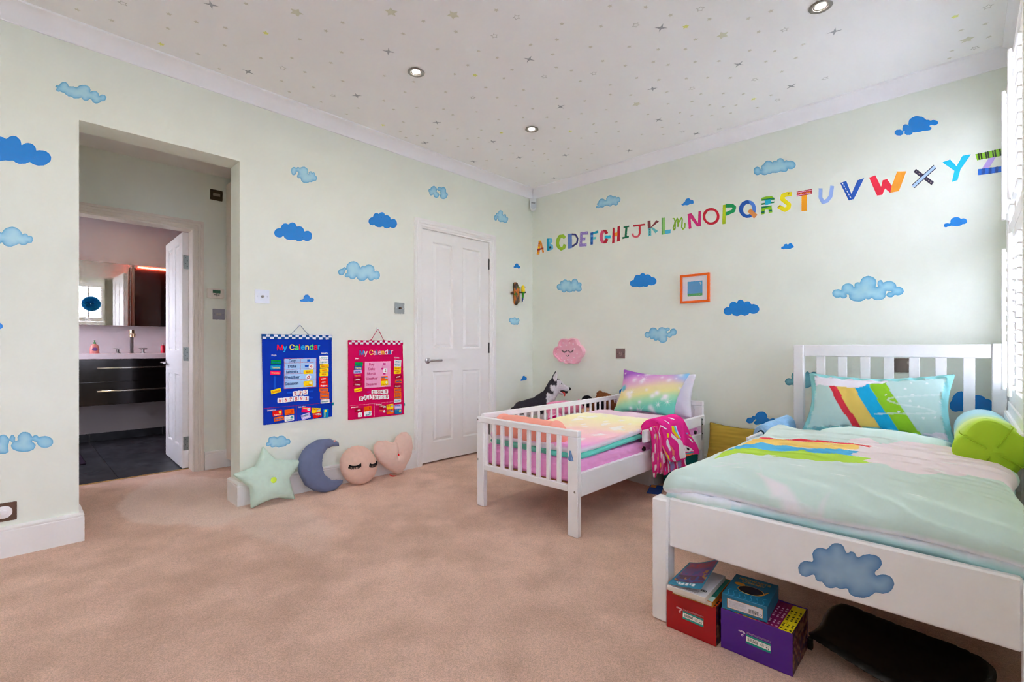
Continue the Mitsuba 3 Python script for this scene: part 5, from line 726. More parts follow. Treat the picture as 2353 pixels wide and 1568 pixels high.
solo('dress_sticker', fR(ccat([(ext(Polygon([(1.797, .452), (1.786, .404), (1.794, .398), (1.812, .397), (1.822, .403), (1.806, .452)]), .0008), '5a86b8'), (ext(Polygon([(1.801, .445), (1.803, .445), (1.816, .402), (1.812, .400)]), .0011), '8fb4dc')])[0], ya), 'satin', 'small plain blue triangular sticker on the toddler bed leg', 'sticker', ccat([(ext(Polygon([(1.797, .452), (1.786, .404), (1.794, .398), (1.812, .397), (1.822, .403), (1.806, .452)]), .0008), '5a86b8'), (ext(Polygon([(1.801, .445), (1.803, .445), (1.816, .402), (1.812, .400)]), .0011), '8fb4dc')])[1])

def slab(outline, s, zb, th, r, wr, drop=None, both=True):
    """a soft sheet lying on the height zb(x, y), th thick with a rounded edge of radius r"""
    V, F, D = puff(outline, s, 1.0, 'round', r); x, y = V[:, 0], V[:, 1]; top = V[:, 2] > 1e-9; edge = D < 1e-9
    base = zb(x, y) if callable(zb) else np.full(len(x), zb); h = V[:, 2] * 2   # 0..1 over the rounded edge
    z = base + th / 2 + np.where(top, h * th / 2 + wr(x, y) * np.minimum(D / .03, 1), np.where(edge, wr(x, y) * .3, h * th / 2))
    return np.c_[x, y, z], F, D, top | edge
def soft_rect(x0, x1, y0, y1, r=.05, n=.012, seed=1):
    p = sbox(x0 + r, y0 + r, x1 - r, y1 - r).buffer(r, quad_segs=8).segmentize(.02); c = np.array(p.exterior.coords[:-1]); ce = np.array([(x0 + x1) / 2, (y0 + y1) / 2])
    d = (c - ce) / np.linalg.norm(c - ce, axis=1, keepdims=True); w = meshkit.fbm(np.c_[c * 7, c[:, :1] * 0 + seed], 3, seed) - .5
    return Polygon(c + d * w[:, None] * n * 2)
def fbm2(x, y, a, b, o=3, seed=0): return meshkit.fbm(np.c_[x * a, y * b, x * 0 + seed], o, seed) - .5
# mattress in a pink sheet
def round_box(x0, x1, y0, y1, z0, z1, r, n, wr):
    m = cat(m3.Manifold.batch_hull([m3.Manifold.sphere(r, 20).translate((a, b, c)) for a in (x0 + r, x1 - r) for b in (y0 + r, y1 - r) for c in (z0 + r, z1 - r)]).refine_to_length(n))
    v = np.array(m.vertices); m.vertices = v + np.array(m.vertex_normals) * wr(v)[:, None]; return m
mt = round_box(1.108, 1.820, -1.724, -.146, .266, .388, .030, .016, lambda v: .006 * np.abs(np.sin(v[:, 1] * 38 + v[:, 2] * 60 + 5 * meshkit.fbm(v * 8, 2, 2))) * ((v[:, 0] > 1.79) | (v[:, 1] < -1.69)) * (.2 + 1.4 * meshkit.fbm(v * 6, 2, 6)))
solo('small_mattress', mt, 'cloth', 'mattress of the toddler bed in a wrinkled bright pink sheet', 'mattress', 'e79fd2', True)
k = thing('small_duvet', 'pastel yellow and pink duvet lying folded on the toddler bed', 'duvet')
wr_ = lambda x, y: .020 * fbm2(x, y, 7, 7, 4, 3) + .012 * (1 - np.abs(2 * fbm2(x, y, 9, 15, 3, 8))) * (meshkit.noise(np.c_[x * 4, y * 4, x * 0], 5)) - .004
o_ = soft_rect(1.112, 1.806, -1.708, -.40, .05, .010, 3)
V, F, D, tp = slab(o_, .009, lambda x, y: .420 + .022 * np.clip((y + 1.5) / .5, 0, 1), .040, .022, wr_)
t_ = np.clip((V[:, 1] + 1.70) / 1.05 + .25 * fbm2(V[:, 0], V[:, 1], 4, 4, 3, 5) - .25 * (V[:, 0] - 1.45), 0, 1)[:, None]
stops = [lin('eca6dc'), lin('f3bfd0'), lin('f1dcc0'), lin('efe9b8'), lin('f2eecb')]; q = t_ * (len(stops) - 1); i = np.clip(q.astype(int), 0, len(stops) - 2)[:, 0]; S = np.array(stops); c = S[i] * (1 - (q - i[:, None])) + S[i + 1] * (q - i[:, None])
spark = meshkit.noise(np.c_[V[:, :2] * 16, V[:, :1] * 0], 31); c = np.where((spark > .78)[:, None], c * .35 + .65 * .86, c)
c = np.where((V[:, 1] > -.66 + .05 * fbm2(V[:, 0], V[:, 1], 5, 5))[:, None], lin('e2c9d6'), c); c = np.where(((~tp) | (D < .006))[:, None], lin('e9e2ee'), c)
part(k, 'top_layer', trimesh.Trimesh(V, F, process=False), 'cloth', c, True)
o_ = soft_rect(1.108, 1.812, -1.715, -.42, .05, .012, 9)
V, F, D, tp = slab(o_, .012, lambda x, y: .392 + .020 * np.clip((y + 1.5) / .5, 0, 1), .028, .014, lambda x, y: .010 * fbm2(x, y, 14, 14, 3, 7))
part(k, 'underside', trimesh.Trimesh(V, F, process=False), 'cloth', np.where((V[:, 1] < -1.60)[:, None] & (V[:, 0] < 1.6)[:, None], lin('6fb8a4'), lin('6fd3c4')), True, label='teal underside of the folded duvet')
# cushions with a print
def cushion(corners, w, h, thick, dip, s, colf, wr=.006, tipr=.006):
    """corners: BL, BR, TR, TL in the room; colf(u, v, side, D) with u, v from 0 to 1"""
    def edge(a, b, n=14):
        a, b = np.array(a), np.array(b); t = np.linspace(0, 1, n)[:-1, None]; nrm = np.array([-(b - a)[1], (b - a)[0]]) / np.linalg.norm(b - a)
        return a + (b - a) * t + nrm * (dip * (1 - (2 * t - 1) ** 2) ** 1.2)
    cr = [(0, 0), (w, 0), (w, h), (0, h)]; ol = Polygon(np.vstack([edge(cr[i], cr[(i + 1) % 4]) for i in range(4)])).buffer(-tipr).buffer(tipr)
    V, F, D = puff(ol, s, thick, 'soft'); u, v = V[:, 0] / w, V[:, 1] / h
    A, B, C_, D_ = [np.array(c, float) for c in corners]; P = (A[None] * ((1 - u) * (1 - v))[:, None] + B * (u * (1 - v))[:, None] + C_ * (u * v)[:, None] + D_ * ((1 - u) * v)[:, None])
    n = np.cross(B - A, D_ - A); n /= np.linalg.norm(n)
    rad = meshkit.fbm(np.c_[V[:, :2] * 13, V[:, :1] * 0], 4, 17) - .5
    off = V[:, 2] + np.sign(V[:, 2]) * rad * wr * np.minimum(D / .03, 1)
    return P + n * off[:, None], F, colf(u, v, V[:, 2], D), D, n
def galaxy(u, v, side, D):
    t = np.clip(1 - v + .35 * (u - .5) + .08 * fbm2(u, v, 5, 5, 3, 2), 0, 1); S = np.array([lin(x) for x in ('a55fc4', 'd998d6', 'e6bcd0', 'ecdcae', 'e6e3a0', 'a8dcb4', '6fcfb8', '74d0c0')]); q = t * 7; i = np.clip(q.astype(int), 0, 6); c = S[i] * (1 - (q - i))[:, None] + S[i + 1] * (q - i)[:, None]
    k_ = (gauss(u, v, (.98, .95), .16))[:, None]; c = c * (1 - k_) + lin('84c4ea') * k_
    r_ = np.random.default_rng(5)
    for _ in range(26):
        a, b, r = r_.uniform(.05, .95), r_.uniform(.06, .95), r_.uniform(.012, .045); k_ = (.75 * gauss(u, v * .7, (a, b * .7), r))[:, None]; c = c * (1 - k_) + np.array([.93, .90, .95]) * k_
    for a, b, r in ((.46, .07, .09), (.40, .76, .07), (.28, .44, .06), (.86, .30, .06), (.74, .22, .05)):
        for g in (0, math.pi / 4, math.pi / 2, 3 * math.pi / 4):
            du, dv = (u - a) * 1.45, v - b; p_, n_ = du * math.cos(g) + dv * math.sin(g), -du * math.sin(g) + dv * math.cos(g); k_ = (np.exp(-(n_ / .006) ** 2) * np.exp(-(p_ / r) ** 2))[:, None]; c = c * (1 - k_) + .95 * k_
    k_ = np.clip(1.6 - np.hypot((u - .115) * 1.5, v - .53) / .055, 0, 1)[:, None] ** .7; c = c * (1 - k_) + lin('6fc0d4') * k_
    return np.where((side < -1e-6)[:, None], lin('e6e6f2'), c)
P, F, c, D, n = cushion(((1.235, -.25, .448), (1.790, -.20, .448), (1.805, -.152, .79), (1.235, -.155, .775)), .55, .35, .075, .02, .012, lambda u, v, s_, D: np.tile(lin('e6e6f0'), (len(u), 1)))
solo('white_pillow', trimesh.Trimesh(P, F, process=False), 'cloth', 'plain white pillow behind the pastel galaxy pillow', 'pillow', c, True)
P, F, c, D, n = cushion(((1.205, -.375, .458), (1.715, -.350, .462), (1.772, -.185, .795), (1.205, -.205, .808)), .56, .36, .115, .030, .0055, galaxy, .012)
solo('galaxy_pillow', trimesh.Trimesh(P, F, process=False), 'cloth', 'pastel rainbow galaxy pillow with white sparkles on the toddler bed', 'pillow', c, True)
# coral bolster at the foot
nB, mB = 60, 40; tt = np.linspace(0, 1, nB); rr = .082 * np.clip(np.minimum(tt, 1 - tt) / .10, 0.05, 1) ** .5; g = np.linspace(0, 2 * np.pi, mB + 1)[:-1]
Vb = np.array([(1.112 + .560 * t, -1.632 + r * math.cos(a) * .95, .490 + r * math.sin(a)) for t, r in zip(tt, rr) for a in g]); i, j = np.meshgrid(np.arange(nB - 1), np.arange(mB), indexing='ij'); q = np.stack([i * mB + j, i * mB + (j + 1) % mB, (i + 1) * mB + (j + 1) % mB, (i + 1) * mB + j], -1).reshape(-1, 4)
Fb = np.vstack([q[:, [0, 1, 2]], q[:, [0, 2, 3]]]); e0 = len(Vb); Vb = np.vstack([Vb, Vb[:mB].mean(0), Vb[-mB:].mean(0)]); a = np.arange(mB); Fb = np.vstack([Fb, np.c_[a, np.full(mB, e0), (a + 1) % mB], np.c_[(nB - 1) * mB + (a + 1) % mB, np.full(mB, e0 + 1), (nB - 1) * mB + a]])
Vb += (np.c_[np.zeros(len(Vb)), Vb[:, 1] + 1.632, Vb[:, 2] - .49] / .082) * (.016 * fbm2(Vb[:, 0], Vb[:, 2], 14, 5, 3, 4) + .004 * np.sin(Vb[:, 0] * 120 + 8 * Vb[:, 2]) * (np.minimum(Vb[:, 0] - 1.11, 1.672 - Vb[:, 0]) < .10))[:, None]
mb = trimesh.Trimesh(Vb, Fb, process=False); mb.fix_normals(); solo('bolster_cushion', mb, 'cloth', 'coral pink bolster cushion at the barred foot of the toddler bed', 'cushion', 'f2a695', True)
# pink unicorn blanket over the guard rail
def drape(prof, y0f, y1f, ny, th, wave, nt=70):
    pr = spline(prof, nt); t = np.linspace(0, 1, nt); tg = np.gradient(pr, axis=0); tg /= np.linalg.norm(tg, axis=1, keepdims=True); nr = np.c_[tg[:, 1], -tg[:, 0]] * -1
    out = np.vstack([pr + nr * th / 2, (pr - nr * th / 2)[::-1]]); tf_ = np.r_[t, t[::-1]]; n = len(out); s = np.linspace(0, 1, ny); V = []
    for a in s:
        y = y0f(tf_) * (1 - a) + y1f(tf_) * a; ew = np.clip(np.minimum(a, 1 - a) / .04, .15, 1) ** .5; mid = np.vstack([pr, pr[::-1]]); o = mid + (out - mid) * ew; V.append(np.c_[o[:, 0] + wave(y, o[:, 1], tf_), y, o[:, 1]])
    V = np.array(V).reshape(-1, 3); i, j = np.meshgrid(np.arange(ny - 1), np.arange(n), indexing='ij'); q = np.stack([i * n + j, i * n + (j + 1) % n, (i + 1) * n + (j + 1) % n, (i + 1) * n + j], -1).reshape(-1, 4); F = np.vstack([q[:, [0, 1, 2]], q[:, [0, 2, 3]]])
    e = len(V); V = np.vstack([V, V[:n].mean(0), V[-n:].mean(0)]); a = np.arange(n); F = np.vstack([F, np.c_[(a + 1) % n, a, np.full(n, e)], np.c_[(ny - 1) * n + a, (ny - 1) * n + (a + 1) % n, np.full(n, e + 1)]])
    m = trimesh.Trimesh(V, F, process=False); m.fix_normals(); return m
bk_ = thing('unicorn_blanket', 'folded bright pink fleece blanket with unicorns and rainbows over the guard rail', 'blanket')
PINK = 'e8308f'
m = drape([(1.800, .440), (1.806, .492), (1.835, .522), (1.872, .528), (1.905, .508), (1.918, .46), (1.924, .39), (1.930, .32), (1.934, .252)], lambda t: -1.015 + .115 * t, lambda t: -.74 + .28 * np.clip(t * 1.05, 0, 1) ** 1.1, 150, .022, lambda y, z, t: .012 * np.sin(y * 26 + z * 6) * np.clip((t - .4) * 2, 0, 1) + .006 * np.sin(y * 61) * np.clip((t - .3) * 1.4, 0, 1), 160)
v = np.array(m.vertices); c = np.tile(lin(PINK), (len(v), 1)) * (.9 + .2 * meshkit.fbm(v * 30, 2, 3))[:, None]
for hx, pts in BLANKET: c[shapely.contains_xy(Polygon(mm(pts)).buffer(.0012), v[:, 1], v[:, 2]) & (v[:, 0] > 1.885)] = lin(hx)
part(bk_, 'front_fold', m, 'cloth', c, True)
m = drape([(1.890, .40), (1.893, .33), (1.897, .27), (1.902, .20), (1.905, .178)], lambda t: -.945 + .03 * t, lambda t: -.70 + .16 * t - .1 * np.clip(t - .6, 0, 1), 60, .016, lambda y, z, t: .008 * np.sin(y * 40))
v = np.array(m.vertices); c = np.tile(lin('d8307f'), (len(v), 1)); n_ = meshkit.noise(np.c_[v[:, 1] * 40, v[:, 2] * 14, v[:, 0] * 0], 3); c[n_ > .74] = lin('f0e8f0'); c[(n_ < .24)] = lin('a898d8'); part(bk_, 'back_fold', m, 'cloth', c, True)
for (ya_, zz, hx) in ((-1.030, .185, 'd82c80'), (-1.000, .205, 'e04490'), (-.972, .20, 'd82c80'), (-.945, .19, 'e8609c')):
    m = tube(spline([(1.884, ya_ - .02, .495), (1.898, ya_ - .005, .43), (1.900, ya_, .34), (1.902, ya_ + .006, .26), (1.902, ya_ + .008, zz)], 30), np.r_[np.linspace(.010, .015, 24), np.linspace(.015, .009, 6)], 10); v = np.array(m.vertices); c = np.tile(lin(hx), (len(v), 1)); n_ = meshkit.noise(v * np.array([60, 60, 16]), 5); c[n_ > .72] = lin('f4e8ee'); c[n_ < .22] = lin('f0c840'); part(bk_, 'gathered_fold', m, 'cloth', c, True)

# ---------------------------------------------------------------- the big white bed
bb = thing('single_bed', 'big white wooden single bed with slatted headboard', 'bed')
xl, xr, yf, yh = 2.470, 3.468, -2.162, -.165
part(bb, 'post', bx(xl, xl + .061, yf, yf + .061, .001, .446, .006), 'satin', WB); part(bb, 'post', bx(xr - .061, xr, yf, yf + .061, .001, .446, .006), 'satin', WB)
part(bb, 'post', bx(xl, xl + .058, yh, yh + .058, .001, 1.013, .004), 'satin', WB); part(bb, 'post', bx(xr - .056, xr, yh, yh + .058, .001, 1.016, .004), 'satin', WB)
part(bb, 'footboard', bx(xl + .061, xr - .061, -2.150, -2.124, .277, .452, .005), 'satin', WB)
part(bb, 'head_rail', bx(xl + .058, xr - .056, yh + .012, yh + .042, .937, 1.013, .004), 'satin', WB); part(bb, 'head_rail', bx(xl + .058, xr - .056, yh + .012, yh + .042, .30, .40, .004), 'satin', WB)
for a, b in ((2.598, 2.647), (2.716, 2.764), (2.833, 2.882), (2.949, 2.997), (3.067, 3.115), (3.183, 3.231), (3.299, 3.347)): part(bb, 'slat', bx(a, b, yh + .018, yh + .036, .395, .94, .002), 'satin', WB)
for xa in (xl + .008, xr - .034): part(bb, 'side_rail', bx(xa, xa + .026, yf + .061, yh, .27, .395, .004), 'satin', WB)
part(bb, 'slatted_base', cat(*[bx(xl + .035, xr - .035, y, y + .07, .288, .300) for y in np.arange(yf + .09, yh - .1, .13)]), 'satin', 'c8a878')
for xa, sg in ((2.448, 1), (3.448, -1)):
    gk = part(bb, 'guard_rail', bx(xa, xa + .021, -1.056, -.172, .425, .512 if sg > 0 else .520, .006), 'satin', WB)
    for y in (-.99, -.24):
        xf = xa + .021 if sg > 0 else xa - .003; br = part(bb, 'guard_bracket', cat(bx(xf, xf + .003, y - .010, y + .010, .30, .490, .001)), 'metal', '9aa0a2'); part(br, 'screw', cat(*[cyl((xf, y, z), (xf + .005, y, z), .006, 10) for z in (.480, .455)]), 'metal', '5a6264')
mt = round_box(2.506, 3.430, -2.108, -.20, .301, .452, .03, .03, lambda v: .003 * (meshkit.fbm(v * 12, 2, 2) - .5))
solo('big_mattress', mt, 'cloth', 'mattress of the big bed in a plain turquoise blue sheet', 'mattress', '4a9cbc', True)
dk = thing('rainbow_duvet', 'mint green duvet with printed rainbow and clouds on the big bed', 'duvet')
ol = Polygon([(2.496, -2.128), (2.535, -2.150), (2.60, -2.140), (2.80, -2.132), (3.05, -2.138), (3.25, -2.130), (3.440, -2.134), (3.446, -1.7), (3.444, -1.3), (3.440, -1.10), (3.38, -1.03), (3.2, -.98), (3.0, -.97), (2.8, -.965), (2.69, -.925), (2.60, -.84), (2.545, -.820), (2.527, -1.0), (2.530, -1.3), (2.515, -1.6), (2.497, -1.85), (2.478, -2.02)])
def ol_soft(p): return Polygon(spline(np.vstack([np.array(p.exterior.coords)]), 240)[:-1]).buffer(0)
ol = ol_soft(ol)
def zb_(x, y): return .490 - .030 * np.clip((2.60 - x) / .12, 0, 1) ** 2 * np.clip((-y - .6), .3, 1) - .020 * np.clip((-2.02 - y) / .12, 0, 1) ** 1.5 + .012 * np.clip((y + 1.15) / .3, 0, 1) + .028 * np.sin(np.clip((x - 2.52) / .9, 0, 1) * math.pi) * np.clip((y + 2.15) / .5, 0, 1) - .018 * np.clip((x - 3.36) / .08, 0, 1) ** 2
def wrb(x, y):
    f = np.clip((-1.85 - y) / .2, 0, 1); d = (x * .5 - y * .9); a = .016 * fbm2(x, y, 3.2, 3.2, 3, 11) + .006 * fbm2(x, y, 11, 11, 3, 12)
    a += .007 * f * (np.sin((x * 26 + y * 30) + 7 * fbm2(x, y, 4, 4, 2, 3))) * (.3 + meshkit.noise(np.c_[x * 5, y * 5, x * 0], 4))
    rid = 1 - np.abs(2 * fbm2(x, y * 1.0, 6, 17, 2, 21)); return a + .007 * np.clip((rid - .8) * 4, 0, 1) * np.clip((y + 1.9) / .3, 0, 1)
V, F, D, tp = slab(ol, .0056, zb_, .058, .032, wrb)
DC = {'red': 'd8404f', 'yel': 'ecca74', 'blu': '55b4e2', 'grn': 'aed64e', 'cld': 'e6dadf', 'sw1': 'e6dde4', 'sw2': 'e2dce4', 'sw3': 'e4dee6'}
x, y = V[:, 0], V[:, 1]; t_ = np.clip((y + 2.15) / .5, 0, 1)[:, None]; c = lin('c3d9d4') * (1 - t_) + lin('cadcd8') * t_; k_ = np.clip((x - 3.1) / .3, 0, 1)[:, None] * np.clip(1 - np.abs(y + 1.75) / .4, 0, 1)[:, None]; c = c * (1 - .5 * k_) + lin('c2d8ba') * .5 * k_
for nm, pts in DUVET:
    p = Polygon(mm(pts)).buffer(0); ins = shapely.contains_xy(p, x, y) & tp
    if nm[:2] == 'sw': w_ = np.clip(shapely.distance(shapely.points(np.c_[x, y]), p.exterior) / .02, 0, 1)[:, None] * .75 * ins[:, None]; c = c * (1 - w_) + lin(DC[nm]) * w_
    else: c[ins] = lin(DC[nm])
r_ = np.random.default_rng(2)
for _ in range(22):
    a, b = r_.uniform(2.55, 3.35), r_.uniform(-2.0, -1.0); k_ = np.clip(1.5 - np.hypot((x - a) / .020, (y - b) / .0035), 0, 1)[:, None] * .8 * tp[:, None]; c = c * (1 - k_) + lin('eef2f0') * k_
c[~tp] = lin('e3e8f0')
part(dk, 'top_layer', trimesh.Trimesh(V, F, process=False), 'cloth', c, True)
ol2 = ol_soft(Polygon([(2.505, -2.122), (2.56, -2.140), (2.80, -2.122), (3.05, -2.124), (3.25, -2.120), (3.436, -2.122), (3.440, -1.7), (3.438, -1.3), (3.42, -1.06), (3.0, -1.0), (2.70, -.96), (2.62, -.90), (2.56, -.87), (2.54, -1.3), (2.515, -1.7), (2.492, -2.00)]))
V, F, D, tp = slab(ol2, .009, lambda x, y: .448 + (zb_(x, y) - .490) * .5, .040, .020, lambda x, y: .010 * fbm2(x, y, 16, 16, 3, 6) + .006 * np.sin(x * 70 + 9 * fbm2(x, y, 5, 5)) * np.clip((-2.05 - y) / .05, 0, 1))
hgt = (V[:, 2] - (.448 + (zb_(V[:, 0], V[:, 1]) - .490) * .5)) / .040; n_ = meshkit.fbm(np.c_[V[:, 0] * 6, V[:, 1] * 0, V[:, 2] * 20], 2, 4)[:, None]
c = np.where((hgt > .62)[:, None], lin('e4e9f2'), np.where(n_ > .5, lin('cadcd8'), lin('b0d6d8'))); part(dk, 'bottom_layer', trimesh.Trimesh(V, F, process=False), 'cloth', c, True, label='pale underside of the folded duvet')
# pillows of the big bed
def rain(u, v, side, D):
    c = np.tile(lin('bedcd9'), (len(u), 1)) * (1 - .05 * (1 - v))[:, None]; cx = lambda v0: v0
    bow = lambda u0, v_: u0 + .30 * (1 - v_) ** 1.35
    for a, b, hx in ((.135, .190, 'd23848'), (.190, .315, 'e2c566'), (.315, .425, '24a9dc'), (.425, .545, '8cc632')):
        c[(u > bow(a, v)) & (u < bow(b, v)) & (v < .86)] = lin(hx)
    cl = union_all([Point(p_, q_).buffer(r_) for p_, q_, r_ in ((.10, .86, .07), (.18, .82, .085), (.27, .80, .08), (.36, .80, .095), (.44, .85, .075), (.52, .86, .07), (.07, .79, .04), (.30, .9, .16), (.85, .08, .07), (.92, .10, .08), (.78, .05, .05))])
    ins = shapely.contains_xy(cl, u, v); c[ins] = lin('e9e6f0')
    sw = LineString(spline([(1.0, .70), (.88, .66), (.70, .60), (.60, .54), (.66, .49), (.82, .46), (.88, .42), (.82, .39), (.66, .36), (.52, .33)], 60)).buffer(.010); k_ = (shapely.contains_xy(sw, u, v) * .55)[:, None]; c = c * (1 - k_) + lin('dceaea') * k_
    r_ = np.random.default_rng(4)
    for _ in range(16): c[np.hypot((u - r_.uniform(.5, .97)) * 2, v - r_.uniform(.25, .85)) < .014] = lin('e4efef')
    fl = (D < .028); c[fl] = lin('8fcfd0'); c[side < -1e-6] = lin('b4dcd6'); return c
P, F, c, D, n = cushion(((2.560, -.390, .456), (3.285, -.395, .462), (3.268, -.215, .850), (2.570, -.205, .830)), .72, .41, .15, .036, .0065, rain, .014)
V_ = P.copy(); fl = D < .030; V_ += n * (np.where(fl, .012 * np.sin(V_[:, 0] * 70 + V_[:, 2] * 55) * np.minimum(D, .02) / .02, 0))[:, None]
solo('rainbow_pillow', trimesh.Trimesh(V_, F, process=False), 'cloth', 'mint pillow with a printed rainbow and cloud leaning on the headboard', 'pillow', c, True)
P, F, c, D, n = cushion(((2.725, -1.045, .532), (3.275, -1.010, .532), (3.262, -.500, .508), (2.690, -.500, .508)), .56, .50, .115, .012, .010, lambda u, v, s_, D: np.tile(lin('c6dcd6'), (len(u), 1)), .012)
P[:, 2] = np.maximum(P[:, 2], .456); solo('flat_pillow', trimesh.Trimesh(P, F, process=False), 'cloth', 'plain mint pillow lying flat in front of the rainbow pillow', 'pillow', c, True)
# green and blue bolster along the right side
pA, pB = np.array([3.368, -.215, .562]), np.array([3.386, -1.200, .596]); ax = pB - pA; Ln = np.linalg.norm(ax); ax /= Ln; e1 = np.cross(ax, [0, 0, 1]); e1 /= np.linalg.norm(e1); e2 = np.cross(e1, ax); nB, mB = 64, 48; tt = np.linspace(0, 1, nB); V, C = [], []
for t in tt:
    d = min(t, 1 - t) * Ln; r = .107 * math.sqrt(max(0.0, 1 - (1 - min(1, d / .055)) ** 2)) if d < .055 else .107
    for g in np.linspace(0, 2 * np.pi, mB + 1)[:-1]:
        sq = 1 + (.10 if t > .8 else .03) * math.cos(4 * g + .6) * min(1, max(0, (t - .55) / .4)); V.append(pA + ax * Ln * t + (e1 * math.cos(g) + e2 * math.sin(g)) * r * sq)
        f = np.clip((t - .35) / .55, 0, 1); C.append(lin('a6cfd6') * (1 - f) + lin('b9cf4a') * f if f < .5 else (lin('c8dc9c') * (1 - (f - .5) * 2) + lin('a9cf3a') * (f - .5) * 2))
V = np.array(V); C = np.array(C); i, j = np.meshgrid(np.arange(nB - 1), np.arange(mB), indexing='ij'); q = np.stack([i * mB + j, i * mB + (j + 1) % mB, (i + 1) * mB + (j + 1) % mB, (i + 1) * mB + j], -1).reshape(-1, 4); F = np.vstack([q[:, [0, 1, 2]], q[:, [0, 2, 3]]])
V += (meshkit.fbm(V * 12, 2, 4) - .5)[:, None] * .008; m = trimesh.Trimesh(V, F, process=False); m.fix_normals()
k = thing('ombre_bolster', 'lime green to pale blue ombre bolster cushion beside the window', 'cushion'); part(k, 'cover', m, 'cloth', C, True)
for g in (.55, 2.1, 3.7, 5.25):
    L = []
    for t in np.linspace(.86, .999, 12): d = (1 - t) * Ln; r = .107 * math.sqrt(max(0, 1 - (1 - min(1, d / .055)) ** 2)); L.append(pA + ax * (Ln * t + .001) + (e1 * math.cos(g) + e2 * math.sin(g)) * (r * 1.02 + .001))
    part(k, 'seam', tube(L, .0022, 6), 'cloth', '9cc02c', True)
# light blue blanket rolled over the left guard rail
m = drape([(2.420, .425), (2.424, .47), (2.434, .520), (2.458, .537), (2.482, .520), (2.494, .47), (2.500, .44)], lambda t: -.82 + .0 * t, lambda t: -.24 + .0 * t, 70, .026, lambda y, z, t: .004 * np.sin(y * 30 + z * 9), 60)
v = np.array(m.vertices); rb_ = thing('blue_blanket', 'light blue fleece blanket folded over the left guard rail of the big bed', 'blanket'); part(rb_, 'fleece', m, 'cloth', lin('8fb9dc') * (.86 + .28 * meshkit.fbm(v * 90, 2, 3))[:, None], True)
m = drape([(2.432, .44), (2.438, .500), (2.458, .518), (2.476, .500), (2.482, .45)], lambda t: -.826 + 0 * t, lambda t: -.70 + 0 * t, 8, .010, lambda y, z, t: 0 * y, 40); part(rb_, 'lining', m, 'cloth', '1f3c54', True, label='dark navy lining')
# mustard cushion between the beds
def mustard(u, v, s_, D): n_ = meshkit.fbm(np.c_[u * 2.5, v * 42, u * 0], 3, 6)[:, None]; k_ = gauss(u, v, (.62, .42), .12)[:, None]; return lin('a98f3c') * (.75 + .5 * n_) * (1 - .5 * k_) + lin('b89c14') * .5 * k_
P, F, c, D, n = cushion(((1.890, -.285, .030), (2.375, -.285, .030), (2.375, -.115, .430), (1.894, -.115, .425)), .48, .43, .13, .022, .009, mustard, .016, .004)
P[:, 2] = np.maximum(P[:, 2], .002); P[:, 1] = np.minimum(P[:, 1], -.022); solo('mustard_cushion', trimesh.Trimesh(P, F, process=False), 'cloth', 'mustard yellow slub cushion on the floor between the beds', 'cushion', c, True)
# ---------------------------------------------------------------- book boxes under the big bed
def slipcase(label, x0, x1, y0, y1, h, face, side, group='slipcased book sets'):
    k = thing('book_slipcase', label, 'book box', group); t = .0022
    part(k, 'front_panel', bx(x0, x1, y0, y0 + t, .001, h, .0005), 'satin', face)
    part(k, 'side_panel', bx(x0, x0 + t, y0 + t, y1, .001, h), 'satin', side)
    m = bx(x1 - t, x1, y0 + t, y1, .001, h).subdivide().subdivide().subdivide().subdivide(); v = np.array(m.vertices); n_ = meshkit.fbm(v * np.array([1, 60, 60]), 3, 8)[:, None]; n2 = meshkit.noise(v * np.array([1, 110, 110]), 5)[:, None]
    part(k, 'side_panel', m, 'satin', np.where(n_ > .55, lin('6a4a34'), np.where(n_ < .42, lin('2a1c40'), lin('4a1826'))) * (.5 + n2), label='illustrated end panel')
    part(k, 'base', bx(x0 + t, x1 - t, y0 + t, y1, .001, .003), 'satin', face); part(k, 'back_panel', bx(x0, x1, y1, y1 + t, .001, h), 'satin', face)
    return k
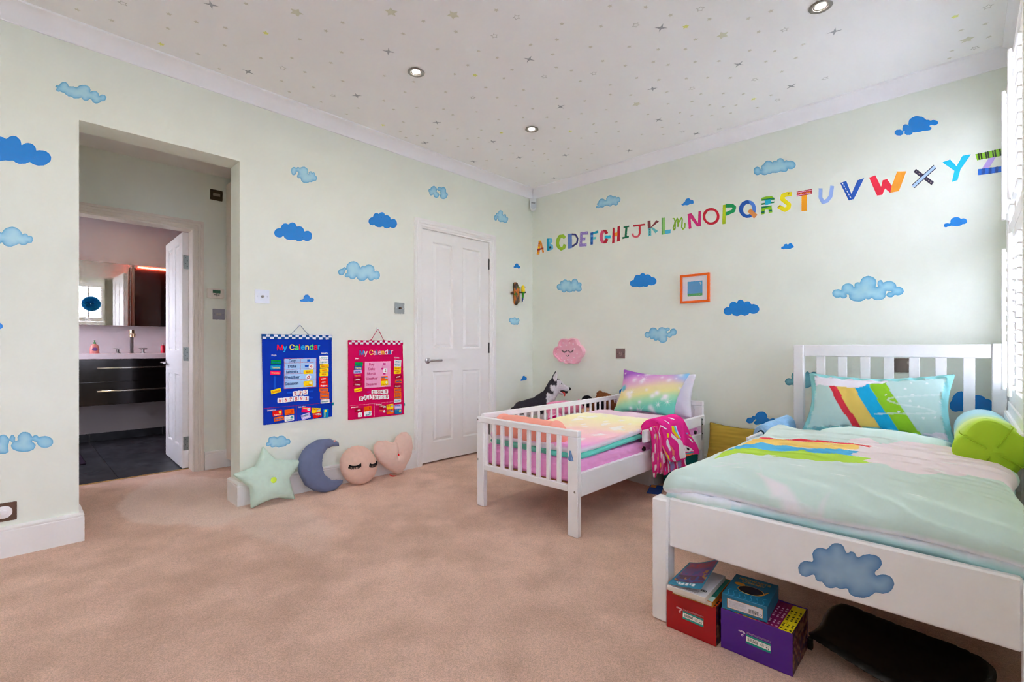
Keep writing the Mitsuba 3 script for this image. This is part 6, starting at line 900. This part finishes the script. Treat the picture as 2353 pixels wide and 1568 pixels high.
def price_label(k, x, z, w, h, y, deg=-1.5):
    L = [(ext(at2(sbox(-w / 2, -h / 2, w / 2, h / 2), 0, 0), .0004), '0f8a80'), (ext(sbox(-w / 2 + .001, -h / 2 + h * .24, w / 2 - .001, h / 2 - h * .22), .0006), 'e4e6e0')]
    r_ = np.random.default_rng(3); xx = -w / 2 + .006
    while xx < -w / 2 + .036: d = r_.choice([.0006, .001, .0016]); L.append((ext(sbox(xx, -h * .16, xx + d, h * .20), .0008), '1c1c1c')); xx += d + r_.choice([.0007, .0012, .0022])
    L.append((ext(Point(w * .16, 0).buffer(.0052).difference(Point(w * .16, 0).buffer(.0042)), .0008), '6a6e6a')); L.append((ext(union_all([Point(w * .16 + a, b).buffer(.0013) for a, b in ((0, .0015), (-.0018, -.001), (.0018, -.001))]), .0008), '8a8e8a'))
    L.append((mv(text('7+', .0060, w * .38, -h * .08, 180, 0), 0, 0, .0007), '1c1c1c'))
    L += [(ext(sbox(w * .27, h * .12 + q * .0022, w * .47, h * .12 + q * .0022 + .0005), .0008), '9a9e9a') for q in range(2)]
    m, c = ccat(L); m = rot(m, deg, (0, 0, 1)); part(k, 'price_label', fR(mv(m, x, z, 0), y), 'satin', c, label='white and teal barcode label reading 7+ upside down')
    q = union_all([LineString([(-.010, .003), (.004, .003), (.0065, 0), (.004, -.003), (.001, -.003)]).buffer(.0007), LineString([(-.010, .006), (.006, .006), (.0095, .001)]).buffer(.0007), LineString([(-.010, .003), (-.010, .006)]).buffer(.0007), LineString([(-.002, -.007), (.001, -.011), (.004, -.007), (.001, -.0055), (-.002, -.007)]).buffer(.0007)])
    part(k, 'emblem', fR(mv(ext(q, .0005), x - w / 2 - .012, z + .014, 0), y), 'satin', 'e8dce4')
    part(k, 'fine_print', fR(mv(cat(*[ext(sbox(-w / 2 + .002 * i, h / 2 + .004 + .003 * i, w / 2, h / 2 + .0046 + .003 * i), .0004) for i in range(2)]), x, z, 0), y), 'satin', 'c8a8b0')
k = slipcase('red slipcase of children\'s books under the footboard, beside the bed post', 2.534, 2.708, -2.176, -1.985, .131, 'a01218', '7a0c14'); price_label(k, 2.630, .064, .072, .028, -2.176)
k = slipcase('purple slipcase with pink and yellow book spines under the footboard', 2.719, 2.930, -2.164, -1.975, .131, '4a1f86', '3a1470'); price_label(k, 2.834, .061, .073, .029, -2.164)
def paperback(x0, x1, y0, y1, h, spine, label, group):
    k = thing('paperback_book', label, 'book', group)
    part(k, 'spine', bx(x0, x1, y0, y1, h - .012, h, .0012), 'satin', spine)
    part(k, 'pages', bx(x0 + .0008, x1 - .0008, y0 + .001, y1 - .001, .0035, h - .012), 'matte', 'd8cdb8')
    L = [bx((x0 + x1) / 2 - .0028, (x0 + x1) / 2 + .0028, y0 + .008 + i, y0 + .008 + i + .006 + .003 * (j % 2), h, h + .0003) for j, i in enumerate((0, .020, .034, .062, .075, .089, .112, .126))]
    part(k, 'spine_print', cat(*L), 'satin', {'e8d21c': '3c3410', '8a1a5c': 'e0b0d0', 'c0208a': 'f0d8e8'}.get(spine, '2c2420'))
    return k
ORD = ['sixteenth', 'fifteenth', 'fourteenth', 'thirteenth', 'twelfth', 'eleventh', 'tenth', 'ninth', 'eighth', 'seventh', 'sixth', 'fifth', 'fourth', 'third', 'second', 'last']
SP = ['e89a1c', 'e8821c', '1c84c8', 'e8d21c', 'c0208a', 'e8d21c', 'e89a1c', 'e89a1c', 'c0208a', '8a1a5c', '8a1a5c', '8a1a5c', '8a1a5c', 'e8d21c', 'e8d21c', 'e8d21c']
SN = {'e89a1c': 'orange', 'e8821c': 'deep orange', '1c84c8': 'blue', 'e8d21c': 'yellow', 'c0208a': 'magenta', '8a1a5c': 'plum'}
pw = (2.930 - 2.719 - .0048) / 16
for i, s_ in enumerate(SP):
    n_ = '%s-spined paperback in the purple slipcase, %s' % (SN[s_], 'at its right end' if i == 15 else ORD[i] + ' from its right end')
    paperback(2.7214 + pw * i + .0002, 2.7214 + pw * (i + 1) - .0002, -2.161, -1.978, .1305 - .0006 * (i % 3), s_, n_, 'paperbacks in the purple slipcase')
SP2 = ['5a8a1c', 'b83018', '2a5a9a', 'c84818', 'e8a81c', '7a1c18', 'b83018', '2a6aa0', 'a02a18', 'c84818', '3a7ab8', 'd05018']
NM2 = ['green', 'red', 'blue', 'orange', 'amber', 'dark red', 'scarlet', 'steel blue', 'rust', 'vermilion', 'light blue', 'flame orange']; pw = (2.708 - 2.534 - .0048) / 12
for i, s_ in enumerate(SP2): paperback(2.5364 + pw * i + .0002, 2.5364 + pw * (i + 1) - .0002, -2.172, -1.988, .1295, s_, '%s-spined paperback in the red slipcase, %s' % (NM2[i], 'at its right end' if i == 11 else ORD[i + 4].replace('last', 'right end') + ' from its right end'), 'paperbacks in the red slipcase')
# books lying on the red slipcase
def RZ(m, deg, c): return rot(m, deg, (0, 0, 1), c)
k = thing('lying_book', 'closed paperback with a teal and orange cover lying under the open one', 'book'); c0 = (2.625, -2.085, 0)
part(k, 'pages', RZ(bx(2.557, 2.690, -2.184, -1.990, .1325, .1475, .001), 3, c0), 'matte', 'd9d2c4'); part(k, 'cover', RZ(cat(bx(2.555, 2.694, -2.186, -1.986, .1315, .1325), bx(2.555, 2.694, -2.186, -1.986, .1475, .1485), bx(2.692, 2.694, -2.186, -1.986, .1325, .1475)), 3, c0), 'satin', 'c07a24')
part(k, 'cover_print', RZ(cat(bx(2.660, 2.6925, -2.150, -1.990, .1485, .1488)), 3, c0), 'satin', '0f7466'); part(k, 'cover_label', RZ(bx(2.660, 2.6925, -2.184, -2.150, .1485, .1489), 3, c0), 'satin', 'b8dcd4')
k = thing('open_book', 'open paperback with its picture cover lifted, on top of the red slipcase', 'book'); c1 = (2.615, -2.10, 0)
part(k, 'pages', RZ(bx(2.549, 2.680, -2.208, -2.005, .1495, .1665, .001), 2, c1), 'matte', 'd6cfc6')
part(k, 'title_page', RZ(bx(2.550, 2.679, -2.207, -2.006, .1665, .1670), 2, c1), 'matte', 'd2d0d4'); part(k, 'page_print', RZ(cat(*[bx(2.600 + q * .004, 2.650, -2.196 + .0075 * q, -2.1948 + .0075 * q, .1670, .1673) for q in range(3)], mv(ext(affinity.scale(Point(0, 0).buffer(.0085).difference(Point(0, 0).buffer(.006)).union(Point(0, 0).buffer(.004)), 1.2, .9), .0004), 2.660, -2.165, .1669)), 2, c1), 'matte', '2c2e34')
n_ = 26; uu, vv = np.meshgrid(np.linspace(0, 1, n_), np.linspace(0, 1, 40)); bend = .010 + .052 * uu ** 1.5; PX = 2.549 + .122 * uu - .006 * uu ** 2; PY = -2.205 + .203 * vv; PZ = .1675 + bend * (.35 + .65 * vv)
P = np.stack([PX, PY, PZ], -1).reshape(-1, 3); i, j = np.meshgrid(np.arange(39), np.arange(n_ - 1), indexing='ij'); a = (i * n_ + j).ravel(); F = np.vstack([np.c_[a, a + 1, a + n_], np.c_[a + 1, a + n_ + 1, a + n_]]); u, v = uu.ravel(), vv.ravel()
q = meshkit.fbm(np.c_[u * 6, v * 9, u * 0], 3, 4); q2 = meshkit.noise(np.c_[u * 9, v * 12, u * 0], 8); c = np.where((v > .70)[:, None], lin('8a3a5e'), np.where((v > .42)[:, None], lin('6a3a7c'), lin('5a3048'))); c = np.where(((q > .58) & (v < .62) & (v > .18))[:, None], lin('b07a34'), c); c = np.where(((q2 > .70) & (v > .2) & (v < .7))[:, None], lin('3a4a8a'), c)
c = np.where(((v < .17) | (v > .95) | (u < .05) | (u > .95))[:, None], lin('1f7a96'), c); c = np.where(((v > .75) & (v < .92) & (u > .15) & (u < .85) & (meshkit.noise(np.c_[u * 30, v * 16, u * 0], 3) > .5))[:, None], lin('b02a38'), c); c = np.where(((v > .06) & (v < .14) & (u > .15) & (u < .75) & (meshkit.noise(np.c_[u * 34, v * 10, u * 0], 6) > .42))[:, None], lin('e8ecf0'), c)
Pb = P - [0, 0, .0007]; part(k, 'cover', RZ(trimesh.Trimesh(np.vstack([P, Pb]), np.vstack([F, F[:, ::-1] + len(P)]), process=False), 2, c1), 'satin', np.vstack([c, np.tile(lin('d8d4d4'), (len(c), 1))]), True, label='lifted blue and purple picture cover')
# blue boxed set on the purple slipcase
k = thing('book_box', 'teal blue boxed book set reading Hogwarts Library, on the purple slipcase', 'book box'); c2 = (2.785, -2.075, 0); BX0, BX1, BY0, BY1, BZ0, BZ1 = 2.716, 2.852, -2.160, -1.985, .1318, .182; BR = lambda m: RZ(m, 4, c2)
part(k, 'box', BR(bx(BX0, BX1, BY0, BY1, BZ0, BZ1, .0015)), 'satin', '12688c')
L = [(text('HOGWARTS', .0125, 2.784, -2.012, 0, 0, True), 'b08a48'), (text('LIBRARY', .0125, 2.784, -2.031, 0, 0, True), 'b08a48'), (ext(at2(affinity.scale(Point(0, 0).buffer(.030, quad_segs=16), 1.35, 1), 2.787, -2.085), .0004), 'c8922c'), (ext(at2(affinity.scale(Point(0, 0).buffer(.0275, quad_segs=16), 1.36, 1), 2.787, -2.085), .0007), '141c2c'), (ext(at2(affinity.scale(Point(0, 0).buffer(.013), 1.25, .8), 2.747, -2.058), .0009), 'c8862c')]
L += [(ext(LineString(spline([(x_, -2.158), (x_ + .004, -2.145), (x_ - .003, -2.128), (x_ + .003, -2.112)], 12)).buffer(.0007), .0003), '3aa0c8') for x_ in (2.730, 2.747, 2.764, 2.782, 2.800, 2.818, 2.836)] + [(ext(LineString([(2.815, -2.10), (2.828, -2.088), (2.832, -2.072), (2.836, -2.066)]).buffer(.0018), .0009), 'c8862c')]
q = meshkit.noise
m, c = ccat(L); part(k, 'lid_print', BR(mv(m, 0, 0, BZ1)), 'satin', c, label='gold lettering and dark oval on the lid')
L = [(ext(sbox(2.733, .1405, 2.840, .1715), .0004), 'a8823c'), (ext(sbox(2.7345, .142, 2.8385, .170), .0006), 'd4d2d8')] + [(ext(sbox(2.738, .146 + .0026 * i, 2.790 - (i == 3) * .02, .1468 + .0026 * i), .0008), '9a98a4') for i in range(8)]
xx = 2.797; r_ = np.random.default_rng(6)
while xx < 2.826: d = r_.choice([.0006, .001, .0014]); L.append((ext(sbox(xx, .1445, xx + d, .158), .0008), '1c1c20')); xx += d + r_.choice([.0006, .001, .0016])
L.append((ext(Point(2.833, .149).buffer(.004).difference(Point(2.833, .149).buffer(.0032)), .0008), '5a5a60')); m, c = ccat(L); part(k, 'front_label', BR(fR(m, BY0)), 'satin', c, label='white label with barcode')
# black tray under the bed
k = thing('lap_tray', 'flat black tray on short legs lying under the big bed', 'tray')
ol = Polygon(spline([(2.934, -1.975), (2.953, -1.90), (2.962, -1.78), (2.985, -1.742), (3.06, -1.745), (3.20, -1.770), (3.325, -1.790), (3.362, -1.815), (3.368, -1.93), (3.372, -2.07), (3.34, -2.10), (3.22, -2.100), (3.12, -2.075), (3.03, -2.035), (2.96, -2.005), (2.938, -1.99), (2.934, -1.975)], 160)[:-1]).buffer(0)
V, F, D = puff(ol, .011, 1.0, 'round', .018); x, y = V[:, 0], V[:, 1]; tilt_ = .045 + .030 * np.clip((y + 2.1) / .35, 0, 1); dish = .012 * np.clip((D - .03) / .06, 0, 1); top = V[:, 2] > 0
m = trimesh.Trimesh(np.c_[x, y, tilt_ + V[:, 2] * .022 - np.where(top, dish, 0)], F, process=False); part(k, 'tray', m, 'satin', '0b0b0c', 40)
for a, b, h in ((2.938, -1.972, .040), (2.985, -1.765, .068), (3.345, -1.83, .066), (3.350, -2.06, .040)): part(k, 'leg', bx(a - .007, a + .007, b - .009, b + .009, .001, h, .003), 'satin', '0d0d0e')
# boxes under the toddler bed
k = thing('storage_box', 'translucent white plastic storage box under the toddler bed', 'storage box'); o = Polygon(rect(1.30, 1.682, -.640, -.300)).buffer(-.03).buffer(.03); o = affinity.rotate(o, -9, origin=(1.682, -.640))
part(k, 'tub', mv(cat(ext(o.difference(o.buffer(-.003)), .185), ext(o, .003)), 0, 0, .001), 'satin', 'b4b2b0', 40); part(k, 'lid', mv(ext(o.buffer(.006), .010), 0, 0, .186), 'satin', 'c4c4c4', 40)
k = thing('fabric_box', 'dark teal fabric box behind the unicorn blanket under the toddler bed', 'storage box'); part(k, 'body', bx(1.735, 1.815, -.560, -.140, .001, .200, .006), 'cloth', '0f6a6c'); part(k, 'rim', bx(1.733, 1.817, -.562, -.138, .188, .203, .004), 'cloth', '0c5a5e')
k = thing('floor_book', 'thin blue book on the carpet beside the storage box', 'book'); m = RZ(bx(1.700, 1.79, -.80, -.60, .001, .010, .001), 20, (1.74, -.7, 0)); part(k, 'cover', m, 'satin', '1c4c9c'); part(k, 'cover_print', RZ(bx(1.706, 1.744, -.672, -.607, .010, .0104), 20, (1.74, -.7, 0)), 'satin', 'c88a2c')

# ---------------------------------------------------------------- soft toys behind the toddler bed
O_ = np.array([.2076, -.5313]); A_, Bv = np.array([.7246, .6892]), np.array([.6892, -.7246])
def W(a, b, z): return (O_[0] + A_[0] * a + Bv[0] * b, O_[1] + A_[1] * a + Bv[1] * b, z)
def chain(L): return [((W(*p), r), (W(*q), s)) for (p, r), (q, s) in L]
def loc(v): d = v[:, :2] - O_; return d @ A_, d @ Bv, v[:, 2]
dg = thing('husky_toy', 'black and white plush husky dog with open red mouth in the room corner', 'soft toy', 'soft toys behind the toddler bed')
L = [(((.085, 0, .405), .078), ((.19, 0, .435), .080)), (((.19, 0, .435), .080), ((.300, 0, .452), .092)), (((.26, 0, .475), .072), ((.345, 0, .530), .072)), (((.345, 0, .530), .068), ((.405, 0, .635), .070)), (((.405, 0, .635), .068), ((.430, 0, .628), .060)),
     (((.445, 0, .622), .044), ((.515, 0, .600), .027)), (((.425, 0, .596), .040), ((.468, 0, .566), .020)), (((.468, 0, .566), .020), ((.498, 0, .560), .014)), (((.06, 0, .43), .028), ((-.025, 0, .385), .026)), (((-.025, 0, .385), .026), ((-.065, 0, .30), .014))]
for s in (-1, 1):
    L += [(((.395, .034 * s, .680), .026), ((.402, .040 * s, .715), .019)), (((.402, .040 * s, .715), .019), ((.415, .044 * s, .762), .005)), (((.285, .045 * s, .46), .062), ((.285, .052 * s, .34), .040)), (((.285, .052 * s, .34), .038), ((.290, .055 * s, .05), .030)), (((.290, .055 * s, .033), .031), ((.325, .055 * s, .026), .025)),
          (((.085, .045 * s, .41), .072), ((.115, .058 * s, .24), .045)), (((.115, .058 * s, .24), .042), ((.055, .06 * s, .13), .027)), (((.055, .06 * s, .13), .027), ((.065, .06 * s, .030), .029)), (((.065, .06 * s, .030), .029), ((.105, .06 * s, .026), .024))]
m = blob(chain(L), .011, 8); v = np.array(m.vertices); a, b, z = loc(v); fz = (meshkit.fbm(v * 60, 3, 4) - .5); a2, z2 = a + fz * .025, z + fz * .025
white = (z2 < .375) | ((a2 > .318) & (z2 < .565)) | ((a2 < -.01)) | ((a2 > .415) & (z2 < .690) & (z2 < .690 - (a2 - .46) * .9)) | ((a2 > .352) & (z2 < .640) & (z2 > .55)) | ((z2 < .415) & (a2 > .13) & (a2 < .26)) | ((a2 > .385) & (z2 > .70) & (b * 1 > .0) & (np.abs(b - .050) < .012))
stripe = (np.hypot((a2 - .352) - (z2 - .60) * -.55, 0) < .013) & (z2 > .555) & (z2 < .625); white &= ~stripe
c = np.where(white[:, None], lin('d2cfd4'), lin('35333a')) * (.82 + .36 * meshkit.fbm(v * 110, 2, 7))[:, None]
part(dg, 'body', m, 'cloth', c, True); part(dg, 'nose', ball(W(.540, 0, .603), .017, (1, 1, .9), 2), 'gloss', '0c0c0e', True)
for s in (-1, 1): part(dg, 'eye', ball(W(.462, .0345 * s, .652), .0095, sub=2), 'gloss', '16181e', True)
part(dg, 'ear_lining', blob(chain([(((.402, .052, .690), .015), ((.412, .055, .730), .010)), (((.412, .055, .730), .010), ((.417, .052, .748), .004))]), .005, 3), 'cloth', 'd8d4d8', True)
part(dg, 'mouth', blob(chain([(((.440, .024, .595), .014), ((.515, .014, .575), .010)), (((.440, -.024, .595), .014), ((.515, -.014, .575), .010)), (((.45, 0, .588), .03), ((.51, 0, .574), .017))]), .006, 3), 'satin', '1a1416', True)
part(dg, 'tongue', blob(chain([(((.455, .018, .592), .010), ((.490, .022, .565), .009)), (((.490, .022, .565), .009), ((.492, .024, .540), .007))]), .005, 3), 'satin', 'c83830', True)
def plush(base, label, L, colf, fuzz=.004, edge=.012, it=6, bsdf='cloth', seed=3):
    k = thing(base, label, 'soft toy', 'soft toys behind the toddler bed'); m = blob([(p, q) for p, q in L], edge, it); v = np.array(m.vertices); n = np.array(m.vertex_normals); m.vertices = v + n * (meshkit.fbm(v * 70, 3, seed) - .5)[:, None] * fuzz * 2; v2 = np.array(m.vertices); v2[:, 2] = np.maximum(v2[:, 2], .001); m.vertices = v2
    part(k, 'body', m, bsdf, colf(v) * (.84 + .32 * meshkit.fbm(v * 95, 2, seed))[:, None], True); return k
col1 = lambda h: (lambda v: np.tile(lin(h), (len(v), 1)))
K_ = lambda x, y, z, r: ((x, y, z), r)
# white toy with magenta straps: sits on the floor
k = plush('white_plush', 'white plush toy with magenta straps behind the bed bars, under the pink one', [(K_(.72, -.60, .11, .11), K_(.74, -.58, .30, .085)), (K_(.66, -.62, .06, .05), K_(.62, -.72, .05, .045)), (K_(.80, -.60, .06, .05), K_(.84, -.70, .05, .045)), (K_(.74, -.58, .30, .085), K_(.75, -.56, .335, .08))], col1('e0dcde'))
part(k, 'strap', cat(tube(spline([(.655, -.66, .18), (.70, -.685, .28), (.74, -.675, .36), (.79, -.60, .41)], 20), .011, 8), tube(spline([(.76, -.70, .20), (.735, -.685, .29), (.69, -.64, .37)], 20), .011, 8)), 'cloth', 'd01c74', True, label='magenta strap')
k = plush('magenta_plush', 'small bright pink plush toy low behind the bed bars', [(K_(.90, -.74, .10, .095), K_(.90, -.72, .22, .075)), (K_(.84, -.78, .16, .04), K_(.82, -.84, .12, .03)), (K_(.96, -.76, .16, .04), K_(.985, -.81, .12, .03))], col1('e0549a')); part(k, 'spot', cat(ball((.865, -.795, .235), .022, sub=2), ball((.91, -.80, .20), .018, sub=2)), 'cloth', '2a2228', True)
# pink toy lying on top
k = plush('pink_plush', 'pink plush pig lying on the toy pile in front of the husky', [(K_(.655, -.50, .455, .058), K_(.745, -.42, .465, .062)), (K_(.745, -.42, .465, .06), K_(.825, -.345, .468, .050)), (K_(.83, -.34, .50, .018), K_(.835, -.335, .527, .010)), (K_(.85, -.325, .47, .042), K_(.90, -.29, .475, .030)), (K_(.69, -.53, .42, .03), K_(.70, -.57, .39, .026)), (K_(.67, -.46, .41, .05), K_(.72, -.50, .36, .05))], col1('ea96b8'), .0015)
part(k, 'nostril', cat(ball((.868, -.362, .482), .006, sub=1), ball((.857, -.357, .497), .005, sub=1), ball((.640, -.558, .475), .005, sub=1)), 'satin', '2a2026', True)
# mouse-eared toy
k = plush('round_eared_plush', 'tan-faced plush toy with a round black ear behind the bed rail', [(K_(.955, -.37, .13, .12), K_(.955, -.37, .30, .09)), (K_(.955, -.39, .40, .078), K_(.965, -.43, .39, .060)), (K_(.97, -.47, .36, .028), K_(.985, -.49, .355, .022))], lambda v: np.where((v[:, 2] > .30)[:, None], lin('c49a78'), lin('5a2c34')))
part(k, 'ear', tf(ball((0, 0, 0), .052, (1, .35, 1), 3), trimesh.transformations.translation_matrix((.948, -.375, .530)) @ trimesh.transformations.rotation_matrix(math.radians(45), (0, 0, 1))), 'cloth', '17161a', True); part(k, 'ear', tf(ball((0, 0, 0), .045, (1, .35, 1), 3), trimesh.transformations.translation_matrix((1.035, -.30, .49)) @ trimesh.transformations.rotation_matrix(math.radians(45), (0, 0, 1))), 'cloth', '17161a', True)
for p in ((1.000, -.468, .425), (.948, -.462, .430)): part(k, 'eye', ball(p, .012, (.8, .8, 1.3), 2), 'gloss', '121014', True)
def bear(base, label, x, y, s, hexc, muz, tilt=0, dx=.02):
    H_ = lambda u, v, w, r: ((x + (u * .7246 + v * .6892) * s, y + (u * .6892 - v * .7246) * s, w * s), r * s)
    k = plush(base, label, [(H_(0, 0, .13, .125), H_(0, 0, .28, .105)), (H_(dx, .01, .42, .105), H_(dx, .03, .42, .10)), (H_(-.09, .02, .30, .045), H_(-.15, .09, .20, .045)), (H_(.09, .02, .30, .045), H_(.15, .09, .20, .045)), (H_(-.07, .06, .06, .06), H_(-.11, .20, .06, .055)), (H_(.07, .06, .06, .06), H_(.11, .20, .06, .055)), (H_(dx - .085, 0, .50, .035), H_(dx - .09, 0, .51, .03)), (H_(dx + .085, 0, .50, .035), H_(dx + .09, 0, .51, .03)), (H_(dx, .10, .40, .045), H_(dx, .12, .40, .038))], col1(hexc), .007)
    part(k, 'nose', ball(H_(dx, .158, .412, 0)[0], .014 * s, (1.3, 1, 1), 2), 'gloss', '171012', True)
    for e in (-1, 1): part(k, 'eye', ball(H_(dx + .038 * e, .118, .455, 0)[0], .010 * s, sub=2), 'gloss', '141012', True)
    return k
bear('tan_bear', 'shaggy tan teddy bear behind the middle of the bed rail', .90, -.115 - .06, .80, 'b88a5c', 'c8a070', dx=.0)
k_ = plush('brown_bear', 'dark brown shaggy teddy bear between the bed rail and the pastel pillow', [(K_(1.00, -.16, .14, .13), K_(1.00, -.16, .32, .115)), (K_(.985, -.165, .46, .105), K_(.995, -.175, .49, .105)), (K_(.93, -.20, .30, .05), K_(.93, -.30, .22, .045)), (K_(.93, -.14, .56, .035), K_(.925, -.14, .575, .030))], col1('7a4a2c'), .010, seed=9)
part(k_, 'nose', ball((1.03, -.283, .465), .013, (1.3, 1, 1), 2), 'gloss', '171012', True)
# ---------------------------------------------------------------- the bathroom fittings
vu = thing('vanity_unit', 'black gloss wall-hung vanity unit with two wide drawers', 'vanity unit')
part(vu, 'carcass', bx(-3.348, -2.952, -3.95, -2.42, .418, .872), 'gloss', '0b0a0b')
for z0, z1, zh in ((.649, .872, .786), (.416, .645, .554)):
    dr_ = part(vu, 'drawer', bx(-2.951, -2.931, -3.95, -2.42, z0, z1, .0015), 'gloss', '0c0b0c')
    part(vu, 'handle' if False else 'drawer_handle', cat(bx(-2.915, -2.905, -3.208, -2.60, zh - .007, zh + .007, .002), bx(-2.931, -2.913, -3.19, -3.18, zh - .005, zh + .005), bx(-2.931, -2.913, -2.63, -2.62, zh - .005, zh + .005)), 'chrome', 'd4cfc8')
part(vu, 'basin_top', bx(-3.348, -2.925, -3.96, -2.41, .874, .930, .004), 'gloss', 'ded2d4', label='white basin worktop')
tp_ = thing('basin_tap', 'tall square chrome mixer tap with two cross handles on the basin', 'tap')
part(tp_, 'pillar', cat(bx(-3.115, -3.085, -2.925, -2.897, .9305, 1.115, .003), bx(-3.125, -3.075, -2.936, -2.886, .9305, .936, .002)), 'chrome', 'c9c4c4')
part(tp_, 'spout', cat(cyl((-3.10, -2.911, 1.105), (-3.10, -2.911, 1.180), .024, 24), cyl((-3.10, -2.911, 1.135), (-2.965, -2.911, 1.125), .016, 16), cyl((-2.975, -2.911, 1.13), (-2.975, -2.911, 1.098), .013, 14)), 'chrome', 'd8b894', 35)
for y in (-3.025, -2.814): hk = part(tp_, 'cross_handle', cat(bx(-3.135, -3.065, y - .006, y + .006, .972, .984, .002), bx(-3.106, -3.094, y - .035, y + .035, .972, .984, .002)), 'chrome', 'c9c4c4'); part(hk, 'base', cat(cyl((-3.10, y, .9305), (-3.10, y, .973), .012, 18), cyl((-3.10, y, .9305), (-3.10, y, .938), .026, 20)), 'chrome', 'c9c4c4', 35)
k = thing('soap_bottle', 'clear pink hand soap bottle with a green pump on the basin', 'bottle'); y = -3.208
part(k, 'bottle', trimesh.Trimesh(*(lambda m: (np.array(m.vertices) * [.62, 1, 1] + [-3.10, y, .931], m.faces))(lathe([(0, 0), (.036, 0), (.038, .006), (.037, .050), (.031, .082), (.018, .094), (.012, .098), (0, .098)], 28)), process=False), 'gloss', 'd98a80', 40)
part(k, 'label', mv(tf(cat(ext(affinity.scale(Point(0, 0).buffer(.021), 1, .85), .001)), np.array([[0, 0, 1, 0], [1, 0, 0, 0], [0, 1, 0, 0], [0, 0, 0, 1.0]])), -3.0765, y, .975), 'satin', '6a3a78'); part(k, 'pump', cat(cyl((-3.10, y, 1.029), (-3.10, y, 1.046), .011, 14), cyl((-3.10, y, 1.046), (-3.10, y, 1.062), .004, 8), bx(-3.104, -3.07, y - .006, y + .006, 1.058, 1.066, .002)), 'satin', '4a8a4a', 35)
k = thing('red_bottle', 'slim red bottle at the right end of the basin', 'bottle'); part(k, 'bottle', lathe([(0, 0), (.019, 0), (.020, .004), (.019, .075), (.012, .085), (0, .086)], 20, (-3.10, -2.640, .931)), 'gloss', 'c81838', 40); part(k, 'cap', cyl((-3.10, -2.640, 1.017), (-3.10, -2.640, 1.036), .008, 14), 'satin', 'e0c8cc', 35)
mc = thing('mirror_cabinet', 'wide mirrored bathroom cabinet above the basin', 'mirror cabinet')
part(mc, 'carcass', bx(-3.348, -3.232, -4.02, -2.40, 1.226, 1.885, .001), 'satin', 'b8b4b8')
for a, b in ((-4.02, -3.46), (-3.457, -2.909), (-2.905, -2.40)): part(mc, 'mirror_door', cat(bx(-3.231, -3.220, a, b, 1.226, 1.885)), 'mirror')
k = thing('bath_mat', 'dark plum bath mat on the slate floor', 'bath mat'); m = bx(-2.72, -2.10, -3.98, -3.352, .0005, .013, .005).subdivide().subdivide().subdivide(); part(k, 'mat', m, 'cloth', lin('2c2230') * (.6 + .8 * meshkit.fbm(np.array(m.vertices) * 120, 2, 3))[:, None])
# paper pompom hanging by the window, seen in the bathroom mirror
k = thing('paper_pompom', 'blue paper pompom hanging by the window, seen in the bathroom mirror', 'decoration'); L = []
r_ = np.random.default_rng(8)
for _ in range(70):
    d = r_.normal(size=3); d /= np.linalg.norm(d); e = np.cross(d, r_.normal(size=3)); e /= np.linalg.norm(e); g = np.linspace(-1.2, 1.2, 7); Rp = .150
    P = np.array([[(d * math.cos(t) + e * math.sin(t)) * q * Rp for t in g] for q in (.25, .7, 1.0)]); P += np.cross(d, e) * r_.uniform(-.012, .012) * np.array([0, 1, 2])[:, None, None]
    i, j = np.meshgrid(np.arange(2), np.arange(6), indexing='ij'); a = (i * 7 + j).ravel(); F = np.vstack([np.c_[a, a + 1, a + 7], np.c_[a + 1, a + 8, a + 7]]); L.append(trimesh.Trimesh(P.reshape(-1, 3) + [3.12, -2.67, 1.872], F, process=False))
part(k, 'paper', cat(*L), 'matte', '1296d8'); part(k, 'string', cyl((3.12, -2.67, 2.0), (3.12, -2.67, H), .0012, 6), 'matte', 'd8d8d8')
